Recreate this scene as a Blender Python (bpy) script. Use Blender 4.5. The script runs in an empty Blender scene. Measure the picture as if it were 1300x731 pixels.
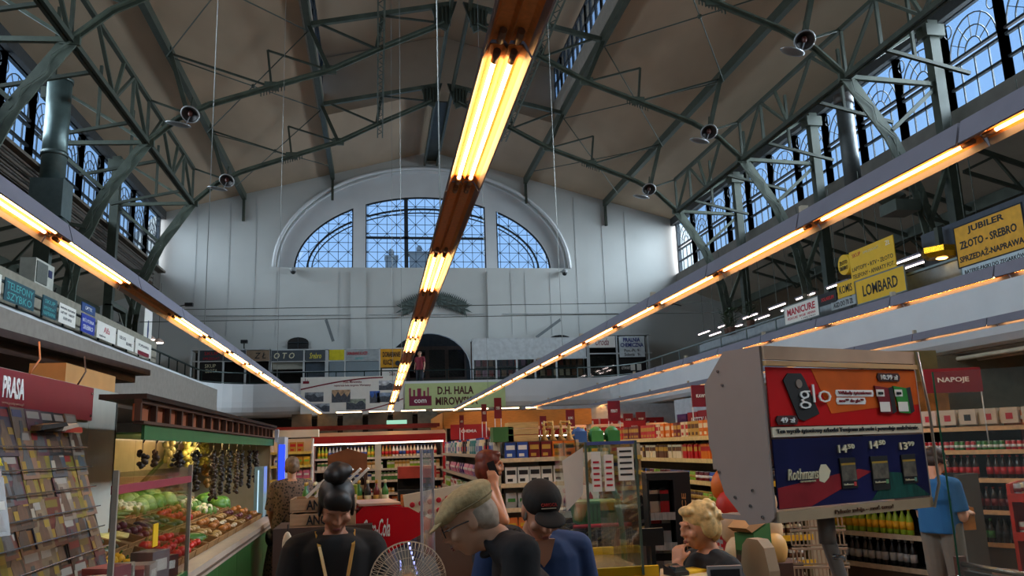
import bpy, bmesh, math, random
from mathutils import Vector, Matrix, Euler
random.seed(7)
sc = bpy.context.scene
COL = sc.collection
PI = math.pi
# ------------------------------------------------------------------ camera
EYE = 1.72
RM = Matrix(((0.986012678, -0.000367093, 0.166669927), (-0.163361892, 0.196129248, 0.966874454), (-0.033043781, -0.980577984, 0.193325956)))
cd = bpy.data.cameras.new('camera'); cam = bpy.data.objects.new('camera', cd); COL.objects.link(cam)
cd.sensor_width = 36; cd.lens = 1018 / 1300 * 36; cd.clip_start = .05; cd.clip_end = 400
cam.matrix_world = Matrix(((RM[0][0], -RM[0][1], -RM[0][2], 0), (RM[1][0], -RM[1][1], -RM[1][2], 0), (RM[2][0], -RM[2][1], -RM[2][2], EYE), (0, 0, 0, 1)))
sc.camera = cam
def ray(px, py): return RM @ Vector((px - 650, py - 365.5, 1018))
def aty(px, py, Y):
    d = ray(px, py); d = d * (Y / d.y); return Vector((d.x, Y, d.z + EYE))
def atx(px, py, X):
    d = ray(px, py); d = d * (X / d.x); return Vector((X, d.y, d.z + EYE))
# ------------------------------------------------------------------ sky, daylight, added fill lights, exposure
SKY = 1.5
w = bpy.data.worlds.new('sky'); sc.world = w; w.use_nodes = True
nt = w.node_tree; nt.nodes.clear()
o_ = nt.nodes.new('ShaderNodeOutputWorld'); bg = nt.nodes.new('ShaderNodeBackground')
tc = nt.nodes.new('ShaderNodeTexCoord'); sx = nt.nodes.new('ShaderNodeSeparateXYZ'); cr = nt.nodes.new('ShaderNodeValToRGB')
cr.color_ramp.elements[0].position = 0.0; cr.color_ramp.elements[0].color = (.30, .46, .72, 1)
cr.color_ramp.elements[1].position = 0.7; cr.color_ramp.elements[1].color = (.22, .40, .74, 1)
nt.links.new(tc.outputs['Generated'], sx.inputs[0]); nt.links.new(sx.outputs['Z'], cr.inputs[0])
nt.links.new(cr.outputs[0], bg.inputs[0]); bg.inputs[1].default_value = SKY; nt.links.new(bg.outputs[0], o_.inputs[0])
sc.view_settings.view_transform = 'Standard'; sc.view_settings.look = 'None'; sc.view_settings.gamma = 1
sc.view_settings.use_curve_mapping = False
sc.view_settings.exposure = 0.0
sc.cycles.max_bounces = 7; sc.cycles.diffuse_bounces = 4; sc.cycles.glossy_bounces = 3; sc.cycles.transparent_max_bounces = 16
sc.cycles.transmission_bounces = 4; sc.cycles.sample_clamp_indirect = 4; sc.cycles.sample_clamp_direct = 0
sc.cycles.caustics_reflective = False; sc.cycles.caustics_refractive = False
sc.cycles.use_denoising = True; sc.cycles.use_light_tree = True
sc.cycles.use_adaptive_sampling = False
def portal(loc, rot, sx_, sy_):
    l = bpy.data.lights.new('daylight_portal', 'AREA'); l.shape = 'RECTANGLE'; l.size = sx_; l.size_y = sy_
    l.cycles.is_portal = True
    o = bpy.data.objects.new('daylight_portal', l); COL.objects.link(o); o.location = loc; o.rotation_euler = rot
XC = 2.8
portal((16.3, 20, 12.0), (0, PI / 2, 0), 3.2, 46)
portal((-10.7, 20, 12.0), (0, -PI / 2, 0), 3.2, 46)
portal((2.5, 40.95, 12.8), (-PI / 2, 0, 0), 14, 4.4)
portal((7.95, 13, 16.7), (0, PI / 2, 0), 2.2, 38)
portal((-2.35, 13, 16.7), (0, -PI / 2, 0), 2.2, 38)
def daylight_fill(loc, rot, sx_, sy_, watt):  # area lights added outside the side and lantern windows to brighten the hall
    l = bpy.data.lights.new('daylight_fill', 'AREA'); l.shape = 'RECTANGLE'; l.size = sx_; l.size_y = sy_
    l.energy = watt; l.color = FILLCOL; l.spread = math.radians(105)
    o = bpy.data.objects.new('daylight_fill', l); COL.objects.link(o); o.location = loc; o.rotation_euler = rot
FILLCOL = (.92, .96, 1.0)
daylight_fill((16.9, 18, 12.2), (0, PI / 2 - .3, 0), 3.2, 44, 7600)
daylight_fill((-11.3, 18, 12.2), (0, -PI / 2 + .3, 0), 3.2, 44, 3600)
daylight_fill((8.5, 12, 17.5), (0, PI / 2, 0), 1.4, 38, 350)
daylight_fill((-2.9, 12, 17.5), (0, -PI / 2, 0), 1.4, 38, 350)
# ------------------------------------------------------------------ materials
def lin(c):
    if isinstance(c, str):
        c = [int(c[i:i + 2], 16) / 255 for i in (0, 2, 4)]
        return tuple(x / 12.92 if x <= .04045 else ((x + .055) / 1.055) ** 2.4 for x in c)
    return tuple(c)
MC = {}
def M(c, rough=.6, metal=0, noise=.12, scale=6, bump=.0, alpha=1, name=None, stretch=None, spec=.5):
    key = (c if isinstance(c, str) else tuple(c), rough, metal, noise, scale, bump, alpha, stretch)
    if key in MC: return MC[key]
    m = bpy.data.materials.new(name or 'surface'); m.use_nodes = True; n = m.node_tree; b = n.nodes['Principled BSDF']
    b.inputs['Roughness'].default_value = rough; b.inputs['Metallic'].default_value = metal
    b.inputs['Specular IOR Level'].default_value = spec
    col = lin(c)
    if noise or bump:
        t = n.nodes.new('ShaderNodeTexCoord'); mp = n.nodes.new('ShaderNodeMapping'); no = n.nodes.new('ShaderNodeTexNoise')
        no.inputs['Scale'].default_value = scale; no.inputs['Detail'].default_value = 4
        if stretch: mp.inputs['Scale'].default_value = stretch
        n.links.new(t.outputs['Object'], mp.inputs[0]); n.links.new(mp.outputs[0], no.inputs['Vector'])
        r = n.nodes.new('ShaderNodeValToRGB')
        r.color_ramp.elements[0].position = .3; r.color_ramp.elements[1].position = .7
        r.color_ramp.elements[0].color = tuple(x * (1 - noise) for x in col) + (1,)
        r.color_ramp.elements[1].color = tuple(min(1, x * (1 + noise)) for x in col) + (1,)
        n.links.new(no.outputs['Fac'], r.inputs[0]); n.links.new(r.outputs[0], b.inputs['Base Color'])
        if bump:
            bp = n.nodes.new('ShaderNodeBump'); bp.inputs['Strength'].default_value = bump; bp.inputs['Distance'].default_value = .02
            n.links.new(no.outputs['Fac'], bp.inputs['Height']); n.links.new(bp.outputs[0], b.inputs['Normal'])
    else: b.inputs['Base Color'].default_value = col + (1,)
    if alpha < 1: b.inputs['Alpha'].default_value = alpha
    MC[key] = m; return m
def EM(c, s, name='light'):
    key = ('em', c, s)
    if key in MC: return MC[key]
    m = bpy.data.materials.new(name); m.use_nodes = True; n = m.node_tree; n.nodes.clear()
    e = n.nodes.new('ShaderNodeEmission'); e.inputs[0].default_value = lin(c) + (1,); e.inputs[1].default_value = s
    o = n.nodes.new('ShaderNodeOutputMaterial'); n.links.new(e.outputs[0], o.inputs[0]); MC[key] = m; return m
def GLASS(tint=(1, 1, 1), refl=.08, dirt=0.0, name='glass'):
    key = ('gl', tint, refl, dirt)
    if key in MC: return MC[key]
    m = bpy.data.materials.new(name); m.use_nodes = True; n = m.node_tree; n.nodes.clear()
    t = n.nodes.new('ShaderNodeBsdfTransparent'); t.inputs[0].default_value = tuple(tint) + (1,)
    g = n.nodes.new('ShaderNodeBsdfGlossy'); g.inputs['Roughness'].default_value = .03
    lw = n.nodes.new('ShaderNodeLayerWeight'); lw.inputs[0].default_value = .5
    pw = n.nodes.new('ShaderNodeMath'); pw.operation = 'POWER'; pw.inputs[1].default_value = 4.0; n.links.new(lw.outputs['Facing'], pw.inputs[0])
    fr = n.nodes.new('ShaderNodeMath'); fr.operation = 'MULTIPLY_ADD'; fr.inputs[1].default_value = .5; fr.inputs[2].default_value = refl * .4; n.links.new(pw.outputs[0], fr.inputs[0])
    mx = n.nodes.new('ShaderNodeMixShader'); o = n.nodes.new('ShaderNodeOutputMaterial')
    n.links.new(fr.outputs[0], mx.inputs[0]); n.links.new(t.outputs[0], mx.inputs[1]); n.links.new(g.outputs[0], mx.inputs[2])
    last = mx
    if dirt:
        d = n.nodes.new('ShaderNodeBsdfDiffuse'); d.inputs[0].default_value = (.6, .58, .55, 1)
        m2 = n.nodes.new('ShaderNodeMixShader'); m2.inputs[0].default_value = dirt
        n.links.new(mx.outputs[0], m2.inputs[1]); n.links.new(d.outputs[0], m2.inputs[2]); last = m2
    n.links.new(last.outputs[0], o.inputs[0]); MC[key] = m; return m
# ------------------------------------------------------------------ mesh helpers
class MB:
    """collects shapes for ONE mesh object"""
    def __init__(s): s.v = []; s.f = []; s.mi = []; s.sm = []; s.cur = 0
    def mat(s, i): s.cur = i; return s
    def add(s, vs, fs, smooth=False):
        o = len(s.v); s.v += [tuple(v) for v in vs]
        for f in fs: s.f.append(tuple(i + o for i in f)); s.mi.append(s.cur); s.sm.append(smooth)
        return s
    def box(s, a, b, rot=None, c=None):
        x0, y0, z0 = a; x1, y1, z1 = b
        vs = [Vector(p) for p in ((x0, y0, z0), (x1, y0, z0), (x1, y1, z0), (x0, y1, z0), (x0, y0, z1), (x1, y0, z1), (x1, y1, z1), (x0, y1, z1))]
        if rot:
            cc = Vector(c) if c else Vector(((x0 + x1) / 2, (y0 + y1) / 2, (z0 + z1) / 2)); m = Euler(rot).to_matrix()
            vs = [m @ (v - cc) + cc for v in vs]
        return s.add(vs, [(0, 3, 2, 1), (4, 5, 6, 7), (0, 1, 5, 4), (1, 2, 6, 5), (2, 3, 7, 6), (3, 0, 4, 7)])
    def bar(s, p, q, w_, h_, up=(0, 0, 1)):
        p = Vector(p); q = Vector(q); d = (q - p)
        if d.length < 1e-6: return s
        d.normalize(); u = Vector(up)
        if abs(d.dot(u)) > .98: u = Vector((0, 1, 0))
        a = d.cross(u).normalized(); b = a.cross(d).normalized()
        a *= w_ / 2; b *= h_ / 2
        vs = [p - a - b, p + a - b, p + a + b, p - a + b, q - a - b, q + a - b, q + a + b, q - a + b]
        return s.add(vs, [(0, 3, 2, 1), (4, 5, 6, 7), (0, 1, 5, 4), (1, 2, 6, 5), (2, 3, 7, 6), (3, 0, 4, 7)])
    def tube(s, pts, r, n=8, cap=True):
        pts = [Vector(p) for p in pts]; rs = r if isinstance(r, (list, tuple)) else [r] * len(pts)
        vs = []; pa = None
        for i, p in enumerate(pts):
            d = (pts[min(i + 1, len(pts) - 1)] - pts[max(i - 1, 0)]).normalized()
            if pa is None:
                u = Vector((0, 0, 1)) if abs(d.z) < .9 else Vector((0, 1, 0)); a = d.cross(u).normalized()
            else: a = (pa - d * pa.dot(d)).normalized()
            pa = a; b = d.cross(a)
            for k in range(n):
                t = 2 * PI * k / n; vs.append(p + (a * math.cos(t) + b * math.sin(t)) * rs[i])
        fs = []
        for i in range(len(pts) - 1):
            for k in range(n):
                k2 = (k + 1) % n; fs.append((i * n + k, i * n + k2, (i + 1) * n + k2, (i + 1) * n + k))
        s.add(vs, fs, n > 5)
        if cap:
            o = len(s.v) - len(vs)
            s.f.append(tuple(o + k for k in reversed(range(n)))); s.mi.append(s.cur); s.sm.append(False)
            e = o + (len(pts) - 1) * n; s.f.append(tuple(e + k for k in range(n))); s.mi.append(s.cur); s.sm.append(False)
        return s
    def lathe(s, prof, c=(0, 0, 0), n=12, smooth=True, sy=1.0):
        vs = []
        for r, z in prof:
            for k in range(n):
                t = 2 * PI * k / n; vs.append((c[0] + r * math.cos(t), c[1] + r * sy * math.sin(t), c[2] + z))
        fs = []
        for i in range(len(prof) - 1):
            for k in range(n):
                k2 = (k + 1) % n; fs.append((i * n + k, i * n + k2, (i + 1) * n + k2, (i + 1) * n + k))
        s.add(vs, fs, smooth); o = len(s.v) - len(vs)
        s.f.append(tuple(o + k for k in reversed(range(n)))); s.mi.append(s.cur); s.sm.append(False)
        e = o + (len(prof) - 1) * n; s.f.append(tuple(e + k for k in range(n))); s.mi.append(s.cur); s.sm.append(False)
        return s
    def ell(s, c, r, n=12, m=8, rot=None):
        c = Vector(c); R_ = Euler(rot).to_matrix() if rot else None; vs = []; fs = []
        r = Vector((r, r, r)) if isinstance(r, (int, float)) else Vector(r)
        for i in range(1, m):
            ph = PI * i / m
            for k in range(n):
                t = 2 * PI * k / n; v = Vector((math.sin(ph) * math.cos(t) * r.x, math.sin(ph) * math.sin(t) * r.y, math.cos(ph) * r.z))
                vs.append(c + (R_ @ v if R_ else v))
        tp = Vector((0, 0, r.z)); vs.append(c + (R_ @ tp if R_ else tp)); vs.append(c - (R_ @ tp if R_ else tp))
        T = len(vs) - 2
        for i in range(m - 2):
            for k in range(n):
                k2 = (k + 1) % n; fs.append((i * n + k, (i + 1) * n + k, (i + 1) * n + k2, i * n + k2))
        for k in range(n):
            k2 = (k + 1) % n; fs.append((T, k, k2)); fs.append((T + 1, (m - 2) * n + k2, (m - 2) * n + k))
        return s.add(vs, fs, True)
    def prism(s, pts, axis, a, b):
        """pts: 2D polygon; axis 'x' -> (y,z), 'y' -> (x,z), 'z' -> (x,y)"""
        def P(p, t): return {'x': (t, p[0], p[1]), 'y': (p[0], t, p[1]), 'z': (p[0], p[1], t)}[axis]
        n = len(pts); vs = [P(p, a) for p in pts] + [P(p, b) for p in pts]
        fs = [tuple(reversed(range(n))), tuple(range(n, 2 * n))] + [(i, (i + 1) % n, n + (i + 1) % n, n + i) for i in range(n)]
        return s.add(vs, fs)
    def mesh(s, name, mats):
        me = bpy.data.meshes.new(name); me.from_pydata(s.v, [], s.f)
        for m in (mats if isinstance(mats, (list, tuple)) else [mats]): me.materials.append(m)
        me.polygons.foreach_set('material_index', s.mi); me.polygons.foreach_set('use_smooth', s.sm)
        me.update(); return me
    def build(s, name, mats, parent=None, loc=None, rz=None):
        o = bpy.data.objects.new(name, s.mesh(name, mats)); COL.objects.link(o)
        if parent: o.parent = parent
        if loc: o.location = loc
        if rz is not None: o.rotation_euler = (0, 0, rz)
        return o
def tag(o, label=None, cat=None, group=None, kind=None):
    if label: o['label'] = label
    if cat: o['category'] = cat
    if group: o['group'] = group
    if kind: o['kind'] = kind
    return o
def E(name, loc=(0, 0, 0), rz=0, label=None, cat=None, group=None, kind=None, parent=None):
    o = bpy.data.objects.new(name, None); COL.objects.link(o); o.location = loc; o.rotation_euler = (0, 0, rz); o.empty_display_size = .1
    if parent: o.parent = parent
    return tag(o, label, cat, group, kind)
def box(name, a, b, m, parent=None, **k): return MB().box(a, b, **k).build(name, m, parent)
def inst(name, me, loc=(0, 0, 0), rot=(0, 0, 0), parent=None, scale=None):
    o = bpy.data.objects.new(name, me); COL.objects.link(o); o.location = loc; o.rotation_euler = rot
    if parent: o.parent = parent
    if scale: o.scale = scale
    return o
def copy_tree(o, parent=None):
    c = o.copy(); COL.objects.link(c)
    if parent: c.parent = parent
    for ch in list(o.children): copy_tree(ch, c)
    return c
def text_mesh(txt, w_=None, h_=None, bold=0.0, depth=.004, shear=0, align='CENTER'):
    c = bpy.data.curves.new('lettering', 'FONT'); c.body = txt; c.align_x = align; c.offset = bold; c.extrude = .01; c.shear = shear
    c.resolution_u = 2
    o = bpy.data.objects.new('lettering', c); me = bpy.data.meshes.new_from_object(o)
    bpy.data.objects.remove(o)
    xs = [v.co.x for v in me.vertices]; ys = [v.co.y for v in me.vertices]
    if not xs: return me
    x0, x1, y0, y1 = min(xs), max(xs), min(ys), max(ys)
    sx_ = w_ / (x1 - x0) if w_ else None; sy_ = h_ / (y1 - y0) if h_ else None
    sx_ = sx_ or sy_; sy_ = sy_ or sx_
    for v in me.vertices:
        v.co.x = (v.co.x - (x0 + x1) / 2) * sx_; v.co.y = (v.co.y - (y0 + y1) / 2) * sy_; v.co.z = v.co.z / .01 * depth
    return me
def letter(txt, m, parent, c, ux, uy, w_=None, h_=None, bold=0.0, name='lettering', shear=0, depth=.003):
    """flat lettering centred at c, ux = reading direction, uy = up direction"""
    me = text_mesh(txt, w_, h_, bold, depth, shear); me.materials.append(m)
    ux = Vector(ux).normalized(); uy = Vector(uy).normalized(); uz = ux.cross(uy)
    Mx = Matrix(((ux.x, uy.x, uz.x, c[0]), (ux.y, uy.y, uz.y, c[1]), (ux.z, uy.z, uz.z, c[2]), (0, 0, 0, 1)))
    o = bpy.data.objects.new(name, me); COL.objects.link(o); o.matrix_local = Mx
    if parent:
        o.parent = parent
    return o
ORD = ['top', 'second', 'third', 'fourth', 'fifth', 'sixth', 'seventh', 'eighth', 'ninth', 'tenth', 'eleventh', 'twelfth', 'thirteenth', 'fourteenth', 'fifteenth', 'sixteenth', 'seventeenth', 'eighteenth', 'nineteenth', 'twentieth']
def nth(n):
    if n < 20: return 'first' if n == 0 else ORD[n]
    n += 1; return '%d%s' % (n, 'th' if 10 < n % 100 < 14 else {1: 'st', 2: 'nd', 3: 'rd'}.get(n % 10, 'th'))
# ------------------------------------------------------------------ colours of the place
m_roof = M('a8937c', .95, noise=.10, scale=.7, stretch=(1, .4, 1), name='roof_plaster')
m_wall = M('bebfbc', .9, noise=.05, scale=.5, name='wall_paint')
m_white = M('d6d8da', .8, noise=.05, scale=1.0, name='white_render')
m_steel = M('525a4e', .5, .1, noise=.25, scale=3, name='grey_green_steel')
m_steelD = M('3d4339', .5, .1, noise=.2, scale=3, name='dark_steel')
m_frame = M('2b3238', .5, .2, noise=.1, name='window_iron')
m_dark = M('1c1a19', .8, noise=.1, name='dark_paint')
m_brown = M('4a2e22', .7, noise=.25, scale=4, name='brown_wood')
m_tan = M('a9865c', .6, noise=.15, scale=2, stretch=(1, 6, 6), name='plywood')
m_rail = M('20302e', .4, .4, noise=0, name='green_rail')
m_floor = M('8d8074', .35, noise=.12, scale=1.3, name='floor_tile')
m_red = M('a1121f', .45, noise=.05, name='red_panel')
m_maroon = M('7d1528', .4, noise=.05, name='maroon_panel')
m_chrome = M('9a9a9a', .25, .9, noise=0, name='chrome')
m_cream = M('d8cdb4', .6, noise=.05, name='cream_panel')
m_paper = M('e6e2da', .7, noise=.03, name='paper')
m_black = M('0e0e10', .5, noise=.1, name='black')
m_ink = M('15161c', .6, noise=0, name='ink')
m_whitep = M('efefec', .5, noise=0, name='white_paint')
# ================================================================== THE HALL
YN, YF = -9.0, 40.0
XL, XR = XC - 13.2, XC + 13.2          # clerestory walls
AL, AR = XC - 19.2, XC + 19.2          # outer aisle walls
def Z(h): return h + EYE
def S(name, m, mb, parent=None):
    o = mb.build(name, m, parent)
    if not parent: o['kind'] = 'structure'
    return o
S('floor', m_floor, MB().box((AL, YN, -.2), (AR, YF + 1, 0)))
# floor tiles of the two aisles in view are separate pieces
fl = bpy.data.objects['floor']
m_t1 = M('93867a', .3, noise=.1, scale=2); m_t2 = M('6d5c4d', .35, noise=.2, scale=3)
tl = MB().box((-.29, -.29, 0), (.29, .29, .012)).mesh('tile', m_t1)
tl2 = MB().box((-.58, -.07, 0), (.58, .07, .012)).mesh('floor_board', m_t2)
for i in range(4):
    for j in range(26): inst('tile', tl, (-1.05 + i * .6, 3.3 + j * .6, 0), parent=fl)
for j in range(60): inst('floor_board', tl2, (.95, 12.0 - j * .0 + j * .15, 0.013), parent=fl)
# side aisle walls, near wall
S('wall_right', M('8f8678', .9, noise=.12, scale=.6), MB().box((AR, YN, 0), (AR + .3, YF + 1, 9)))
S('wall_left', M('7d7064', .9, noise=.15, scale=.6), MB().box((AL - .3, YN, 0), (AL, YF + 1, 9)))
S('wall_near', m_wall, MB().box((AL, YN - .3, 0), (AR, YN, 18)))
# nave roof (two slopes each side of the lantern) and lean-to roofs
def zr(u): return Z(15.3 - .27 * abs(u))
rm = MB()
for s in (-1, 1):
    a, b = 13.5, 5.05
    rm.prism([(XC + s * a, zr(a)), (XC + s * b, zr(b)), (XC + s * b, zr(b) + .25), (XC + s * a, zr(a) + .25)], 'y', YN, YF + 1)
rm.prism([(XC - 5.05, zr(5.05)), (XC, zr(0)), (XC + 5.05, zr(5.05)), (XC + 5.05, zr(5.05) + .25), (XC, zr(0) + .25), (XC - 5.05, zr(5.05) + .25)], 'y', 32.84, YF + 1)
S('ceiling', m_roof, rm)
lr = MB()
for s in (-1, 1):
    lr.prism([(XC + s * 13.2, Z(8.0)), (XC + s * 19.3, Z(5.9)), (XC + s * 19.3, Z(6.1)), (XC + s * 13.2, Z(8.2))], 'y', YN, YF + 1)
S('ceiling_aisle', M('a79c8c', .95, noise=.1, scale=.7), lr)
# lantern roof and its end wall
LT = Z(16.55)
S('ceiling_lantern', m_roof, MB().prism([(XC - 5.5, LT), (XC, LT + 1.3), (XC + 5.5, LT), (XC + 5.5, LT + .2), (XC, LT + 1.5), (XC - 5.5, LT + .2)], 'y', YN, 33.2))
S('wall_lantern', m_roof, MB().prism([(XC - 5.05, zr(5.05) - .02), (XC, zr(0) - .02), (XC + 5.05, zr(5.05) - .02), (XC + 5.05, LT), (XC, LT + 1.3), (XC - 5.05, LT)], 'y', 32.6, 32.85))
# lantern upstand boards + glazing
m_pane = GLASS((.86, .93, .97), dirt=.0)
m_pane2 = GLASS((.80, .88, .94), dirt=.10)
wn = [0]
pane_l = MB().box((-.01, -.33, 0), (.01, .33, .68)).mesh('pane', m_pane2)
for s in (-1, 1):
    x = XC + s * 5.1
    S('wall_upstand', M('8e8478', .8, noise=.1), MB().box((x - .1, YN, zr(5.05) - .1), (x + .1, 32.6, Z(14.95))))
    y = YN + .5; k = 0
    while y < 32:
        wn[0] += 1
        wd = E('window_%d' % wn[0], (x, y, Z(14.95)), kind='structure')
        f = MB()
        for q in range(4): f.box((-.05, q * .7 - .04, 0), (.05, q * .7 + .04, 1.6))
        for q in range(3): f.box((-.05, 0, q * .78 - .03), (.05, 2.1, q * .78 + .05))
        f.build('window_frame', m_frame, wd)
        if y > 6:
            for q in range(3):
                for r_ in range(2): inst('pane', pane_l, (0, q * .7 + .35, .03 + r_ * .78), parent=wd)
        else: MB().box((-.01, 0, 0), (.01, 2.1, 1.6)).build('pane', m_pane2, wd)
        y += 2.1
# clerestory walls with window bays
def bay(x, y0, s, wid):
    """one clerestory window: arched iron tracery above rows of panes"""
    wn[0] += 1
    wd = E('window_%d' % wn[0], (x, y0, Z(8.75)), kind='structure'); H_ = 2.75
    f = MB()
    f.box((-.09, -.09, 0), (.09, .09, H_)); f.box((-.09, wid - .09, 0), (.09, wid + .09, H_))
    for zz in (0, .62, 1.24, 1.42): f.box((-.05, 0, zz - .035), (.05, wid, zz + .035))
    f.box((-.09, 0, H_ - .08), (.09, wid, H_ + .05))
    for q in range(1, 4): f.box((-.02, wid * q / 4 - .018, 0), (.02, wid * q / 4 + .018, 1.3))
    f.build('window_frame', m_frame, wd)
    g = MB(); c = wid / 2
    for r_ in (.3, .58, .88):
        pts = [(0, c + r_ * math.cos(t * PI / 12), 1.42 + r_ * math.sin(t * PI / 12) * 1.15) for t in range(13)]
        for a, b in zip(pts, pts[1:]): g.bar(a, b, .03, .03, up=(1, 0, 0))
    for t in (2, 4, 6, 8, 10):
        a = t * PI / 12; g.bar((0, c + .3 * math.cos(a), 1.42 + .34 * math.sin(a)), (0, c + .88 * math.cos(a), 1.42 + 1.0 * math.sin(a)), .02, .02, up=(1, 0, 0))
    for yy in (.22, wid - .22):
        pts = [(0, yy + .15 * math.cos(t * PI / 6), 2.35 + .2 * math.sin(t * PI / 6)) for t in range(13)]
        for a, b in zip(pts, pts[1:]): g.bar(a, b, .025, .025, up=(1, 0, 0))
    g.build('tracery', m_frame, wd)
    return wd
pan = None
BW = 2.09
pane_s = MB().box((-.008, -BW / 8 + .02, 0), (.008, BW / 8 - .02, .56)).mesh('pane', m_pane)
pane_t = MB().box((-.008, 0, 0), (.008, BW, 1.25)).mesh('pane', m_pane)
for s in (-1, 1):
    x = XC + s * 13.2
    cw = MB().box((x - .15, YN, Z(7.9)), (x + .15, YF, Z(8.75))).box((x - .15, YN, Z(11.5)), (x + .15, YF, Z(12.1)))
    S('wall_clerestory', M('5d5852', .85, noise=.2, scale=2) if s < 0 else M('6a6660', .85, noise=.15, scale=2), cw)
    # eaves beam
    S('trim_1' if s < 0 else 'trim_2', M('2e2f2f', .7, noise=.2), MB().box((x - s * .15 - .12, YN, Z(11.42)), (x - s * .15 + .12, YF, Z(11.95))))
    y = YF - .3 - BW
    while y > YN:
        if y < 8: 
            wn[0] += 1
            wd = E('window_%d' % wn[0], (x, y, Z(8.75)), kind='structure')
            MB().box((-.09, -.09, 0), (.09, .09, 2.75)).box((-.05, 0, 1.2), (.05, BW, 1.3)).build('window_frame', m_frame, wd)
            MB().box((-.008, 0, 0), (.008, BW, 2.75)).build('pane', m_pane, wd)
        else:
            wd = bay(x, y, s, BW)
            for q in range(4):
                for r_ in range(2): inst('pane', pane_s, (0, BW * (q + .5) / 4, .03 + .62 * r_), parent=wd)
            inst('pane', pane_t, (0, 0, 1.45), parent=wd)
        y -= BW
# ------------------------------------------------------------------ far wall with the great arched window
def strip_wall(mb, xs, y, lo, hi, holes, th=.25):
    for x0, x1 in zip(xs, xs[1:]):
        xm = (x0 + x1) / 2; act = [h for h in holes if h[0] <= xm <= h[1]]; act.sort(key=lambda h: h[2](xm))
        a0, a1 = lo(x0), lo(x1)
        for h in act:
            b0, b1 = h[2](x0), h[2](x1)
            if b0 - a0 > 1e-3 or b1 - a1 > 1e-3: mb.prism([(x0, a0), (x1, a1), (x1, b1), (x0, b0)], 'y', y, y + th)
            a0, a1 = h[3](x0), h[3](x1)
        mb.prism([(x0, a0), (x1, a1), (x1, hi(x1)), (x0, hi(x0))], 'y', y, y + th)
WX, WZ = 2.5, 10.72
def ell_top(cx, cz, a, b): return lambda x: cz + b * math.sqrt(max(0, 1 - ((x - cx) / a) ** 2))
out_top = ell_top(WX, WZ + .05, 7.35, 5.2)
# arched doorway behind the far gallery and small arched vents
d0, d1 = aty(490, 470, 40).x, aty(598, 470, 40).x
dc = (d0 + d1) / 2
door_top = ell_top(dc, 5.6, (d1 - d0) / 2, aty(545, 423, 40).z - 5.6)
hx = sorted(set([AL, AR, XL, XR, d0, d1, WX - 7.35, WX + 7.35] + [WX + 7.35 * math.cos(t * PI / 40) for t in range(41)] + [dc + (d1 - d0) / 2 * math.cos(t * PI / 14) for t in range(15)] + [XC]))
def roof_at(x):
    u = abs(x - XC); return zr(u) + .1 if u <= 13.21 else Z(8.0) - (u - 13.2) * .345
mbw = MB()
strip_wall(mbw, hx, 40.0, lambda x: 0, roof_at, [(WX - 7.35, WX + 7.35, lambda x: WZ + .05, out_top), (d0, d1, lambda x: 4.5, door_top)])
S('wall_far', m_wall, mbw)
# recess wall (set back) with three window lights
inn = ell_top(WX, WZ, 6.6, 3.95)
m0, m1, m2, m3 = WX - 3.67, WX - 3.05, WX + 3.16, WX + 3.74
xs2 = sorted(set([WX - 7.4, WX + 7.4, WX - 6.6, WX + 6.6, m0, m1, m2, m3] + [WX + 6.6 * math.cos(t * PI / 40) for t in range(41)]))
mb2 = MB()
hl = []
for a, b in ((WX - 6.6, m0), (m1, m2), (m3, WX + 6.6)): hl.append((a, b, lambda x: WZ + .02, inn))
strip_wall(mb2, xs2, 40.45, lambda x: WZ - .1, lambda x: WZ + 5.4, hl, .2)
# reveal of the recess
pr = [(WX + 7.35 * math.cos(t * PI / 40), out_top(WX + 7.35 * math.cos(t * PI / 40))) for t in range(41)]
for a, b in zip(pr, pr[1:]):
    mb2.add([(a[0], 40.0, a[1]), (b[0], 40.0, b[1]), (b[0], 40.5, b[1]), (a[0], 40.5, a[1])], [(0, 1, 2, 3)])
mb2.box((WX - 7.4, 40.27, WZ - .12), (WX + 7.4, 40.6, WZ + .04))
S('wall_recess', m_white, mb2)
# rolled moulding round the recess: pieces of render
tm = MB(); pts = [(WX + 7.5 * math.cos(t * PI / 48), 39.97, WZ + .05 + 5.32 * math.sin(t * PI / 48)) for t in range(49)]
tm.tube(pts, .09, 8)
S('trim_3', m_white, tm)
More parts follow.
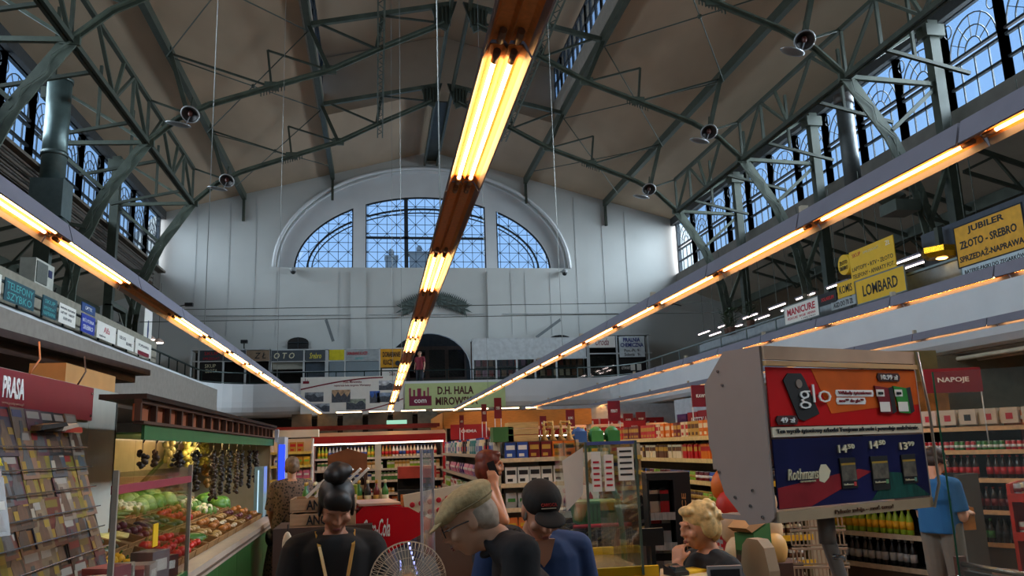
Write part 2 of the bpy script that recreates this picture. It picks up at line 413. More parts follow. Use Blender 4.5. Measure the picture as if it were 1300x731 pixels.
# glazing bars and panes of the great window
for li, (a, b) in enumerate(((WX - 6.6, m0), (m1, m2), (m3, WX + 6.6))):
    wn[0] += 1
    wd = E('window_%d' % wn[0], (0, 0, 0), kind='structure')
    g = MB(); Yg = 40.52
    def clipseg(p, q):
        n = 14; out = []
        P = [(p[0] + (q[0] - p[0]) * t / n, p[1] + (q[1] - p[1]) * t / n) for t in range(n + 1)]
        ins = [a <= x_ <= b and WZ <= z_ <= inn(x_) for x_, z_ in P]
        i = 0
        while i <= n:
            if ins[i]:
                j = i
                while j < n and ins[j + 1]: j += 1
                if j > i: out.append((P[i], P[j]))
                i = j + 1
            else: i += 1
        return out
    C = .98; nx = 14
    inner_r = ell_top(WX, WZ, 5.75, 3.1); 
    for i in range(-nx, nx + 1):
        for h in (0, 1):
            xx = WX + (i + h * .5) * C
            for p, q in clipseg((xx, WZ), (xx, min(inn(xx), WZ + 4.2))): g.bar((p[0], Yg, p[1]), (q[0], Yg, q[1]), .025, .025, up=(0, 1, 0))
    for j in range(0, 9):
        zz = WZ + j * C / 2
        for p, q in clipseg((a, zz), (b, zz)): g.bar((p[0], Yg, p[1]), (q[0], Yg, q[1]), .025, .025, up=(0, 1, 0))
    for i in range(-8, 8):
        for j in range(0, 4):
            x0 = WX + i * C; z0 = WZ + j * C
            for p, q in clipseg((x0, z0), (x0 + C, z0 + C)) + clipseg((x0, z0 + C), (x0 + C, z0)):
                g.bar((p[0], Yg, p[1]), (q[0], Yg, q[1]), .022, .022, up=(0, 1, 0))
    g.build('glazing_bars', m_frame, wd)
    f = MB()
    for rx_, rz_, wd_ in ((5.95, 3.3, .09), (5.72, 3.1, .05), (6.57, 3.92, .10)):
        P = [(WX + rx_ * math.cos(t * PI / 60), WZ + rz_ * math.sin(t * PI / 60)) for t in range(61)]
        for p, q in zip(P, P[1:]):
            if a <= (p[0] + q[0]) / 2 <= b: f.bar((p[0], Yg, p[1]), (q[0], Yg, q[1]), wd_, .08, up=(0, 1, 0))
    f.box((a, Yg - .04, WZ), (b, Yg + .04, WZ + .08))
    for xx in (a + .03, b - .03):
        f.box((xx - .03, Yg - .04, WZ), (xx + .03, Yg + .04, max(WZ + .05, inn(xx))))
    if li == 1:
        for xx in (m1 + 2.07, m1 + 4.14): f.box((xx - .1, Yg - .05, WZ), (xx + .1, Yg + .05, inn(xx)))
        f.box((a, Yg - .05, WZ + 1.68), (b, Yg + .05, WZ + 1.8))
    f.build('window_frame', m_frame, wd)
    # panes: one per square cell
    nxp = int((b - a) / C + .99); stp = (b - a) / nxp
    for i in range(nxp):
        for j in range(4):
            x0, x1 = a + i * stp, a + (i + 1) * stp; z0, z1 = WZ + j * C, WZ + (j + 1) * C
            t0, t1 = min(z1, inn(x0)), min(z1, inn(x1)); tm_ = min(z1, inn((x0 + x1) / 2))
            if tm_ <= z0 + .02: continue
            MB().prism([(x0, z0), (x1, z0), (x1, max(t1, z0)), ((x0 + x1) / 2, tm_), (x0, max(t0, z0))], 'y', Yg - .004, Yg + .004).build('pane', m_pane, wd)
# chimneys of the house behind, seen through the window
for (px, w_, h_) in ((497, .45, .7), (533, .75, 1.0)):
    p = aty(px, 338, 60)
    c = MB().box((p.x - w_, 60, 0), (p.x + w_, 61, p.z + h_)).box((p.x - w_ * 1.15, 59.9, p.z + h_), (p.x + w_ * 1.15, 61.1, p.z + h_ + .15)).lathe([(.2, 0), (.22, .4), (.12, .6)], (p.x, 60.5, p.z + h_ + .15))
    tag(c.build('chimney_tower', M('a89c90', .9)), 'pale %s rooftop tower seen through the big arched window' % ('narrow' if w_ < .5 else 'wide'), 'tower')
# dark vents and doorway
for i, (x0, y0, x1, y1) in enumerate(((365, 443, 392, 428), (697, 445, 725, 425), (788, 440, 810, 424))):
    a = aty(x0, y0, 39.98); b = aty(x1, y1, 39.98); cx = (a.x + b.x) / 2; hw = (b.x - a.x) / 2
    wn[0] += 1
    wd = E('window_%d' % wn[0], kind='structure')
    P = [(a.x, a.z - .3), (b.x, a.z - .3)] + [(cx + hw * math.cos(t * PI / 8), b.z - .25 + .25 * math.sin(t * PI / 8)) for t in range(9)]
    MB().prism(P, 'y', 39.93, 39.97).build('window_shutter', m_dark, wd)
    MB().box((cx - .02, 39.9, a.z - .3), (cx + .02, 39.93, b.z)).box((cx - hw, 39.9, b.z - .28), (cx + hw, 39.93, b.z - .24)).build('window_frame', m_frame, wd)
dr = E('door_1', kind='structure')
MB().box((d0 - .3, 41.6, 4.2), (d1 + .3, 41.75, 9)).build('panel', M('3c3833', .8, noise=.2), dr)
MB().box((dc - 2.0, 41.2, 4.5), (dc + 2.0, 41.35, 6.9)).build('door_leaf', M('4d382a', .6, noise=.2), dr)
for q in range(4): MB().box((dc - 1.9 + q, 41.14, 5.3), (dc - 1.1 + q, 41.2, 6.7)).build('pane', GLASS((.5, .5, .5)), dr)
# dark back wall parts under the far gallery
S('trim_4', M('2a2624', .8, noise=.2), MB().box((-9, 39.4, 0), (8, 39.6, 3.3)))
# ------------------------------------------------------------------ galleries
GF = 4.5; GP = 4.77
def path():
    P = [(-7.2, YN)]
    P += [(-7.2, 34.6)]
    for t in range(1, 8): a = PI - t * PI / 16; P.append((-7.2 + 2.3 + 2.3 * math.cos(a), 34.6 + 2.3 * math.sin(a)))
    P += [(9.4, 36.9)]
    for t in range(1, 8): a = PI / 2 - t * PI / 16; P.append((9.4 + 2.5 * math.cos(a), 34.4 + 2.5 * math.sin(a)))
    P += [(11.9, YN)]
    return P
PTH = path()
def offs(P, d):
    out = []
    for i, p in enumerate(P):
        a = P[max(i - 1, 0)]; b = P[min(i + 1, len(P) - 1)]; t = Vector((b[0] - a[0], b[1] - a[1])).normalized()
        n = Vector((-t.y, t.x)); out.append((p[0] + n.x * d, p[1] + n.y * d))
    return out
prof = [(0, GP), (0, 4.0), (.02, 3.75), (.10, 3.55), (.25, 3.42), (.5, 3.36), (.9, 3.34), (.9, 3.5), (.3, GP)]
rings = [offs(PTH, d) for d, _ in prof]
mf = MB(); vs = []; n = len(PTH); m_ = len(prof)
for i in range(n):
    for k in range(m_): vs.append((rings[k][i][0], rings[k][i][1], prof[k][1]))
fs = [(i * m_ + k, i * m_ + (k + 1) % m_, (i + 1) * m_ + (k + 1) % m_, (i + 1) * m_ + k) for i in range(n - 1) for k in range(m_)]
mf.add(vs, fs); S('wall_gallery', m_white, mf)
S('floor_gallery', M('8a8178', .8, noise=.1), MB().box((AL, YN, 3.36), (-6.7, 40, GF)).box((11.7 + .6, YN, 3.36), (AR, 40, GF)).box((-6.7, 37.4, 3.36), (12.3, 40, GF)))
# panel joints of the far wall: thin vertical battens
for i, px in enumerate((245, 288, 322, 350, 430, 500, 620, 650, 668, 700, 735, 770, 800)):
    p = aty(px, 400, 39.99)
    z0 = 7.3
    top = min(roof_at(p.x) - .4, WZ - .2 if abs(p.x - WX) < 7.5 else 99)
    S('trim_%d' % (10 + i), M('b4b7b7', .8, noise=.1), MB().box((p.x - .012, 39.985, z0), (p.x + .012, 39.997, top)))
S('trim_30', M('b4b7b7', .8, noise=.1), MB().box((-10, 39.95, 8.35), (15.5, 39.99, 8.39)))
# pilasters under the great window
for i, xx in enumerate((WX - 3.4, WX + 3.45)):
    S('trim_%d' % (31 + i), m_wall, MB().box((xx - .35, 39.9, 4.5), (xx + .35, 40, WZ - .15)))
# ------------------------------------------------------------------ railings
def railing(name, pts, label, h=.5, mat=m_rail, step=1.25, glass=False, z0=GP, mid=False):
    t = E(name, (pts[0][0], pts[0][1], z0), label=label, cat='railing')
    o = Vector((pts[0][0], pts[0][1], z0))
    def L(p, z): return Vector((p[0], p[1], z0 + z)) - o
    r = MB()
    for a, b in zip(pts, pts[1:]): r.bar(L(a, h), L(b, h), .06, .045)
    r.build('top_rail', mat, t)
    r = MB()
    for a, b in zip(pts, pts[1:]): r.bar(L(a, .06), L(b, .06), .03, .03)
    r.build('lower_rail', mat, t)
    pm = MB().box((-.02, -.02, 0), (.02, .02, h)).mesh('post', mat)
    d = 0
    for a, b in zip(pts, pts[1:]):
        A = Vector(a); B = Vector(b); ln = (B - A).length; s_ = -d % step
        s_ = (step - d % step) % step
        while s_ < ln:
            p = A + (B - A) * (s_ / ln); inst('post', pm, L(p, 0), parent=t); s_ += step
        d += ln
    return t
iL = 9
rp = offs(PTH, .12)
railing('gallery_railing', [(-7.2 - .12, 9.0)] + rp[1:10], 'dark green gallery railing hung with trader signs above white parapet')
m_rail2 = M('7f8c8c', .4, .4, noise=.1)
railing('gallery_railing', rp[9:18], 'thin grey railing along far gallery above the hall name banner', mat=m_rail2, step=2.0)
railing('gallery_railing', [rp[17], (11.9 + .12, 9.0)], 'pale blue-grey gallery railing behind manicure and lombard signs', mat=m_rail2, step=1.3, h=.55)
# ================================================================== IRONWORK
LOW = [(9.75, 9.5), (8.9, 10.3), (8.0, 10.8), (6.1, 11.5), (4.3, 12.15), (2.8, 12.95), (.55, 14.05)]
LEG = [(9.75, 9.5), (10.85, 7.8), (11.45, 6.3), (11.65, 5.0), (11.7, GF - EYE)]
def node(s, uz, y=0): return Vector((s * uz[0], y, uz[1] + EYE))
def web_bar(mb, p, q, w_, h_): mb.bar(p, q, w_, h_, up=(0, 1, 0))
def make_truss():
    t = E('roof_truss', (XC, 31, 0), cat='truss')
    for s in (-1, 1):
        c = MB()
        for a, b in zip(LOW, LOW[1:]):
            web_bar(c, node(s, a), node(s, b), .20, .05); 
            for dy in (-.08, .08): web_bar(c, node(s, a, dy), node(s, b, dy), .05, .1)
        c.build('bottom_chord', m_steel, t)
        c = MB()
        web_bar(c, node(s, (4.9, 13.75)), node(s, (.35, 14.75)), .16, .14)
        c.build('top_chord', m_steel, t)
        c = MB()
        for a, b in zip(LEG, LEG[1:]):
            for dx in (-.11, .11): c.bar(node(s, a) + Vector((dx, 0, 0)), node(s, b) + Vector((dx, 0, 0)), .18, .05, up=(0, 1, 0))
            n = max(2, int((Vector(a) - Vector(b)).length / .45))
            for k in range(n):
                A = Vector(a).lerp(Vector(b), k / n); B = Vector(a).lerp(Vector(b), (k + 1) / n)
                sg = .11 if k % 2 else -.11
                c.bar(node(s, A) + Vector((-sg, -.08, 0)), node(s, B) + Vector((sg, -.08, 0)), .05, .02, up=(0, 1, 0))
        c.build('leg', m_steel, t)
        # outer column with capital
        c = MB().box((s * 12.5 - .15, -.14, GF), (s * 12.5 + .15, .14, 13.0)).box((s * 12.5 - .28, -.22, 12.5), (s * 12.5 + .28, .22, 12.85)).box((s * 12.5 - .25, -.2, GF), (s * 12.5 + .25, .2, GF + .4))
        c.build('column', m_steelD, t)
        # spandrel struts
        for a, b, w_ in (((9.75, 9.5), (12.4, 9.4), .12), ((10.9, 8.0), (12.4, 9.3), .1), ((11.3, 6.8), (12.4, 7.0), .1), ((11.6, 5.3), (12.4, 7.0), .12), ((9.75, 9.5), (12.4, 11.2), .08), ((11.65, 4.5), (12.4, 4.5), .1)):
            m = MB(); web_bar(m, node(s, a), node(s, b), w_, w_); m.build('strut', m_steel, t)
        # posts from the chord to the purlins, and rods
        for a, b, w_ in (((4.3, 12.15), (5.0, 13.75), .13), ((6.1, 11.5), (6.25, 12.75), .07), ((8.6, 10.5), (9.25, 12.7), .13), ((2.8, 12.95), (2.6, 14.15), .12), ((6.1, 11.5), (9.25, 12.5), .06), ((4.3, 12.15), (6.25, 12.75), .06), ((8.6, 10.5), (9.75, 10.9), .06), ((4.7, 13.8), (2.7, 12.95), .07), ((2.7, 14.2), (.6, 14.05), .06), ((9.75, 9.5), (9.75, 10.9), .08)):
            m = MB(); web_bar(m, node(s, a), node(s, b), w_, w_); m.build('strut', m_steelD, t)
        # pleated ridge plate
        m = MB(); m.prism([(s * .1, Z(14.85)), (s * 1.0, Z(14.7)), (s * .8, Z(13.95)), (s * .45, Z(13.75))], 'y', -.06, .06)
        for q in range(5): m.box((s * (.35 + q * .13) - .02, -.1, Z(14.0)), (s * (.35 + q * .13) + .02, .1, Z(14.65)))
        m.build('gusset_plate', m_steelD, t)
        for u, z in ((9.75, 9.5), (6.1, 11.5), (4.3, 12.15)):
            m = MB().box((s * u - .22, -.05, Z(z) - .12), (s * u + .22, .05, Z(z) + .16)); m.build('gusset_plate', m_steel, t)
        # comb of bolts below the chord
        m = MB()
        for q in range(9): m.box((s * (5.7 + q * .09) - .012, -.02, Z(11.66 - q * .03) - .26), (s * (5.7 + q * .09) + .012, .02, Z(11.66 - q * .03) - .05))
        m.build('bolt_comb', m_steelD, t)
    return t
TY = [31.0, 24.75, 18.4, 12.1, 5.8]
tr0 = make_truss()
nm = ['farthest of the riveted arched roof trusses, next to the end wall', 'riveted arched roof truss second from the far end wall', 'riveted arched roof truss third from the far end wall', 'riveted arched roof truss fourth from the far end wall', 'riveted arched roof truss fifth from the far end wall, nearest overhead']
for i, y in enumerate(TY):
    o = tr0 if i == 0 else copy_tree(tr0)
    o.location.y = y; o['label'] = nm[i]; o['group'] = 'arched roof trusses'
# longitudinal lattice girders at the knuckles
for s in (-1, 1):
    t = E('lattice_girder', (XC + s * 9.75, 0, Z(9.5)), label='long lattice girder tying the trusses beside the %s clerestory windows' % ('left-hand' if s < 0 else 'right-hand').replace('left-hand', 'air-duct side').replace('right-hand', 'yellow-sign side'), cat='girder')
    c = MB(); c.bar((-.06, YN + .1, 0), (-.06, 31, 0), .08, .14); c.bar((.06, YN + .1, 0), (.06, 31, 0), .08, .14); c.build('bottom_chord', m_steelD, t)
    c = MB(); c.bar((0, YN + .1, 1.4), (0, 31, 1.4), .12, .12); c.build('top_chord', m_steelD, t)
    y = 31.0
    for b in range(6):
        y0 = 31.0 + 9 - 6.3 * b if b else YF; 
    ys = [40, 37.4, 34.2] + [v for v in TY] 
    allY = [31.0, 24.75, 18.4, 12.1, 5.8]
    for a, b in zip(allY, allY[1:]):
        q = (a - b) / 4
        for k, (p, r_) in enumerate((((a), 0), (a - q * .9, 1.4), (a - q * 1.4, 1.4), (a - 2 * q, 0), (a - q * 2.6, 1.4), (a - q * 3.1, 1.4))):
            pass
        for (ya, za), (yb, zb) in (((a, 0), (a - q, 1.4)), ((a - 2 * q, 0), (a - q, 1.4)), ((a - 2 * q, 0), (a - 3 * q, 1.4)), ((b, 0), (a - 3 * q, 1.4)), ((a - q, 0.0), (a - q, 1.4)), ((a - 2 * q, 0), (a - 1.6 * q, 1.4))):
            m = MB(); m.bar((0, ya, za), (0, yb, zb), .09, .07); m.build('strut', m_steelD, t)
        # outriggers to the window wall with a hanger each
        for yy in (a - q, a - 3 * q):
            m = MB(); m.bar((0, yy, 0), (s * 2.4, yy, -.55), .09, .09); m.bar((s * .9, yy, -.2), (s * .9, yy, 1.7), .08, .08); m.build('strut', m_steelD, t)
# purlins, ridge beam, inner lattice beams
for s in (-1, 1):
    for u, nme in ((5.0, 'edge of the roof lantern'), (9.3, 'middle of the sloping ceiling')):
        zz = zr(u) - .12
        m = MB().bar((XC + s * u - .07, YN, zz), (XC + s * u - .07, YF, zz), .05, .34).bar((XC + s * u + .07, YN, zz), (XC + s * u + .07, YF, zz), .05, .34).bar((XC + s * u, YN, zz - .17), (XC + s * u, YF, zz - .17), .2, .03)
        m.bar((XC + s * u, 39.92, zz), (XC + s * u, 39.92, zz - 1.3), .12, .14)
        tag(m.build('purlin', m_steelD), 'grey steel purlin along the %s on the %s side' % (nme, 'AC-unit' if s < 0 else 'yellow-sign'), 'purlin')
    t = E('lattice_beam', (XC + s * 2.65, 0, Z(13.0)), label='slim lattice beam under the lantern, %s' % ('seen just beside the great pleated ridge plates' if s < 0 else 'half hidden behind the central lamp row'), cat='beam')
    c = MB()
    for dx in (-.1, .1):
        for zz in (0, 1.15): c.bar((dx, YN, zz), (dx, 32.5, zz), .05, .05)
    c.build('chord', m_steel, t)
    c = MB(); y = 4
    while y < 32:
        for dx in (-.1,): c.bar((dx, y, 0), (-dx, y + .3, 0), .025, .02); c.bar((-dx, y + .3, 0), (dx, y + .6, 0), .025, .02)
        c.bar((0, y, 0), (0, y + .6, 1.15), .03, .02) if int(y * 10) % 3 == 0 else None
        y += .6
    c.build('lacing', m_steel, t)
c = MB()
for dx in (-.32, .32): c.bar((XC + dx, YN, Z(14.65)), (XC + dx, YF, Z(14.65)), .1, .3)
c.bar((XC, 32.7, Z(14.82)), (XC, YF, Z(14.82)), .7, .05)
tag(c.build('ridge_beam', m_steelD), 'twin grey ridge beam running down the middle of the roof', 'beam')
# wind-bracing rods, one object per bay and side
for i in range(4):
    for s in (-1, 1):
        a, b = TY[i], (TY[i - 1] if i else 37.3)
        if i == 0 : a, b = 31.0, 37.6
        m = MB()
        for p, q in (((9.3, 12.65, a), (5.0, 13.75, b)), ((5.0, 13.75, a), (9.3, 12.65, b))):
            m.tube([(XC + s * p[0], p[2], Z(p[1]) - .25), (XC + s * q[0], q[2], Z(q[1]) - .25)], .022, 6)
        m.ell((XC + s * 7.15, (a + b) / 2, Z(13.2) - .25), .08, 8, 6)
        tag(m.build('bracing_rods', m_steelD), 'crossed tie rods under the ceiling, %s side, %s bay from the end wall' % ('air-duct' if s < 0 else 'yellow-sign', ['first', 'second', 'third', 'fourth'][i]), 'tie rod')
# reflector lamps clamped to the trusses
def spot(x, y, z, lab):
    t = E('reflector_lamp', (x, y, z), label=lab, cat='lamp', group='round reflector lamps on the trusses')
    m = MB().lathe([(.12, .22), (.2, .18), (.27, .02), (.27, -.03), (.23, -.03), (.18, .05), (.08, .1)], n=18); m.build('lamp_shade', M('3c3634', .4, .3, noise=0), t).rotation_euler = (-.75, .2, 0)
    MB().tube([(.27 * math.cos(q * PI / 10), .27 * math.sin(q * PI / 10), -.02) for q in range(21)], .025, 6).build('rim', M('a8a8a8', .3, .5, noise=0), t).rotation_euler = (-.75, .2, 0)
    m = MB().ell((0, 0, .02), (.07, .07, .1)); m.build('bulb', M('5a2f28', .3), t)
    m = MB().ell((-.35, .05, -.32), (.38, .2, .045), rot=(0, .12, .2)); m.bar((0, 0, -.05), (-.1, 0, -.3), .03, .03); m.build('deflector', M('9a9c9e', .35, .6, noise=0), t)
    m = MB(); m.bar((0, 0, .18), (.05, 0, .55), .04, .04); m.build('bracket', m_steelD, t)
for i, (y, n2) in enumerate(((31.0, 'far'), (24.75, 'middle'), (18.4, 'near'))):
    for s in (-1, 1):
        if i == 2 and s < 0: continue
        spot(XC + s * 8.45, y - .3, Z(10.35), 'round reflector lamp on the %s truss, %s side' % (n2, 'air-duct' if s < 0 else 'yellow-sign'))
# air duct standing against the windows (left)
t = E('air_duct', (-8.4, 21.8, 0), label='fat grey-green vertical air duct in front of windows', cat='duct')
MB().tube([(0, 0, Z(7.2)), (0, 0, Z(10.0))], .3, 20).build('pipe', M('5f6f6d', .35, .5), t)
MB().lathe([(.33, 0), (.33, .12)], (0, 0, Z(7.9)), 20).lathe([(.33, 0), (.33, .1)], (0, 0, Z(10.0)), 20).build('collar', M('55615f', .4, .5), t)
MB().box((-.1, -.1, GF), (.1, .1, Z(6.2))).build('support_post', m_steelD, t)
MB().box((-.4, -.35, Z(6.2)), (.4, .35, Z(7.2))).build('duct_box', M('56615f', .5, .4), t)
MB().tube([(.1, 0, Z(6.25)), (.35, 0, Z(5.9)), (.3, .1, Z(5.3))], .22, 14).build('elbow', M('5f6f6d', .35, .5), t)
t = E('air_duct', (XC + 12.0, 22.0, 0), label='brown-grey vertical duct rising past the tracery windows', cat='duct')
MB().tube([(0, 0, Z(7.4)), (0, 0, Z(10.6))], .26, 16).build('pipe', M('4d5151', .5, .3), t)
MB().lathe([(.3, 0), (.3, .3)], (0, 0, Z(10.4)), 16).build('collar', M('4d4745', .5, .3), t)
# small lean-to trusses over the side galleries
for s in (-1, 1):
    for i, y in enumerate(TY[:4] + [28, 21.6, 15.2]):
        t = E('aisle_truss', (XC + s * 12.6, y, 0), label='small zigzag truss over the %s gallery, row %s' % ('air-duct side' if s < 0 else 'yellow-sign side', ['one', 'two', 'three', 'four', 'five', 'six', 'seven'][i]), cat='truss', group='small gallery roof trusses')
        P = [(0.3, 7.5), (3.2, 6.35), (6.3, 5.8)]; m = MB()
        for a, b in zip(P, P[1:]): m.bar((s * a[0], 0, Z(a[1] - .6)), (s * b[0], 0, Z(b[1] - .25)), .09, .09)
        m.build('bottom_chord', m_steelD, t)
        m = MB(); m.bar((s * .3, 0, Z(7.7)), (s * 6.3, 0, Z(5.85)), .1, .12); m.build('top_chord', m_steelD, t)
        zig = [(.3, 6.9), (1.3, 7.35), (2.2, 6.2), (3.2, 6.7), (4.2, 5.8), (5.2, 6.1)]
        for a, b in zip(zig, zig[1:]):
            m = MB(); m.bar((s * a[0], 0, Z(a[1])), (s * b[0], 0, Z(b[1])), .07, .07); m.build('strut', m_steelD, t)
    c = MB(); c.bar((XC + s * 15.8, YN, Z(6.9)), (XC + s * 15.8, YF, Z(6.9)), .25, .35)
    tag(c.build('aisle_purlin', m_steelD), 'broad dark beam under the %s gallery roof' % ('air-duct side' if s < 0 else 'yellow-sign side'), 'beam')
# pipes and cable trays under the left windows
for k in range(4):
    m = MB().tube([(XL + .3, 8, Z(8.55 - k * .22)), (XL + .34, 38, Z(8.5 - k * .22))], .04 + .015 * (k % 2), 8)
    tag(m.build('wall_pipe', M('5b5148', .7)), 'brown pipe below the left windows, %s from the sill' % ORD[k].replace('top', 'first'), 'pipe')
tag(MB().box((XL + .16, 8, Z(8.62)), (XL + .5, 39.5, Z(8.72))).build('cable_ledge', M('6b6358', .8)), 'projecting ledge right under the left clerestory windows', 'ledge')
# ================================================================== FLUORESCENT ROWS
LZ = Z(1.57)
m_hous = M('7f7a86', .45, .3, noise=.05, name='lamp_housing'); m_refl = M('c4783c', .45, .2, noise=.15, scale=40, name='reflector')
m_tube = EM((1.0, .55, .18), 31.0, 'lit_tube'); m_tube_off = M('b09a80', .3, noise=0)
SEC = 1.77
hp = [(-.075, .13), (.075, .13), (.11, .0), (.10, -.005), (.065, .055), (.02, .055), (.0, .02), (-.02, .055), (-.065, .055), (-.10, -.005), (-.11, .0)]
h_me = MB(); h_me.prism([hp[0], hp[1], hp[2], hp[3], (.07, .06), (-.07, .06), hp[9], hp[10]][::-1], 'y', 0, SEC - .02); h_me = h_me.mesh('housing', m_hous)
r_ = MB()
rp_ = [(-.104, .0), (-.066, .056), (-.012, .056), (0, .035), (.012, .056), (.066, .056), (.104, .0)]
for a, b in zip(rp_, rp_[1:]): r_.prism([a, b, (b[0], b[1] + .004), (a[0], a[1] + .004)], 'y', .01, SEC - .03)
r_me = r_.mesh('reflector', m_refl)
t_on = MB().tube([(0, .12, 0), (0, SEC - .14, 0)], .010, 8).mesh('tube', m_tube)
t_cap = MB().tube([(0, 0, 0), (0, .09, 0)], .016, 8).mesh('lamp_holder', M('6b4a38', .5, noise=0))
rows = [('central', XC * .193 * 0 + .53, 1.23, lambda k: k in (1, 3) or k >= 5 and k % 4 != 3), ('left', -2.3, 2.6, lambda k: k not in (3,)), ('right', 3.3, 2.0, lambda k: k not in (-1,)), ('pharmacy-side', 6.5, 2.0, lambda k: True), ('wall-side', 9.35, 2.0, lambda k: True)]
rn = {'central': 'central overhead row', 'left': 'row above the vegetable stall aisle', 'right': 'row above the checkouts', 'pharmacy-side': 'row in front of the right gallery parapet', 'wall-side': 'outermost row under the right gallery parapet'}
for nme, x, y0, lit in rows:
    k = 0; y = y0
    while y < 35.2:
        on = lit(k); t = E('fluorescent_fixture', (x, y, LZ), label='%s fluorescent fixture, %s along the %s' % ('lit' if on else 'unlit', (ORD[k].replace('top', 'first') if k < 20 else 'last'), rn[nme]), cat='light fixture', group='fluorescent fixtures over the market')
        inst('housing', h_me, parent=t); inst('reflector', r_me, parent=t)
        for dx in (-.036, .036):
            inst('lamp_holder', t_cap, (dx, .03, .038), parent=t); inst('lamp_holder', t_cap, (dx, SEC - .14, .038), parent=t)
            if on: inst('tube', t_on, (dx, 0, .038), parent=t)
        if k % 2 == 0 and nme in ('pharmacy-side', 'wall-side', 'right'):
            MB().box((-.03, .02, .13), (.03, .06, .2)).build('hanger_clip', M('c8b8a0', .4, .5, noise=0), t)
        y += SEC; k += 1
# thin suspension wires from the roof
for i, (x, y) in enumerate(((.53, 6.5), (.53, 17.2), (-2.3, 11.3), (-2.3, 19.5), (3.3, 14), (3.3, 24), (.53, 27))):
    tag(MB().tube([(x, y, LZ + .13), (x, y, zr(x - XC) if abs(x - XC) > 5 else LT)], .006, 5).build('suspension_wire', M('8c8c88', .4, .6, noise=0)), 'thin hanging wire of the %s, %s from the entrance' % (rn['central' if x == .53 else 'left' if x < 0 else 'right'], {6.5: 'first', 17.2: 'second', 27: 'third', 11.3: 'first', 19.5: 'second', 14: 'first', 24: 'second'}[y]), 'wire')
# horizontal wires across the hall
for i, (a, b) in enumerate((((0, 412), (1050, 412)), ((0, 403), (420, 403)))):
    pass
for i, z in enumerate((6.05, 6.6)):
    tag(MB().tube([(-7.2, 26 + i, z - .2), (11.9, 26 + i, z)], .012, 5).build('span_wire', m_steelD), '%s thin wire spanning the hall between the galleries' % ('lower' if i == 0 else 'upper'), 'wire')
# gallery tubes (cool) on the right gallery
m_gt = EM((1.0, .80, .74), 9.0, 'gallery_tube')
g_me = MB().tube([(0, 0, 0), (0, 1.2, 0)], .02, 8).mesh('tube', m_gt)
gh = MB().box((-.05, -.05, .02), (.05, 1.25, .07)).mesh('housing', m_hous)
for k, y in enumerate((12.6, 14.4, 16.6, 19.0, 20.7, 22.4, 24.4, 26.4, 28.6, 31, 33.2)):
    for j, dx in enumerate((0, .7)):
        t = E('gallery_light', (14.5 + dx, y + .4 * j, Z(4.7)), label='pinkish tube light over the right gallery, %s in the %s line' % (ORD[k].replace('top', 'first'), 'inner' if j == 0 else 'outer'), cat='light fixture', group='tube lights over the right gallery')
        inst('tube', g_me, parent=t); inst('housing', gh, parent=t); MB().tube([(0, .6, .07), (0, .6, Z(8.2) - (14.5 + dx - 16) * .345 - Z(4.7) if 14.5 + dx > 16 else 3.2)], .012, 5).build('hanger', m_steelD, t)
# ================================================================== SIGNS AND SHOPS OF THE GALLERIES
def frame_at(o, c, ux, uy=(0, 0, 1)):
    ux = Vector(ux).normalized(); uy = Vector(uy).normalized(); uz = ux.cross(uy)
    o.matrix_world = Matrix(((ux.x, uy.x, uz.x, c[0]), (ux.y, uy.y, uz.y, c[1]), (ux.z, uy.z, uz.z, c[2]), (0, 0, 0, 1)))
def sign(name, label, c, ux, w_, h_, m, texts=(), cat='sign', th=.02, uy=(0, 0, 1), rim=None, group=None):
    """board centred at c; texts: (string, x, y, width, height, material, bold, shear)"""
    t = E(name, label=label, cat=cat, group=group); frame_at(t, c, ux, uy)
    MB().box((-w_ / 2, -h_ / 2, -th), (w_ / 2, h_ / 2, 0)).build('board', m, t)
    if rim:
        MB().box((-w_ / 2 - .02, h_ / 2, -th), (w_ / 2 + .02, h_ / 2 + .025, .01)).box((-w_ / 2 - .02, -h_ / 2 - .025, -th), (w_ / 2 + .02, -h_ / 2, .01)).box((-w_ / 2 - .02, -h_ / 2, -th), (-w_ / 2, h_ / 2, .01)).box((w_ / 2, -h_ / 2, -th), (w_ / 2 + .02, h_ / 2, .01)).build('rim', rim, t)
    for tx in texts:
        s, x, y, tw, thh, mm = tx[:6]; b = tx[6] if len(tx) > 6 else .0; sh = tx[7] if len(tx) > 7 else 0
        me = text_mesh(s, tw, thh, b, .003, sh); me.materials.append(mm); inst('lettering', me, (x, y, .001), parent=t)
    return t
def patch(t, x0, y0, x1, y1, m, name='printed_patch', z=.002):
    return MB().box((x0, y0, 0), (x1, y1, z)).build(name, m, t)
def span_x(X, px0, px1, py=380):
    return atx(px0, py, X).y, atx(px1, py, X).y
RX = (0, 1, 0); LX = (0, -1, 0); FX = (1, 0, 0)
# ---- left gallery signs on the railing (facing the hall)
XG = -7.04
m_teal = M('1d4a55', .6, noise=.1); m_tealL = M('4fa8a8', .6, noise=0); m_blue = M('2238a0', .5, noise=.05); m_lb = M('b9c8d8', .6, noise=0)
m_yel = M('e0b21c', .5, noise=.04); m_gold = M('b7a22a', .5, noise=.06); m_redt = M('b3182c', .5, noise=0)
def lsign(px0, px1, py, label, m, texts, z0=GP + .03, z1=GP + .47, **k):
    a, b = span_x(XG, px0, px1, py)
    w_ = b - a; h_ = z1 - z0
    T = [(s, x * w_, y * h_, tw * w_, th_ * h_, mm) + tuple(r) for s, x, y, tw, th_, mm, *r in texts]
    return sign('railing_sign', label, (XG, (a + b) / 2, (z0 + z1) / 2), RX, w_ * .97, h_, m, T, **k)
lsign(-30, 4, 340, 'white sign with red mark at the near end of the left railing', m_paper, [('%', .3, 0, .2, .6, m_redt, .02)])
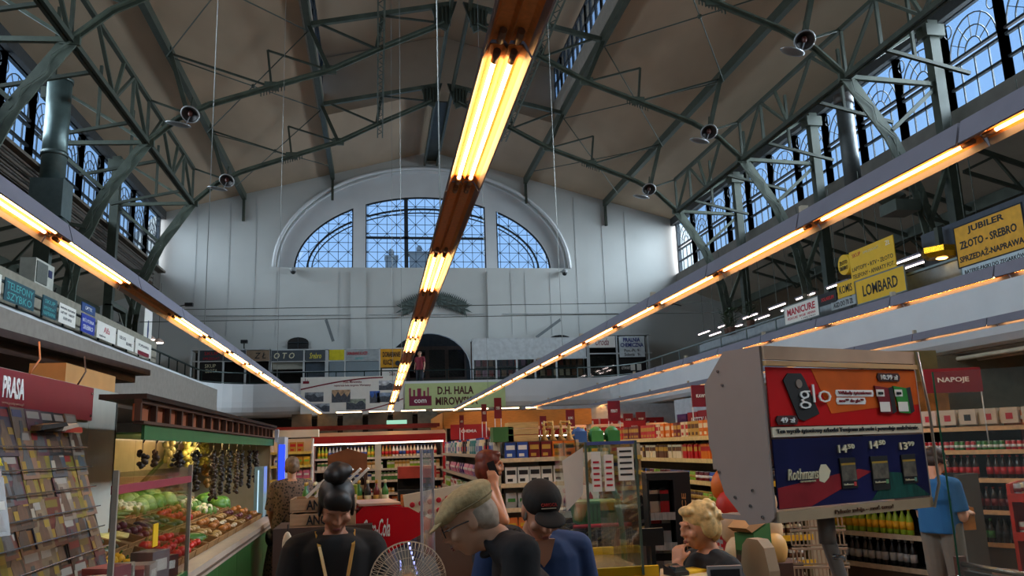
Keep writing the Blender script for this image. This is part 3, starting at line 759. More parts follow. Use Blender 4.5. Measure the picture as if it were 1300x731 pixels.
lsign(6, 46, 360, 'dark teal sign with phone lettering on left gallery railing', m_teal, [('TELEFONY', 0, .2, .86, .34, m_tealL), ('SZYBKO', 0, -.25, .8, .34, m_tealL)])
lsign(54, 73, 385, 'small teal sign with faint lines of lettering', m_teal, [('SKUP', 0, .25, .7, .2, m_tealL), ('SPRZEDAŻ', 0, -.05, .8, .2, m_tealL), ('NAPRAWA', 0, -.33, .8, .2, m_tealL)])
lsign(75, 97, 395, 'white sign with several lines of small grey lettering', m_paper, [('NAPRAWA TELEFONÓW', 0, .3, .85, .13, m_ink), ('LAPTOPY · TABLETY', 0, .05, .8, .12, m_ink), ('SERWIS', 0, -.22, .5, .14, m_ink)])
lsign(103, 121, 410, 'bright blue sign with white lettering on left railing', m_blue, [('BIŻUTERIA', 0, .2, .8, .25, m_whitep), ('SREBRO', 0, -.2, .7, .25, m_whitep)])
lsign(103, 121, 400, 'narrow blue panel above the bright blue railing sign', M('27467c', .5), [('OPTYK', 0, 0, .5, .4, m_whitep)], z0=GP + .52, z1=GP + .74)
lsign(123, 148, 415, 'white sign with red curly lettering', m_paper, [('Alfa', .0, .1, .3, .35, m_redt), ('salon', -.2, -.3, .3, .14, m_ink)])
lsign(149, 171, 425, 'pale sign with two small blocks of print', m_paper, [('USŁUGI', -.2, .1, .35, .2, m_ink), ('KRAWIEC', .2, -.15, .35, .2, m_ink)])
t = lsign(172, 193, 432, 'white sign with a maroon band along its foot', m_paper, [('POPRAWKI', 0, .15, .6, .18, m_ink)])
patch(t, -.6, -.22, .6, -.1, m_maroon)
a = atx(188, 416, -8.2)
t = sign('standing_poster', 'white standing poster with a dark blue figure behind left railing', (-8.2, a.y, a.z - .1), RX, 1.0, 1.5, m_paper); 
MB().prism([(-.05, .35), (.06, .38), (.1, .0), (.02, -.4), (-.06, -.38), (-.1, .05)], 'z', 0, .004).build('printed_figure', M('1c2f66', .6), t)
t['category'] = 'poster'
# condenser unit on the left gallery
a = atx(57, 347, -7.9)
t = E('air_conditioner', (-7.9, a.y, a.z - .35), label='white outdoor air-conditioner unit behind the left railing', cat='air conditioner')
MB().box((-.35, -.55, 0), (.0, .55, .62)).build('casing', M('b9b8ac', .5), t)
MB().box((.0, -.5, .06), (.02, .12, .56)).build('fan_grille', M('5e6058', .6, scale=30), t)
MB().box((.0, .2, .3), (.012, .42, .48)).build('badge', M('1d2350', .4), t)
MB().box((-.3, -.4, -.9), (-.05, .4, 0)).build('bracket', m_steelD, t)
m = MB(); random.seed(3)
pts = [(0.05, .6, .1)]
for k in range(10): pts.append((random.uniform(-.1, .15), .65 + random.uniform(-.15, .3), -.1 * k))
m.tube(pts, .02, 6); m.build('cable_bundle', m_black, t)
# round fan-shaped equipment on left gallery
a = atx(148, 400, -8.1)
t = E('ventilator', (-8.1, a.y, GF), label='black round ventilator in a grey steel stand on left gallery', cat='ventilator')
MB().box((-.1, -.9, 0), (.1, -.75, 1.9)).box((-.1, .6, 0), (.1, .75, 1.9)).box((-.1, -.9, 1.85), (.1, .75, 2.0)).build('stand', m_steelD, t)
MB().tube([(-.1, 0, 1.1), (.12, 0, 1.1)], .38, 20).build('fan_housing', m_black, t)
MB().tube([(0, .2, 1.8), (.1, .6, 1.2), (.12, 1.0, .9), (.1, 1.3, .4)], .03, 6).build('hose', M('6d7068', .5), t)
# hanging dome lamp left gallery
for k, (px, py) in enumerate(((201, 435), (190, 431))):
    a = atx(px, py, -9.5)
    t = E('pendant_lamp', (a.x, a.y, a.z), label='small lit %s pendant lamp over the left gallery' % ('wide' if k == 0 else 'narrow'), cat='lamp')
    MB().lathe([(.28, 0), (.16, .12), (.05, .2)], n=14).build('lamp_shade', M('c0a090', .4), t); MB().lathe([(.2, -.02), (.22, .01)], n=14).build('diffuser', EM((1, .85, .75), 6), t)
    MB().tube([(0, 0, .2), (0, 0, 9.4 - a.z)], .01, 5).build('cord', m_black, t)
# shelf of white boards behind the left railing (parapet ledge)
tag(MB().box((-7.9, 14, GF), (-7.7, 30, GF + 1.25)).build('display_counter', M('8f8878', .7, noise=.15)), 'long beige counter standing behind the left gallery railing', 'counter')
# ---- right gallery signs
XG2 = 11.78
def rsign(name, label, p0, p1, z0, z1, m, texts, X=XG2, **k):
    y0 = atx(p0, 360, X).y; y1 = atx(p1, 360, X).y; w_ = abs(y0 - y1); h_ = z1 - z0
    T = [(s, x * w_, y * h_, tw * w_, th_ * h_, mm) + tuple(r) for s, x, y, tw, th_, mm, *r in texts]
    return sign(name, label, (X, (y0 + y1) / 2, (z0 + z1) / 2), LX, w_, h_, m, T, **k)
rsign('lombard_sign', 'yellow LOMBARD board fixed to the right gallery railing', 1086, 1150, Z(3.16), Z(3.72), m_yel, [('LOMBARD', 0, .0, .72, .5, m_ink, .02)], rim=m_rail2)
t = rsign('pawn_sign', 'tall yellow pawnshop board with faded upper lines above LOMBARD', 1082, 1141, Z(3.75), Z(4.5), m_yel, [('SKUP', -.33, .34, .2, .13, m_redt), ('SPRZEDAŻ', .0, .33, .35, .1, M('c9c0a0', .6)), ('ZŁ', .38, .33, .1, .14, m_paper), ('LAPTOPY • RTV • ZŁOTO', 0, -.12, .92, .14, m_ink, .01), ('TELEFONY • APARATY FOT.', 0, -.36, .94, .14, m_ink, .01)], X=11.76)
rsign('komis_sign', 'yellow KOMIS board beside the LOMBARD sign', 1062, 1084, Z(3.45), Z(3.85), m_yel, [('KOMIS', 0, 0, .75, .5, m_ink, .015)])
rsign('komis_sign', 'grey strip reading AGD under the KOMIS board', 1052, 1084, Z(3.2), Z(3.42), M('9aa2a4', .5), [('AGD DO 70 ZŁ', 0, 0, .8, .6, m_ink, .015)])
rsign('manicure_sign', 'white MANICURE board with red-and-black lettering', 992, 1036, Z(3.2), Z(3.70), m_paper, [('MANICURE', 0, .14, .82, .4, m_redt, .03), ('PEDICURE  WOSK  HENNA', 0, -.23, .82, .14, m_redt, .01), ('I PIĘTRO', .2, -.42, .4, .1, m_ink)], rim=m_rail2)
rsign('manicure_sign', 'black board with red lettering next to MANICURE', 1037, 1060, Z(3.4), Z(3.72), m_black, [('SOLARIUM', 0, 0, .7, .3, M('e02020', .5))])
t = rsign('jeweller_sign', 'large yellow JUBILER board at the right edge of the gallery', 1221, 1312, Z(3.28), Z(4.1), M('dba020', .5), [('JUBILER', -.02, .34, .55, .2, m_ink, .03), ('ZŁOTO - SREBRO', -.02, .02, .85, .2, m_ink, .03), ('SPRZEDAŻ-NAPRAWA', 0, -.3, .95, .2, m_ink, .03)], rim=m_ink)
rsign('jeweller_sign', 'pale blue strip about watch batteries below JUBILER', 1224, 1312, Z(3.06), Z(3.26), M('b9c9d0', .5), [('BATERIE-PASKI DO ZEGARKÓW', 0, 0, .92, .5, m_ink, .02)])
# dark blue-grey shop hoarding behind
tag(MB().box((12.6, 11.0, GF + .9), (12.7, 16.4, GF + 1.75)).build('hoarding', M('3b424e', .6)), 'dark blue-grey hoarding between LOMBARD and JUBILER boards', 'panel')
tag(MB().box((12.6, 9.0, GF), (12.8, 30, GF + .9)).build('display_counter', M('8c9296', .6)), 'long pale counter behind the right gallery railing', 'counter')
# gold drum sign and gold lamp
a = atx(1072, 336, 11.8)
t = E('drum_sign', (11.8, a.y, a.z), label='round yellow drum sign on the side of the tall pawnshop board', cat='sign')
MB().tube([(-.02, 0, 0), (.3, 0, 0)], .26, 20).build('drum', m_yel, t)
letter('ZŁOTO', m_ink, t, (-.03, 0, .05), LX, (0, 0, 1), .34, .1); letter('SREBRO', m_ink, t, (-.03, 0, -.09), LX, (0, 0, 1), .36, .1)
a = atx(1195, 322, 12.4)
t = E('gold_lamp', (12.4, a.y, a.z), label='gold hexagonal lamp hanging from the column beside JUBILER', cat='lamp')
MB().lathe([(.3, -.1), (.42, .0), (.42, .12), (.3, .16)], n=6, smooth=False).build('lamp_shade', M('d89a18', .25, .8, noise=0), t)
MB().box((-.06, -.06, .16), (.06, .06, .6)).build('bracket', m_steelD, t); MB().lathe([(.1, -.12), (.14, -.09)], n=8).build('bulb', EM((1, .6, .15), 8), t)
# black speaker and potted shrubs near the railing, camera
a = atx(1142, 262, 13.6)
t = E('vent_box', (13.6, a.y, a.z), label='dark square vent hood under the right gallery roof', cat='vent')
MB().box((-.35, -.35, -.2), (.35, .35, .1)).build('hood', m_steelD, t); MB().tube([(0, 0, .1), (-.3, .3, .5), (-.6, .6, .7)], .28, 10).build('elbow', m_steelD, t)
def leafy(x, y, z, n, r, h, label, name='potted_plant', cat='plant', seed=1, cols=('2c3f22',), pot=True):
    random.seed(seed); t = E(name, (x, y, z), label=label, cat=cat)
    if pot: MB().lathe([(.1, 0), (.14, .2), (.15, .22)], n=10).build('pot', M('6a4a3a', .7), t)
    m = MB()
    for k in range(n):
        a = random.uniform(0, 2 * PI); rr = random.uniform(0, r); zz = random.uniform(.2, h)
        p = Vector((rr * math.cos(a), rr * math.sin(a), zz)); q = p + Vector((math.cos(a) * .12, math.sin(a) * .12, random.uniform(-.02, .1)))
        m.bar(p, q, .05, .006)
    m.tube([(0, 0, .15), (0, 0, h * .8)], .012, 5)
    m.build('foliage', M(cols[0], .7), t)['kind'] = 'stuff'; return t
for k, px in enumerate((925, 930, 955)):
    y = atx(px, 430, 12.5).y; leafy(12.5, y, GF + .9, 60, .3, .9, '%s potted plant standing behind the right gallery railing' % ['farthest', 'middle', 'nearest'][k], seed=k)
# ---- far gallery shops
YS = 38.4
def P2(px, py, Y=YS): return aty(px, py, Y)
m_sf = M('bcbfc0', .6, noise=.05)
def shop(name, label, px0, px1, py0, posts, rails, back, cat='kiosk'):
    a = P2(px0, py0); b = P2(px1, py0); t = E(name, (a.x, YS, GF), label=label, cat=cat)
    W = b.x - a.x; Hh = a.z - GF
    for px in posts:
        x = P2(px, py0).x - a.x; MB().box((x - .04, -.04, 0), (x + .04, .04, Hh)).build('post', m_sf, t)
    for py in rails:
        z = P2(px0, py).z - GF; MB().box((0, -.035, z - .03), (W, .035, z + .03)).build('rail', m_sf, t)
    MB().box((0, .9, 0), (W, .95, Hh)).build('back_panel', back, t)
    MB().box((0, -.04, Hh - .04), (W, .95, Hh + .02)).build('roof_panel', m_sf, t)
    return t, a, W, Hh
def panel(t, a, px0, py0, px1, py1, m, texts=(), name='fascia_panel', dy=-.045):
    p = P2(px0, py0); q = P2(px1, py1)
    x0, x1 = p.x - a.x, q.x - a.x; z1, z0 = p.z - GF, q.z - GF
    MB().box((x0, dy, z0), (x1, dy + .02, z1)).build(name, m, t)
    for s, fx, fy, fw, fh, mm, *r in texts:
        letter(s, mm, t, ((x0 + x1) / 2 + fx * (x1 - x0), dy - .004, (z0 + z1) / 2 + fy * (z1 - z0)), FX, (0, 0, 1), fw * (x1 - x0), fh * (z1 - z0), r[0] if r else .0, shear=r[1] if len(r) > 1 else 0)
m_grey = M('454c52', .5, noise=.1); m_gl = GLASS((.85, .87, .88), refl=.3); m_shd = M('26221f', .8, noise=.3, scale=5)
m_lets = M('d8d0b0', .5, noise=0)
t, a, W_, Hh = shop('gold_kiosk', 'grey kiosk with ZŁOTO fascia at the corner of the far gallery', 243, 343, 444, (243, 253, 284, 312, 343), (459,), m_shd)
panel(t, a, 254, 445, 283, 458, M('3a4046', .5), [('SKUP', 0, .2, .6, .3, m_redt), ('SPRZEDAŻ', 0, -.25, .7, .3, m_redt)])
panel(t, a, 255, 461, 282, 474, m_black, [('SKUP', -.05, .22, .5, .34, m_lets), ('ZŁOTA', 0, -.25, .55, .34, m_lets)])
panel(t, a, 284, 445, 312, 458, m_grey, [('%', .3, 0, .15, .5, m_yel)])
panel(t, a, 313, 445, 342, 458, M('8c7660', .5), [('Z Ł', .1, 0, .5, .55, m_ink, .01, .2)])
t2, a2, W2, H2 = shop('silver_kiosk', 'kiosk with ZŁOTO and Srebro lettering and striped shutters', 344, 415, 444, (344, 386, 414), (459, 473), m_shd)
panel(t2, a2, 345, 445, 385, 458, m_grey, [('O T O', -.1, 0, .65, .55, m_lets, .01, .2)])
panel(t2, a2, 388, 445, 413, 458, m_grey, [('Srebro', 0, 0, .6, .55, M('d8c84a', .5), .01, .3)])
panel(t2, a2, 345, 460, 385, 468, M('a8a598', .6, noise=.15, stretch=(1, 1, 20)), name='shutter', dy=.1)
panel(t2, a2, 388, 460, 413, 480, M('4a5560', .3), name='shutter', dy=.1)
t3, a3, W3, H3 = shop('key_kiosk', 'key-cutting kiosk with mirror windows reflecting the hall', 416, 515, 443, (416, 438, 482, 514), (458,), m_shd)
panel(t3, a3, 418, 444, 437, 457, M('c8b820', .5))
panel(t3, a3, 439, 444, 481, 457, M('9aa0a2', .5), [('DORABIANIE KLUCZY', -.15, .15, .62, .3, m_redt, .01), ('zamki', -.1, -.28, .25, .25, m_tealL)])
m_mir = M('a8b4bc', .04, .95, noise=0, name='mirror_glass')
panel(t3, a3, 418, 459, 437, 482, m_mir, name='pane'); panel(t3, a3, 439, 459, 481, 482, m_mir, name='pane')
panel(t3, a3, 483, 443, 511, 466, M('d0921c', .5), [('DORABIANIE', 0, .2, .8, .28, m_ink, .02), ('KLUCZY', -.15, -.22, .45, .28, m_ink, .02)])
p = P2(505, 461); MB().lathe([(.12, 0), (.12, .03)], n=14).build('emblem', M('303438', .5), t3, loc=(p.x - a3.x, -.06, p.z - GF)).rotation_euler = (PI / 2, 0, 0)
panel(t3, a3, 485, 468, 511, 482, m_paper, [('24h', 0, 0, .3, .4, m_maroon)], name='price_board')
t4, a4, W4, H4 = shop('glass_shop', 'long white-fronted shop with glazed goods right of the arched doorway', 600, 745, 430, (600, 629, 655, 678, 705, 745), (456,), M('5a4436', .8, noise=.4, scale=8))
panel(t4, a4, 601, 431, 744, 455, M('c2c6c8', .6), name='fascia_panel')
for k, (x0, x1) in enumerate(((601, 628), (630, 654), (656, 677), (679, 704), (706, 744))): panel(t4, a4, x0, 457, x1, 484, m_gl, name='pane', dy=-.01)
t5, a5, W5, H5 = shop('laundry_shop', 'dry-cleaning shop with blue PRALNIA CHEMICZNA sign on the far gallery', 746, 826, 425, (746, 782, 822), (449,), m_shd)
panel(t5, a5, 747, 427, 781, 441, m_paper, [('Uroda', 0, 0, .5, .6, m_maroon, 0, .3)])
panel(t5, a5, 785, 427, 819, 453, M('cfd6da', .5), [('PRALNIA', 0, .33, .66, .2, M('1a2a7a', .5), .03), ('CHEMICZNA', 0, .08, .9, .2, M('1a2a7a', .5), .03), ('Pon.-Pt. 9-', 0, -.18, .62, .15, m_ink, .01), ('Sobota   9-', 0, -.37, .62, .15, m_ink, .01)])
panel(t5, a5, 785, 456, 818, 474, m_black, [('OTWARTE', -.2, -.1, .4, .2, m_paper)], name='window_board')
for k, x0 in enumerate((800, 808)): panel(t5, a5, x0, 462, x0 + 6, 470, m_paper, name='notice', dy=-.06)
panel(t5, a5, 747, 452, 781, 482, m_gl, name='pane', dy=-.01)
# shelves of goods inside the glass shop, each packet its own thing
random.seed(11)
gcols = ['8c5a3a', 'b08860', '6a7a5a', 'a04a3a', 'c0b090', '3a3a48', 'b07a8a']
gm = [MB().box((-.1, -.05, 0), (.1, .05, .3)).mesh('packet', M(c, .6)) for c in gcols]
for j in range(3):
    tag(MB().box((a4.x + .1, YS + .4, GF + .55 + j * .5), (a4.x + W4 - .1, YS + .7, GF + .58 + j * .5)).build('goods_shelf', M('6a5a4a', .6)), '%s display shelf inside the white-fronted far shop' % ['lowest', 'middle', 'highest'][j], 'shelf')
    for k in range(17):
        c = random.randrange(7); o = inst('packet', gm[c], (a4.x + .3 + k * .32, YS + .5, GF + .58 + j * .5), rot=(0, 0, random.uniform(-.3, .3)))
        cn = ['brown', 'tan', 'olive', 'rust-red', 'cream', 'navy', 'pink'][c]
        tag(o, '%s packet, %s from the doorway on the %s shelf, white-fronted far shop' % (cn, nth(k), ['lowest', 'middle', 'highest'][j]), 'packet', '%s packets, %s far-shop shelf' % (cn, ['lowest', 'middle', 'highest'][j]))
# ---- banners on the far parapet
YB = 36.84
def banner(name, label, px0, py0, px1, py1, m):
    a = aty(px0, py0, YB); b = aty(px1, py1, YB); w_ = b.x - a.x; h_ = a.z - b.z
    t = E(name, label=label, cat='banner'); frame_at(t, ((a.x + b.x) / 2, YB, (a.z + b.z) / 2), FX)
    MB().box((-w_ / 2, -h_ / 2, -.01), (w_ / 2, h_ / 2, 0)).build('cloth', m, t); return t, w_, h_
t, w_, h_ = banner('hall_banner', 'pale green banner reading D.H. HALA MIROWSKA with maroon logo', 514, 487, 642, 516, M('b9c98e', .7, noise=.04))
for s, y in (('D.H. HALA', .2), ('MIROWSKA', -.22)):
    me = text_mesh(s, w_ * (.36 if y > 0 else .42), h_ * .32, .03, .004); me.materials.append(M('4a1f1a', .6)); inst('lettering', me, (w_ * (-.0 if y > 0 else .01), h_ * y, .001), parent=t)
MB().prism([(-w_ * .46, -h_ * .38), (-w_ * .24, -h_ * .38), (-w_ * .24, 0), (-w_ * .46, 0)], 'z', 0, .004).build('logo_base', M('7a1c3c', .6), t)
MB().box((-w_ * .46, 0, 0), (-w_ * .44, h_ * .32, .004)).box((-w_ * .42, 0, 0), (-w_ * .40, h_ * .25, .004)).box((-w_ * .38, 0, 0), (-w_ * .34, h_ * .3, .004)).box((-w_ * .32, 0, 0), (-w_ * .30, h_ * .2, .004)).box((-w_ * .28, 0, 0), (-w_ * .265, h_ * .34, .004)).build('logo_skyline', M('8a2c4c', .6), t)
me = text_mesh('com', w_ * .12, h_ * .14, .02, .003); me.materials.append(m_whitep); inst('lettering', me, (-w_ * .35, -h_ * .2, .005), parent=t)
t, w_, h_ = banner('photo_banner', 'white banner with six old pictures of the hall and maroon curves', 382, 479, 512, 524, m_paper)
def arc_strip(P, wd, m, nm_):
    b = MB()
    for p, q in zip(P, P[1:]): b.bar((p[0], p[1], .002), (q[0], q[1], .002), wd, .003, up=(0, 0, 1))
    b.build(nm_, m, t)
arc_strip([(-w_ * .5 + w_ * .8 * k / 12, h_ * (.18 + .28 * math.sin(k / 12 * PI / 2))) for k in range(13)], .06, m_maroon, 'maroon_curve')
arc_strip([(-w_ * .2 + w_ * .7 * k / 12, h_ * (-.48 + .36 * (k / 12) ** 2)) for k in range(13)], .05, m_maroon, 'maroon_curve')
for s, y, ww in (('Hala Mirowska', .36, .18), ('najstarsza hala targowa Warszawy', .26, .36)):
    me = text_mesh(s, w_ * ww, h_ * .07, .01, .003); me.materials.append(m_maroon); inst('lettering', me, (0, h_ * y, .001), parent=t)
def picture(x0, y0, x1, y1, c, hh=.6):
    f = MB().box((x0 * w_, y0 * h_, .001), (x1 * w_, y1 * h_, .004)).build('printed_picture', M(c, .7, noise=.5, scale=6), t)
    n = 6; P = [(x0 * w_, y0 * h_)] + [(x1 * w_, y0 * h_)]
    random.seed(int(x0 * 100) + 5); rr = random.random
    P += [(x1 * w_ - (x1 - x0) * w_ * k / n, y0 * h_ + (y1 - y0) * h_ * (.4 + .5 * rr())) for k in range(n + 1)]
    MB().prism(P, 'z', .004, .006).build('printed_building', M('4a4f58', .7, noise=.4, scale=10), t)
for x0, y0, x1, y1, c in ((-.46, -.15, -.28, .1, '8a9098'), (-.38, -.42, -.22, -.2, '9aa0a8'), (-.2, -.18, -.02, .15, 'b89878'), (-.06, -.38, .13, -.1, '8f988a'), (.17, -.22, .27, .1, '3c62b0'), (.26, .12, .48, .38, 'c0c4c8'), (.24, -.2, .46, .05, '8898b0')): picture(x0, y0, x1, y1, c)
MB().box((-w_ * .48, h_ * .33, .001), (-w_ * .42, h_ * .4, .004)).box((-w_ * .46, h_ * .4, .001), (-w_ * .455, h_ * .47, .004)).box((-w_ * .44, h_ * .4, .001), (-w_ * .436, h_ * .44, .004)).build('logo_mark', m_maroon, t)
# ---- relief garland, domes and brackets on the far wall
p = aty(551, 388, 39.95); random.seed(5)
t = E('wall_garland', (p.x, 39.93, p.z), label='dark grey-green garland of leaves with a small figure on far wall', cat='relief')
gl = M('4a5450', .7, noise=.3)
lm = MB().prism([(0, 0), (.2, .06), (.52, 0), (.2, -.06)], 'y', -.03, .0).mesh('leaf', gl)
for s in (-1, 1):
    for k in range(15):
        x = s * (.12 + k * .095); base = .30 - (k / 15) ** 1.5 * .5
        for up_ in (1.25, .45, -.5, -1.3):
            o = inst('leaf', lm, (x, -.02 * (k % 3), base), parent=t); an = up_ * .9
            o.rotation_euler = (0, -an if s > 0 else -(PI - an), 0)
MB().ell((0, -.05, .75), (.12, .08, .14)).ell((0, -.04, .45), (.2, .08, .25)).ell((-.1, -.04, .95), (.06, .05, .12)).build('figure', M('3c4340', .7), t)
for k, (px, py) in enumerate(((372, 344), (717, 346))):
    p = aty(px, py, 39.7); t = E('dome_camera', (p.x, 39.75, p.z), label='black dome camera below the %s end of the big arch' % ('left' if k == 0 else 'right').replace('left', 'air-duct-side').replace('right', 'yellow-sign-side'), cat='camera')
    MB().lathe([(.14, .0), (.16, .1), (.05, .2)], n=12).build('mount', M('8f9294', .5), t); MB().ell((0, 0, -.02), .13).build('dome', m_black, t); MB().box((-.03, 0, .1), (.03, .25, .16)).build('bracket', M('8f9294', .5), t)
for k, (a_, b_) in enumerate((((414, 406), (423, 433)), ((711, 406), (681, 428)))):
    p = aty(*a_, 39.2); q = aty(*b_, 39.2)
    t = E('slanted_tube_lamp', p, label=['short slanted strip lamp left of the doorway arch', 'long slanted strip lamp above the glass shop'][k], cat='lamp')
    MB().bar((0, 0, 0), q - p, .16, .14).build('housing', M('6d7274', .5), t); MB().bar((0, 0, .05), (0, .75, .05), .04, .04).build('bracket', m_steelD, t)
for k, (px, py, sgn) in enumerate(((222, 390, 1), (310, 437, 1), (865, 388, -1))):
    p = aty(px, py, 39.0); t = E('floodlight', p, label=['floodlight on an arm at the upper part of the far wall beside the left windows', 'small black floodlight standing on the gold kiosk roof', 'floodlight on an arm near the right end of the far wall'][k], cat='lamp')
    MB().tube([(0, 0, 0), (sgn * .5, 0, .12)] if k != 1 else [(0, 0, -.3), (0, 0, .1)], .03, 6).build('arm', m_steelD, t)
    MB().box((sgn * .45 if k != 1 else -.15, -.12, .05), (sgn * .45 + sgn * .35 if k != 1 else .15, .12, .2)).build('lamp_head', m_black, t)
# ================================================================== THE MARKET
# ---- goods: one mesh per kind and colour
GC = {}
m_cap = M('d8d8d8', .4, noise=0); m_lidr = M('b01820', .4, noise=0); m_lbl = M('e8e0d0', .6, noise=0)
CN = {'red': 'b81c22', 'dark red': '6e1418', 'green': '3c7a34', 'yellow': 'd8a822', 'orange': 'd8701c', 'white': 'e0dcd2', 'blue': '2a4c9a', 'pink': 'c86a8a', 'purple': '6a3c84', 'black': '18161a', 'brown': '5c3820', 'gold': 'b88c34', 'cream': 'd8c8a0', 'teal': '2a7a7c', 'lime': '8cb030', 'silver': 'a8acb0', 'cola': '22100c', 'clear': 'a8b8b4'}
def good(kind, c, c2='white'):
    k = (kind, c, c2)
    if k in GC: return GC[k]
    a, b = M(CN[c], .35, noise=.04, name=c.replace(' ', '_')), M(CN[c2], .5, noise=0, name=c2.replace(' ', '_'))
    m = MB()
    if kind == 'bottle':
        m.lathe([(.036, 0), (.04, .02), (.04, .17), (.03, .21), (.014, .25), (.014, .285)], n=8)
        m.mat(1).lathe([(.042, .06), (.042, .15)], n=8).lathe([(.017, .275), (.017, .30)], n=8)
    elif kind == 'wine bottle':
        m.lathe([(.037, 0), (.037, .18), (.03, .21), (.014, .235), (.014, .30)], n=8); m.mat(1).lathe([(.039, .05), (.039, .14)], n=8).lathe([(.016, .27), (.016, .305)], n=8)
    elif kind == 'can':
        m.lathe([(.028, 0), (.033, .01), (.033, .11), (.027, .12)], n=8); m.mat(1).lathe([(.027, .12), (.027, .123)], n=8).lathe([(.034, .04), (.034, .075)], n=8)
    elif kind == 'jar':
        m.lathe([(.038, 0), (.042, .01), (.042, .10), (.036, .115)], n=8); m.mat(1).lathe([(.038, .115), (.038, .135)], n=8).lathe([(.0435, .03), (.0435, .08)], n=8)
    elif kind == 'carton':
        m.box((-.045, -.04, 0), (.045, .04, .2)); m.mat(1).box((-.046, -.042, .11), (.046, -.04, .17)).box((-.02, -.02, .2), (.02, .02, .215))
    elif kind == 'box':
        m.box((-.075, -.04, 0), (.075, .04, .22)); m.mat(1).box((-.06, -.042, .12), (.06, -.04, .18)).box((-.05, -.042, .03), (.02, -.04, .07))
    elif kind == 'packet':
        m.add([(-.07, 0, 0), (.07, 0, 0), (.075, -.03, .09), (-.075, -.03, .09), (-.07, 0, .2), (.07, 0, .2), (.075, .03, .09), (-.075, .03, .09)], [(0, 1, 2, 3), (3, 2, 5, 4), (1, 0, 7, 6), (6, 7, 4, 5), (0, 3, 4, 7), (1, 6, 5, 2)])
        m.mat(1).box((-.05, -.034, .085), (.05, -.028, .13))
    elif kind == 'detergent bottle':
        m.box((-.05, -.03, 0), (.05, .03, .19)).box((-.025, -.02, .19), (.025, .02, .24)); m.mat(1).box((-.02, -.03, .24), (.02, .02, .27)).box((-.04, -.033, .05), (.04, -.03, .14))
    elif kind == 'jug':
        m.box((-.06, -.06, 0), (.06, .06, .2)).box((-.03, -.03, .2), (.03, .03, .25)); m.mat(1).box((-.03, -.03, .25), (.03, .03, .28)).box((-.05, -.063, .05), (.05, -.06, .13))
    me = m.mesh(kind.replace(' ', '_'), [a, b]); GC[k] = me; return me
PITCH = {'bottle': .092, 'wine bottle': .09, 'can': .075, 'jar': .095, 'carton': .1, 'box': .165, 'packet': .16, 'detergent bottle': .115, 'jug': .135}
NG = [0]
def put(kind, c, c2, loc, rz, label, group):
    o = inst(kind.replace(' ', '_'), good(kind, c, c2), loc, (0, 0, rz)); tag(o, label, kind if ' ' not in kind else kind.split()[1] if kind != 'wine bottle' else 'bottle', group); NG[0] += 1; return o
def pl(kind): return kind + ('es' if kind.endswith('x') else 's')
def rack(name, label, desc, org, deg, W, D, levels, top, specs, m=None, rail='d8c060', gap=1.0, back=None, seed=0, thick=.03, cat='shelf', ends=True, end0='far end'):
    """shelf rack: local x along its width, -y is the customer side. specs: per level (kind, [(colour, colour2)...]) or None"""
    random.seed(seed); m = m or M('b4a890', .5, noise=.05, name='shelf_metal'); mr = M(rail, .5, noise=.15, scale=20, name='price_rail')
    rz = math.radians(deg); t = E(name, (org[0], org[1], 0), rz, label=label, cat=cat)
    bk = back or M('6a5c4a', .7, noise=.1)
    MB().box((0, D - .03, 0), (W, D, top)).build('back_panel', bk, t)
    if ends:
        for x in (0, W): MB().box((x - .02, 0.1, 0), (x + .02, D, top)).build('side_panel', m, t)
    MB().box((0, .02, 0), (W, D, levels[-1] - .02)).build('plinth', M('4a4038', .6), t)
    c, s = math.cos(rz), math.sin(rz)
    for li, z in enumerate(levels):
        sh = MB().box((0, 0.0, z - thick), (W, D - .03, z)).build('shelf_board', m, t)
        MB().box((0, -.012, z - thick - .015), (W, 0.0, z + .012)).build('price_rail', mr, sh)
        if not specs[li]: continue
        kind, cols = specs[li]; p = PITCH[kind] * gap; n = int((W - .1) / p); run = 0; cc = cols[0]; cnt = 0
        for k in range(n):
            if run <= 0: cc = random.choice(cols); run = random.randint(2, 5)
            run -= 1
            if random.random() < .05: continue
            lx = .07 + p * (k + .5); ly = .09 + random.uniform(-.01, .02)
            lvl = ORD[li]
            lab = '%s %s, %s from the %s, %s shelf of %s' % (cc[0] if cc[0] != 'cola' else 'dark cola', kind, nth(cnt), end0, lvl, desc); cnt += 1
            put(kind, cc[0], cc[1], (org[0] + lx * c - ly * s, org[1] + lx * s + ly * c, z), rz + random.uniform(-.06, .06), lab, '%s %s, %s shelf of %s' % (cc[0], pl(kind), lvl, desc))
    return t
# -- cosmetics gondola running down the middle aisle (faces the vegetable stall)
L5 = [1.6, 1.22, .86, .5, .16]
rack('long_gondola', 'long shelf gondola of toiletries along the dark-boarded aisle', 'the toiletries gondola', (1.62, 20.6), -90, 9.4, .6, L5, 1.62,
     [('detergent bottle', [('white', 'pink'), ('silver', 'blue'), ('teal', 'white'), ('black', 'red'), ('cream', 'blue')]), ('packet', [('pink', 'white'), ('purple', 'white'), ('white', 'purple')]), ('carton', [('white', 'red'), ('cream', 'green'), ('lime', 'white')]), ('packet', [('white', 'blue'), ('yellow', 'red'), ('orange', 'white')]), ('packet', [('red', 'white'), ('cream', 'red'), ('white', 'red')])],
     m=M('8a8480', .5), rail='a89880', gap=1.25, seed=1, end0='cooler end')
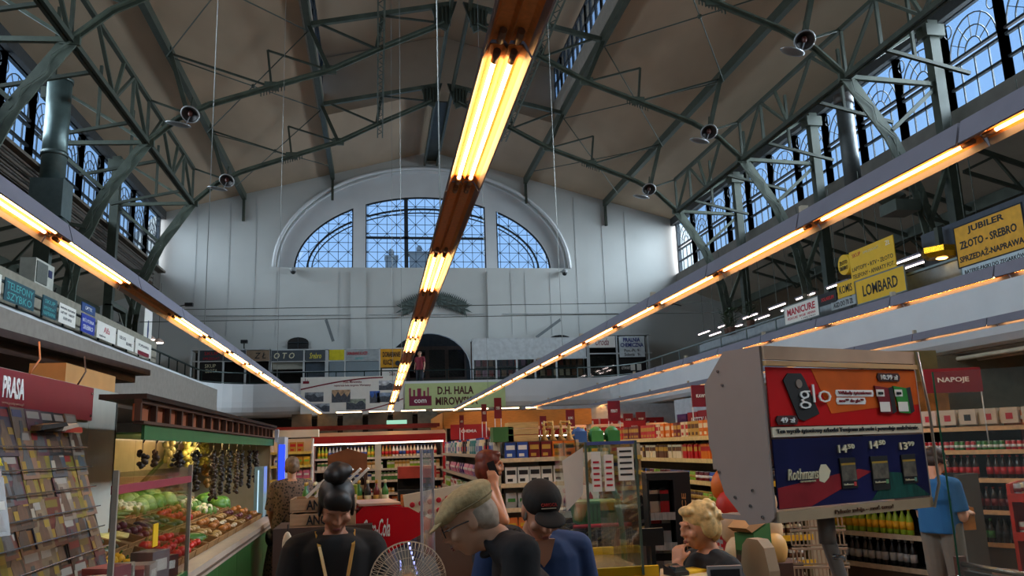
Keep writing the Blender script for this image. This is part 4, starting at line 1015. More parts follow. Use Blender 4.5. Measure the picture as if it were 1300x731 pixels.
# -- its end rack facing the checkouts
rack('end_shelf', 'end shelf facing the checkouts between toiletries and coffee', 'the end rack', (1.64, 10.9), 0, 1.1, .5, [1.55, 1.22, .90, .58, .2], 1.78,
     [('box', [('blue', 'white'), ('orange', 'black'), ('dark red', 'gold')]), ('box', [('black', 'silver'), ('white', 'black'), ('red', 'red')]), ('packet', [('green', 'lime'), ('silver', 'green')]), ('packet', [('red', 'white'), ('orange', 'yellow')]), ('box', [('brown', 'gold')])], rail='d0b890', seed=2, end0='aisle end')
rack('sweets_rack', 'crowded sweets rack in front of the wide coffee shelves', 'the sweets rack', (2.85, 11.6), 0, 1.0, .4, [1.52, 1.30, 1.08, .86, .64, .4], 1.7,
     [('packet', [('green', 'yellow'), ('gold', 'red'), ('blue', 'white')]), ('packet', [('orange', 'yellow'), ('yellow', 'red'), ('cream', 'blue')]), ('box', [('gold', 'red'), ('brown', 'cream'), ('red', 'gold')]), ('packet', [('orange', 'white'), ('gold', 'brown')]), ('jar', [('gold', 'brown'), ('orange', 'white')]), ('packet', [('dark red', 'gold'), ('gold', 'black')])], seed=3)
# -- coffee and grocery gondola on the right
rack('coffee_gondola', 'wide gondola of coffee, jars and sauces facing the checkouts', 'the coffee gondola', (4.3, 15.2), -90, 6.8, .5, [1.76, 1.46, 1.17, .9, .62, .34], 1.78,
     [('box', [('red', 'gold'), ('orange', 'cream'), ('cream', 'red'), ('gold', 'brown'), ('dark red', 'gold')]), ('carton', [('brown', 'gold'), ('orange', 'red'), ('red', 'gold'), ('cream', 'brown')]), ('can', [('lime', 'gold'), ('blue', 'silver'), ('dark red', 'white'), ('black', 'gold')]), ('jar', [('lime', 'gold'), ('gold', 'lime'), ('silver', 'blue'), ('brown', 'gold')]), ('jar', [('red', 'gold'), ('orange', 'cream'), ('brown', 'white')]), ('box', [('dark red', 'white'), ('silver', 'red')])], rail='d4b878', gap=.84, seed=4, end0='pharmacy end')
rack('jar_end_rack', 'end rack of white-labelled jars under the tobacco price display', 'the jar end rack', (3.95, 8.05), 0, .52, .4, [1.26, .98, .71, .46, .2], 1.5,
     [('jar', [('brown', 'black')]), ('jar', [('black', 'brown'), ('brown', 'black')]), ('jar', [('cream', 'brown'), ('white', 'brown')]), ('jar', [('white', 'brown'), ('cream', 'brown')]), ('jar', [('brown', 'cream')])], rail='e0b020', m=M('7a6a4a', .5), back=m_dark, seed=5)
rack('oil_rack', 'low dark rack of yellow-capped oil bottles behind the glass screen', 'the oil rack', (5.45, 10.2), -70, 2.2, .5, [.95, .56, .2], 1.25,
     [('bottle', [('clear', 'blue'), ('silver', 'blue')]), ('bottle', [('gold', 'yellow'), ('lime', 'yellow')]), ('bottle', [('black', 'silver')])], rail='b8ac98', m=M('4a4640', .5), back=m_dark, seed=6)
# -- drinks rack under the NAPOJE sign
rack('drinks_rack', 'drinks rack with cola bottles and cans under the NAPOJE sign', 'the drinks rack', (7.1, 10.55), -56.6, 1.95, .55, [1.76, 1.46, 1.10, .70, .3], 1.8,
     [('packet', [('cream', 'white'), ('white', 'pink'), ('orange', 'white')]), ('can', [('red', 'white'), ('red', 'white'), ('green', 'white')]), ('bottle', [('orange', 'orange'), ('cola', 'red'), ('cola', 'red'), ('gold', 'orange')]), ('bottle', [('cola', 'dark red'), ('cola', 'red'), ('cola', 'silver')]), ('bottle', [('cola', 'green'), ('cola', 'black')])], rail='d0a070', back=m_dark, m=M('8a5a44', .5), seed=7, gap=.9, end0='appliance end')
for k in range(4):   # second row of red multipacks
    pass
# red free-standing can bin at the edge
t = E('can_rack', (6.05, 7.15, 0), math.radians(-50), label='bright red can display rack at the edge beside the trolley', cat='rack')
m_rr = M('b82818', .45, noise=.05)
MB().box((0, 0, 0), (.03, .6, 1.2)).build('side_panel', m_rr, t); MB().box((1.2, 0, 0), (1.23, .6, 1.2)).build('side_panel', m_rr, t); MB().box((0, .57, 0), (1.2, .6, 1.2)).build('back_panel', m_rr, t)
for z in (.35, .72, 1.08): MB().box((0, 0, z - .03), (1.2, .6, z)).build('shelf_board', m_rr, t); MB().box((0, -.012, z - .05), (1.2, 0, z + .03)).build('front_lip', m_rr, t)
c, s = math.cos(math.radians(-50)), math.sin(math.radians(-50)); random.seed(8)
for li, (z, rows_) in enumerate(((1.08, 4), (.72, 1), (.35, 1))):
    for r_ in range(rows_):
        for k in range(12):
            lx, ly = .08 + k * .09, .08 + r_ * .13
            cc = ('white', 'red') if li else (('cream', 'dark red') if (k + r_) % 2 else ('silver', 'dark red'))
            put('can', cc[0], cc[1], (6.05 + lx * c - ly * s, 7.15 + lx * s + ly * c, z), 0, '%s can, %s along the %s row, %s shelf of the red can display' % (cc[0], nth(k), nth(r_), ORD[li]), '%s cans, %s shelf of red display' % (cc[0], ORD[li]))
# -- long red coolers
m_redc = M('a8141c', .35, noise=.04, name='red_cooler'); m_lt = EM((1, .9, .75), 5.0, 'cooler_tube')
def cooler(name, label, desc, x0, x1, y, levels, specs, seed, top=2.12, fas=.18):
    W = x1 - x0
    t = rack(name, label, desc, (x0, y), 0, W, .7, levels, top - .1, specs, m=M('b8b0a4', .5), rail='c8c0b0', seed=seed, gap=1.0, back=M('3a3630', .6), cat='cooler', end0='stall-side end')
    MB().box((-.06, -.25, top - fas), (W + .06, .7, top)).build('canopy', m_redc, t)
    MB().prism([(-.25, top), (.1, top + .1), (.7, top + .1), (.7, top)], 'x', -.06, W + .06).build('top_cover', M('b08058', .5), t)
    MB().box((0, -.2, top - fas - .04), (W, -.14, top - fas - .005)).build('light_strip', m_lt, t)
    MB().box((-.06, -.1, 0), (0, .7, top - fas)).build('side_wall', m_redc, t); MB().box((W, -.1, 0), (W + .06, .7, top - fas)).build('side_wall', m_redc, t)
    MB().box((0, -.1, 0), (W, 0, .3)).build('kick_panel', m_redc, t)
    return t
cooler('dairy_cooler', 'long dairy cooler with red canopy at the end of the aisle', 'the dairy cooler', -1.6, 1.75, 21.9, [1.55, 1.25, .95, .62, .34], [('bottle', [('white', 'blue'), ('cream', 'red'), ('silver', 'blue'), ('gold', 'red'), ('white', 'red'), ('lime', 'yellow')]), ('carton', [('white', 'green'), ('cream', 'gold'), ('lime', 'white')]), ('carton', [('white', 'blue'), ('green', 'white'), ('cream', 'red')]), ('jar', [('cream', 'gold'), ('white', 'red')]), ('packet', [('dark red', 'white'), ('orange', 'white')])], 20)
cooler('meat_cooler', 'second red-canopied cooler below the pharmacy signs', 'the second cooler', 3.4, 9.0, 24.5, [1.6, 1.25, .9], [('box', [('gold', 'red'), ('blue', 'white'), ('lime', 'gold')]), ('packet', [('cream', 'red')]), ('packet', [('white', 'red')])], 21, top=2.2)
rack('white_rack', 'small white shelf rack of packets beyond the woman in leopard dress', 'the small white rack', (-2.35, 19.0), 0, .9, .45, [1.75, 1.45, 1.15, .85, .5], 2.05, [('box', [('gold', 'red'), ('cream', 'gold')]), ('packet', [('yellow', 'lime'), ('white', 'blue')]), ('packet', [('pink', 'white'), ('purple', 'white')]), ('jar', [('dark red', 'white')]), ('packet', [('cream', 'pink')])], m=M('d0c8bc', .5), back=m_cream, seed=22)
# timber and red hoarding above the coolers
t = E('shop_front', (1.9, 23.4, 0), label='orange timber fascia box above the toiletries gondola', cat='fascia')
MB().box((0, 0, 2.28), (4.4, .3, 2.75)).build('board', M('c88438', .6, noise=.15, stretch=(1, 1, 8)), t)
MB().box((0, .05, 2.28), (.06, 5.5, 2.75)).build('board', M('c88438', .6, noise=.15), t)
MB().box((0, .1, 0), (.1, .3, 2.3)).build('post', m_cream, t); MB().box((4.3, .1, 0), (4.4, .3, 2.3)).build('post', m_cream, t)
sign('aisle_board', 'red board with small white lettering over the toiletries gondola', (2.35, 20.9, 2.12), FX, .95, .38, m_red, [('CHEMIA', 0, .02, .4, .08, m_whitep, .02)])
MB()
tag(MB().box((-2.9, 23.5, 2.35), (1.8, 23.7, 2.45)).box((-2.9, 24.6, 2.35), (1.8, 24.8, 2.45)).build('red_beam', M('7c2018', .6, noise=.2)), 'dark red beams above the dairy cooler', 'beam')
for k in range(6): tag(MB().box((-3 + k * .9, 30, 0), (-2.3 + k * .9, 30.1, 3.1)).build('glass_partition', M(['4a463e', '5c574a', '6c6658'][k % 3], .3, noise=.2)), 'dim partition panel far behind the dairy cooler, %s from the left' % ORD[k].replace('top', 'first'), 'partition')
tag(MB().box((.3, 24.6, 2.46), (.9, 24.8, 2.6)).build('lit_box', EM((.45, .9, .65), .8)), 'small glowing green sign above the dairy cooler', 'sign')
for k in range(7):
    a = (-1.6 + k * 1.3, 33.5)
    t = E('ceiling_strip', (a[0], a[1], 3.27), label='strip light under the far gallery, %s from the banner with photos' % ORD[k].replace('top', 'first'), cat='light fixture', group='strip lights under the far gallery')
    MB().box((0, 0, 0), (1.0, .08, .04)).build('tube', EM((1, .72, .4), 9), t); MB().box((0, -.02, .04), (1.0, .1, .07)).build('housing', m_hous, t)
for k, (x, y) in enumerate(((15.2, 18.0), (16.6, 18.0), (17.2, 16.2), (18.0, 21.0), (15.5, 22.5))):
    t = E('ceiling_strip', (x, y, 3.27), label='strip light below the right gallery ceiling, %s of five' % ORD[k].replace('top', 'first'), cat='light fixture', group='strip lights under the right gallery')
    MB().box((0, 0, 0), (1.5, .1, .05)).build('tube', EM((1, .82, .6), 12), t)
# -- pharmacy
m_rw = M('a01420', .5, noise=.05)
YP = 33.0
t = E('pharmacy_shop', (0, YP, 0), label='white pharmacy front with red panels and large APTEKA lettering', cat='shop front')
a = aty(682, 527, YP); b = aty(860, 522, YP)
MB().box((a.x, 0, 0), (b.x, .2, 3.3)).build('wall_panel', M('b8bcc0', .7), t)
m = 0
for px0, px1, txt in ((684, 704, 'gst'), (731, 760, '+'), (762, 785, ''), (786, 812, ''), (814, 843, '')):
    p = aty(px0, 530, YP); q = aty(px1, 544, YP)
    f = MB().box((p.x, -.05, 2.05), (q.x, 0, 2.72)).build('red_panel', m_rw, t)
    if txt == '+':
        cx = (p.x + q.x) / 2; MB().box((cx - .2, -.07, 2.15), (cx + .25, -.05, 2.65)).build('white_square', m_paper, f)
        MB().box((cx - .13, -.09, 2.33), (cx + .17, -.07, 2.45)).box((cx - .04, -.09, 2.22), (cx + .08, -.07, 2.56)).build('cross_emblem', M('1c3a8a', .5), f)
p = aty(770, 540, YP); q = aty(838, 540, YP)
letter('APTEKA', m_paper, t, ((p.x + q.x) / 2, -.07, 2.33), FX, (0, 0, 1), q.x - p.x, .46, .01)
MB().box((a.x, -.3, 1.85), (b.x, 0, 2.02)).build('canopy', m_cream, t)
p = aty(712, 535, YP)
sign('cafe_sign', 'dark red sign with curly white script above the second cooler', (p.x, YP - .04, 2.45), FX, .95, .55, m_rw, [('Cukiernia', 0, .02, .8, .22, m_lets, .01, .3)])
t = E('pharmacy_wing', (0, 0, 0), label='angled white pharmacy wing with smaller APTEKA lettering', cat='shop front')
a = aty(861, 530, 30.5); b = aty(903, 527, 27.5); d = (b - a); d.z = 0; ux = d.normalized(); nrm = Vector((ux.y, -ux.x, 0))
def W3(f, z, o=0): q = a + d * f + nrm * o; return (q.x, q.y, z)
wb = MB(); 
def slab(f0, f1, z0, z1, o0, o1, m_, nm_, par): 
    P = [W3(f0, z0, o0), W3(f1, z0, o0), W3(f1, z0, o1), W3(f0, z0, o1), W3(f0, z1, o0), W3(f1, z1, o0), W3(f1, z1, o1), W3(f0, z1, o1)]
    return MB().add(P, [(0, 3, 2, 1), (4, 5, 6, 7), (0, 1, 5, 4), (1, 2, 6, 5), (2, 3, 7, 6), (3, 0, 4, 7)]).build(nm_, m_, par)
slab(-.1, 1.6, 0, 3.3, -.2, 0, M('b8bcc0', .7), 'wall_panel', t)
slab(0, .3, 2.2, 2.72, 0, .05, M('5a2a5a', .5), 'purple_panel', t); slab(.34, .62, 2.1, 2.75, 0, .05, m_rw, 'red_panel', t); slab(.65, .98, 2.1, 2.78, 0, .05, m_rw, 'red_panel', t)
q = W3(.68, 2.42, .06); letter('APTEKA', m_paper, t, q, ux, (0, 0, 1), d.length * .5, .26, .01)
# -- hanging aisle signs on poles
def aisle_sign(c, w_, h_, deg, txt, label, zb):
    rz = math.radians(deg); t = E('aisle_sign', (c[0], c[1], 0), rz, label=label, cat='sign', group='maroon aisle signs on poles')
    MB().box((-w_ / 2, -.012, c[2]), (w_ / 2, .012, c[2] + h_)).build('board', m_maroon, t)
    for x in (-w_ / 2 + .01, w_ / 2 - .01): MB().tube([(x, .02, zb), (x, .02, c[2] + h_)], .008, 6).build('pole', m_cap, t)
    letter(txt, m_whitep, t, (0, -.016, c[2] + h_ * .5), FX, (0, 0, 1), w_ * .55, h_ * (.26 if w_ > .4 else .16), .02)
aisle_sign((7.05, 8.95, 2.19), .68, .30, -14, 'NAPOJE', 'large maroon NAPOJE sign above the drinks rack', 1.55)
def asg(px0, px1, py0, py1, Y, txt, label, deg=0):
    p = aty(px0, py0, Y); q = aty(px1, py1, Y); aisle_sign(((p.x + q.x) / 2, Y, q.z), (q.x - p.x) / math.cos(math.radians(deg)), p.z - q.z, deg, txt, label, 1.6)
asg(877, 903, 489, 516, 11, 'KAWY', 'maroon KAWY sign over the near end of the coffee gondola')
asg(771, 788, 509, 534, 15.0, 'HERBATY', 'narrow maroon sign above the far part of the coffee gondola')
asg(718, 730, 520, 541, 19.0, 'SOKI', 'narrow maroon sign beside the curly-script red sign')
asg(685, 694, 528, 546, 22.0, 'MAKA', 'tiny maroon sign above the second cooler')
asg(627, 637, 505, 531, 13.0, 'CHEMIA', 'tall maroon sign above the toiletries gondola, second from the banner')
asg(611, 618, 513, 535, 14.8, 'PROSZKI', 'slim maroon sign above the toiletries gondola, right next to the banner')
asg(583, 589, 527, 543, 17.5, 'KOSMETYKI', 'smallest maroon sign above the toiletries gondola')
asg(791, 804, 525, 540, 17.0, 'CUKIER', 'maroon sign covering the T of the large APTEKA lettering')
asg(807, 820, 523, 540, 16.0, 'OLEJE', 'maroon sign covering the E of the large APTEKA lettering')
sign('aisle_board', 'low dark red board below the large APTEKA lettering', (aty(806, 545, 14.6).x, 14.6, 2.0), FX, .42, .22, m_red, [('KAWA', 0, 0, .12, .05, m_whitep)])
# -- items on top of the end shelf: baskets, crates, plush garlands
def crate(name, x, y, z, w_, d_, h_, rz, m, label, cat='crate', n=3, fill=None, tilt=0, txt=None):
    t = E(name, (x, y, z), rz, label=label, cat=cat); t.rotation_euler = (tilt, 0, rz)
    MB().box((-w_ / 2, -d_ / 2, 0), (w_ / 2, d_ / 2, .012)).build('bottom_board', m, t)
    s_ = h_ / n
    for k in range(n):
        for (a, b) in (((-w_ / 2, -d_ / 2), (w_ / 2, -d_ / 2 + .012)), ((-w_ / 2, d_ / 2 - .012), (w_ / 2, d_ / 2)), ((-w_ / 2, -d_ / 2 + .012), (-w_ / 2 + .012, d_ / 2 - .012)), ((w_ / 2 - .012, -d_ / 2 + .012), (w_ / 2, d_ / 2 - .012))):
            MB().box((a[0], a[1], k * s_ + .008), (b[0], b[1], (k + 1) * s_ - .004)).build('slat', m, t)
    if txt: letter(txt, m_ink, t, (0, -d_ / 2 - .003, h_ * .5), FX, (0, 0, 1), w_ * .5, s_ * .7, .02)
    return t
m_wood = M('c8a468', .7, noise=.2, stretch=(1, 8, 8)); m_gc = M('3a6a34', .5, noise=.05); m_oc = M('d89a2c', .5, noise=.05)
crate('wooden_crate', 1.98, 11.1, 1.78, .42, .3, .26, 0, m_wood, 'pale slatted crate on top of the end shelf beside a green box')
box_ = tag(MB().box((-.14, -.15, 0), (.14, .15, .2)).build('green_box', m_gc, loc=(1.7, 11.1, 1.78)), 'green box beside the pale crate on the gondola end', 'box')
for k in range(9):
    random.seed(40 + k)
    t = E('straw_ornament', (2.3 + k * .12, 11.1 + (k > 3) * .6, 1.78 - (k > 3) * .08), label='tan woven straw ornament on the end shelf, %s from the pale crate' % ORD[k].replace('top', 'first'), cat='ornament', group='straw ornaments on the end shelf')
    m = MB()
    for q in range(7):
        a_ = random.uniform(0, 2 * PI); m.tube([(0, 0, .04 + q * .035), (.07 * math.cos(a_), .05 * math.sin(a_), .07 + q * .03)], .014, 5)
    m.lathe([(.06, 0), (.03, .05), (.012, .27)], n=7); m.build('straw', M('b89858', .8, noise=.3, scale=20), t)
for k, (x, c_) in enumerate(((2.95, '2f5c9a'), (3.2, '3c8a44'), (3.45, '2f7a3a'))):
    tag(MB().ell((0, 0, .13), (.12, .1, .14), n=12).box((-.09, -.12, .03), (.09, -.09, .2)).build('gift_bag', M(c_, .5), loc=(x, 11.72, 1.7)), ['blue round gift bag with a white dot on the shelf top', 'small green gift bag on the shelf top', 'larger green gift bag right of the other two'][k], 'bag')
# large round price advert: white card with round numeral 8 shape
t = E('price_card', (2.95, 11.45, 0), label='white price card with large ring shapes and red foot above the sweets rack', cat='sign')
MB().box((-.3, -.01, 1.1), (.35, .01, 1.6)).build('card', m_paper, t); MB().prism([(-.3, 1.1), (.35, 1.1), (.35, 1.2), (.05, 1.14), (-.3, 1.24)], 'y', -.02, -.01).build('red_foot', m_red, t)
for zc, r0, r1 in ((1.42, .09, .045), (1.27, .12, .06)):
    m = MB(); n = 20
    for q in range(n):
        a0, a1 = 2 * PI * q / n, 2 * PI * (q + 1) / n
        m.prism([(.12 + r1 * math.cos(a0), zc + r1 * math.sin(a0)), (.12 + r0 * math.cos(a0), zc + r0 * math.sin(a0)), (.12 + r0 * math.cos(a1), zc + r0 * math.sin(a1)), (.12 + r1 * math.cos(a1), zc + r1 * math.sin(a1))], 'y', -.03, -.012)
    m.build('ring_print', M('8a6a34', .6), t)
MB().box((-.01, 0, 0), (.01, .02, 1.1)).build('pole', m_chrome, t)
# ---- tobacco price display on its post
p00 = ray(985, 662); Y1 = 3.0
A = Vector((.508 * Y1, Y1, 0)); Bv = Vector((.73 * Y1 * 1.108, Y1 * 1.108, 0)); ux = (Bv - A).normalized(); Wd = (Bv - A).length; dn = Vector((-ux.y, ux.x, 0))
zb, zt = EYE - .325, EYE + .362; Hd = zt - zb
t = E('price_display', (A.x, A.y, zb), math.atan2(ux.y, ux.x), label='grey tobacco price display box with red and dark blue posters', cat='display')
sd = [(0, 0.02), (.03, 0), (.14, -.015), (.26, .1), (.33, .3), (.33, Hd - .13), (.2, Hd), (0, Hd), (0, Hd * .5)]
m_gb = M('8f827c', .5, noise=.04)
MB().prism(sd, 'x', -.012, 0).build('side_panel', m_gb, t); MB().prism(sd, 'x', Wd, Wd + .012).build('side_panel', m_gb, t)
MB().box((0, .0, 0), (Wd, .3, .02)).box((0, .31, .2), (Wd, .33, Hd - .13)).box((0, .0, Hd - .02), (Wd, .2, Hd)).build('casing', m_gb, t)
MB().box((0, -.012, Hd - .055), (Wd, .01, Hd)).build('top_rail', M('b89c84', .4), t); MB().box((0, -.02, Hd - .08), (Wd, .005, Hd - .06)).build('top_rail', M('c8a070', .4), t)
z3 = .325; z2 = z3 + .042
MB().box((.01, -.006, z2), (Wd - .005, 0, Hd - .085)).build('red_poster', M('c8181c', .3, noise=.03), t)
MB().box((.012, -.008, z3), (Wd - .005, 0, z2 - .004)).build('warning_strip', m_cream, t)
letter('Ten wyrób tytoniowy szkodzi Twojemu zdrowiu i powoduje uzależnienie.', m_ink, t, (Wd / 2, -.009, (z3 + z2) / 2), FX, (0, 0, 1), Wd * .93, .024, .01)
P = Hd - .085 - z2
MB().prism([(Wd * .28, Hd - .087), (Wd - .006, Hd - .087), (Wd - .006, z2 + P * .35), (Wd * .7, z2 + P * .3), (Wd * .38, z2 + P * .2)], 'y', -.0075, -.006).build('orange_area', M('dd6418', .35, noise=.25, scale=3), t)
# heated tobacco device picture
MB().prism([(Wd * .10, z2 + P * .78), (Wd * .13, z2 + P * .9), (Wd * .21, z2 + P * .9), (Wd * .23, z2 + P * .8), (Wd * .30, z2 + P * .2), (Wd * .2, z2 + P * .08), (Wd * .17, z2 + P * .12)], 'y', -.012, -.0075).build('device_picture', m_black, t)
m = MB(); m.lathe([(.018, 0), (.018, .002)], n=14); rg = m.build('device_button', M('8a7a70', .4), t, loc=(Wd * .19, -.0125, z2 + P * .72)); rg.rotation_euler = (PI / 2, 0, 0)
letter('glo', m_whitep, t, (Wd * .28, -.014, z2 + P * .50), FX, (0, 0, 1), Wd * .2, P * .42, -.01)
for k, (s, xx, zz, ww) in enumerate((('Wkłady tytoniowe', .545, .56, .22), ('neo™ do glo™', .515, .42, .16))):
    hw = Wd * ww / 2 + .012
    MB().prism([(Wd * xx - hw, z2 + P * (zz - .06)), (Wd * xx + hw, z2 + P * (zz - .06)), (Wd * xx + hw + .006, z2 + P * zz), (Wd * xx + hw, z2 + P * (zz + .06)), (Wd * xx - hw, z2 + P * (zz + .06)), (Wd * xx - hw - .006, z2 + P * zz)], 'y', -.010, -.0078).build('white_bubble', m_whitep, t)
    letter(s, M('8a1020', .5), t, (Wd * xx, -.0105, z2 + P * zz), FX, (0, 0, 1), Wd * ww, P * .075, .01)
for s, xx, zz, ww, hh in (('10.99 zł', .79, .86, .12, .085), ('49 zł', .1, .1, .085, .085)):
    hw = Wd * ww / 2 + .012; z_ = z2 + P * zz
    MB().prism([(Wd * xx - hw, z_ - .018), (Wd * xx + hw, z_ - .018), (Wd * xx + hw + .01, z_), (Wd * xx + hw, z_ + .018), (Wd * xx - hw, z_ + .018), (Wd * xx - hw - .01, z_)], 'y', -.0125, -.0078).build('price_badge', M('3a1210', .5), t)
    letter(s, m_whitep, t, (Wd * xx, -.0135, z_), FX, (0, 0, 1), Wd * ww, P * .09, .02)
for k, (xx, c1) in enumerate(((.73, '7a1020'), (.86, '2c8a34'))):
    q = MB().prism([(Wd * (xx - .05), z2 + P * .70), (Wd * (xx + .045), z2 + P * .66), (Wd * (xx + .055), z2 + P * .18), (Wd * (xx - .02), z2 + P * .2)], 'y', -.014, -.008).build('pack_picture', M(c1, .4), t)
    MB().prism([(Wd * (xx + .045), z2 + P * .66), (Wd * (xx + .075), z2 + P * .68), (Wd * (xx + .085), z2 + P * .22), (Wd * (xx + .055), z2 + P * .18)], 'y', -.0145, -.008).build('pack_side', m_black, q)
    MB().box((Wd * (xx - .045), -.0155, z2 + P * .5), (Wd * (xx + .01), -.014, z2 + P * .63)).box((Wd * (xx - .03), -.0155, z2 + P * .22), (Wd * (xx + .04), -.014, z2 + P * .4)).build('white_label', m_paper, q)
    letter('neo', m_ink, q, (Wd * (xx - .018), -.017, z2 + P * .56), FX, (0, 0, 1), Wd * .03, P * .05)
# lower dark blue poster
MB().box((.01, -.006, .05), (Wd - .005, 0, z3 - .008)).build('blue_poster', M('161a44', .3, noise=.5, scale=3), t)
Q = z3 - .058
MB().prism([(.012, .052), (Wd * .2, .052), (Wd * .6, .05 + Q * .45), (Wd * .52, .05 + Q * .5), (.012, .05 + Q * .3)], 'y', -.0072, -.006).build('red_streak', M('8c1a24', .4, noise=.4, scale=4), t)
MB().prism([(Wd * .58, .052), (Wd - .01, .052), (Wd * .8, .05 + Q * .4), (Wd * .72, .05 + Q * .42)], 'y', -.0074, -.006).build('green_streak', M('0e4a42', .4, noise=.5, scale=8, stretch=(6, 1, 1)), t)
letter('Rothmans', m_lets, t, (Wd * .165, -.009, .05 + Q * .48), FX, (0, 0, 1), Wd * .18, Q * .16, .0, shear=.25)
letter('OF LONDON', m_lets, t, (Wd * .19, -.009, .05 + Q * .37), FX, (0, 0, 1), Wd * .09, Q * .025, .0)
MB().prism([(Wd * .26, .05 + Q * .36), (Wd * .29, .05 + Q * .33), (Wd * .32, .05 + Q * .4), (Wd * .335, .05 + Q * .5), (Wd * .31, .05 + Q * .6), (Wd * .28, .05 + Q * .6), (Wd * .262, .05 + Q * .5)], 'y', -.0085, -.006).build('lion_emblem', m_lets, t)
for k, (xx, s1, s2, zz, sc_) in enumerate(((.445, '14', '50', .82, 1.0), (.655, '14', '50', .86, 1.15), (.86, '13', '99', .82, 1.0))):
    letter(s1, m_lets, t, (Wd * (xx - .022), -.009, .05 + Q * zz), FX, (0, 0, 1), Wd * .055, Q * .12, .03)
    letter(s2, m_lets, t, (Wd * (xx + .034), -.009, .05 + Q * (zz + .03)), FX, (0, 0, 1), Wd * .045, Q * .075, .03)
    hw = Wd * .05 * sc_
    q = MB().box((Wd * xx - hw, -.011, .05 + Q * (.66 - .44 * sc_)), (Wd * xx + hw, -.006, .05 + Q * .68)).build('pack_picture', m_black, t)
    MB().box((Wd * xx - hw * .92, -.0125, .05 + Q * .33), (Wd * xx + hw * .92, -.011, .05 + Q * .57)).build('pack_photo', M('5a5448', .5, noise=.6, scale=30), q)
    MB().box((Wd * xx - hw * .92, -.0127, .05 + Q * .57), (Wd * xx + hw * .92, -.011, .05 + Q * .6)).build('gold_band', M('a8862c', .4), q)
    letter('Rothmans', m_lets, q, (Wd * xx - .01, -.0128, .05 + Q * .28), FX, (0, 0, 1), hw * 1.2, Q * .03)
    MB().box((Wd * xx + hw * .5, -.0128, .05 + Q * .25), (Wd * xx + hw * .8, -.011, .05 + Q * .31)).build('pack_mark', M(['c04040', '6a9a6a', '6a9a8a'][k], .4), q)
MB().box((.0, -.012, 0), (Wd, .0, .042)).build('bottom_rail', M('a08c70', .45), t)
letter('Palenie zabija – rzuć teraz!', M('5a3a20', .5), t, (Wd * .52, -.013, .02), FX, (0, 0, 1), Wd * .38, .022, .01)
for k, (yy, zz) in enumerate(((.12, .06), (.06, .02), (.2, .09), (.1, .12), (.28, .19), (.22, Hd - .14), (.24, Hd - .08))):
    MB().tube([(-.018, yy, zz), (-.011, yy, zz)], .006, 8).build('screw', m_chrome, t)
# curved clear edge guard and post
m = MB(); m.tube([(Wd + .01, -.02, Hd), (Wd + .03, -.03, Hd * .6), (Wd + .03, -.03, .1), (Wd - .01, -.02, -.0)], .006, 6); m.build('edge_guard', M('9a9284', .3, .3), t)
t = E('display_post', (A.x + ux.x * Wd * .43 + dn.x * .12, A.y + ux.y * Wd * .43 + dn.y * .12, 0), label='curved grey steel post carrying the tobacco price display', cat='post')
MB().tube([(0, 0, zb + .0), (0, 0, zb - .1), (.02, 0, zb - .18), (.09, 0, .95), (.1, 0, .1), (.1, 0, 0)], [.032, .032, .03, .03, .03, .03], 12).build('pole', M('8a827c', .35, .4, noise=.05), t)
MB().lathe([(.036, 0), (.036, .11)], (0, 0, zb - .12), 12).build('socket', M('6f6762', .4, .4), t)
MB().tube([(.0, -.03, zb - .17), (.03, -.07, zb - .17)], .012, 8).build('knob', m_chrome, t); MB().lathe([(.14, 0), (.14, .02), (.04, .03)], (.1, 0, 0), 16).build('base_plate', m_steelD, t)
# tall acrylic screen right of it
t = E('acrylic_screen', (2.62, 3.45, 0), math.radians(-35), label='tall clear screen with green edge beside the man in blue t-shirt', cat='screen')
MB().box((-.0, -.004, .7), (.5, .004, 2.0)).build('pane', GLASS((.93, .97, .94), refl=.2), t)
MB().box((-.008, -.008, .7), (.0, .008, 2.0)).build('edge', M('1f6a50', .3), t); MB().box((0, -.03, .64), (.5, .03, .7)).build('clamp_rail', m_yel, t); MB().box((0.02, -.02, 0), (.06, .02, .64)).build('leg', m_steelD, t); MB().box((0.44, -.02, 0), (.48, .02, .64)).build('leg', m_steelD, t)
# ================================================================== LEFT SIDE: NEWS KIOSK AND VEGETABLE STALL
XP = -2.2
t = E('news_kiosk', (XP, 0, 0), label='pale grey kiosk wall carrying the maroon PRASA sign', cat='kiosk')
for k in range(8): MB().box((-.03, 2.0 + k * .68, 0), (0, 2.675 + k * .68, 2.28)).build('wall_panel', M('a8a69c', .7, noise=.06, stretch=(1, 1, .3)), t)
MB().box((-1.2, 7.4, 0), (-.0, 7.44, 2.28)).build('side_panel', M('b0aca2', .7, noise=.06), t)
MB().box((-.3, 6.35, 2.28), (-.05, 7.5, 2.43)).build('roof_box', M('c08a50', .6, noise=.08), t)
t = sign('press_sign', 'maroon PRASA sign with white letters and bolts', (XP + .03, 4.9, EYE + .425), RX, 3.65, .25, m_maroon, [('PRASA', .415, .02, .30, .13, m_whitep, .03), ('www.gazety-prasa.pl', .42, -.075, .3, .02, M('b89080', .5))])
for x, y in ((1.78, .08), (1.78, -.09), (-.6, .1), (.0, -.1)): MB().tube([(x, y, 0), (x, y, .008)], .01, 8).build('bolt', m_chrome, t)
for k, (y, c_) in enumerate(((5.55, 'c07848'), (6.4, '3a2018'))):
    tag(MB().tube([(XP + .02, y, 2.27), (XP + .04, y + .03, 2.33), (XP + .03, y + .12, 2.38), (XP, y + .16, 2.5)], .006, 6).build('cable', M(c_, .5)), ['orange cable rising behind the PRASA sign', 'dark cable rising behind the end of the PRASA sign'][k], 'cable')
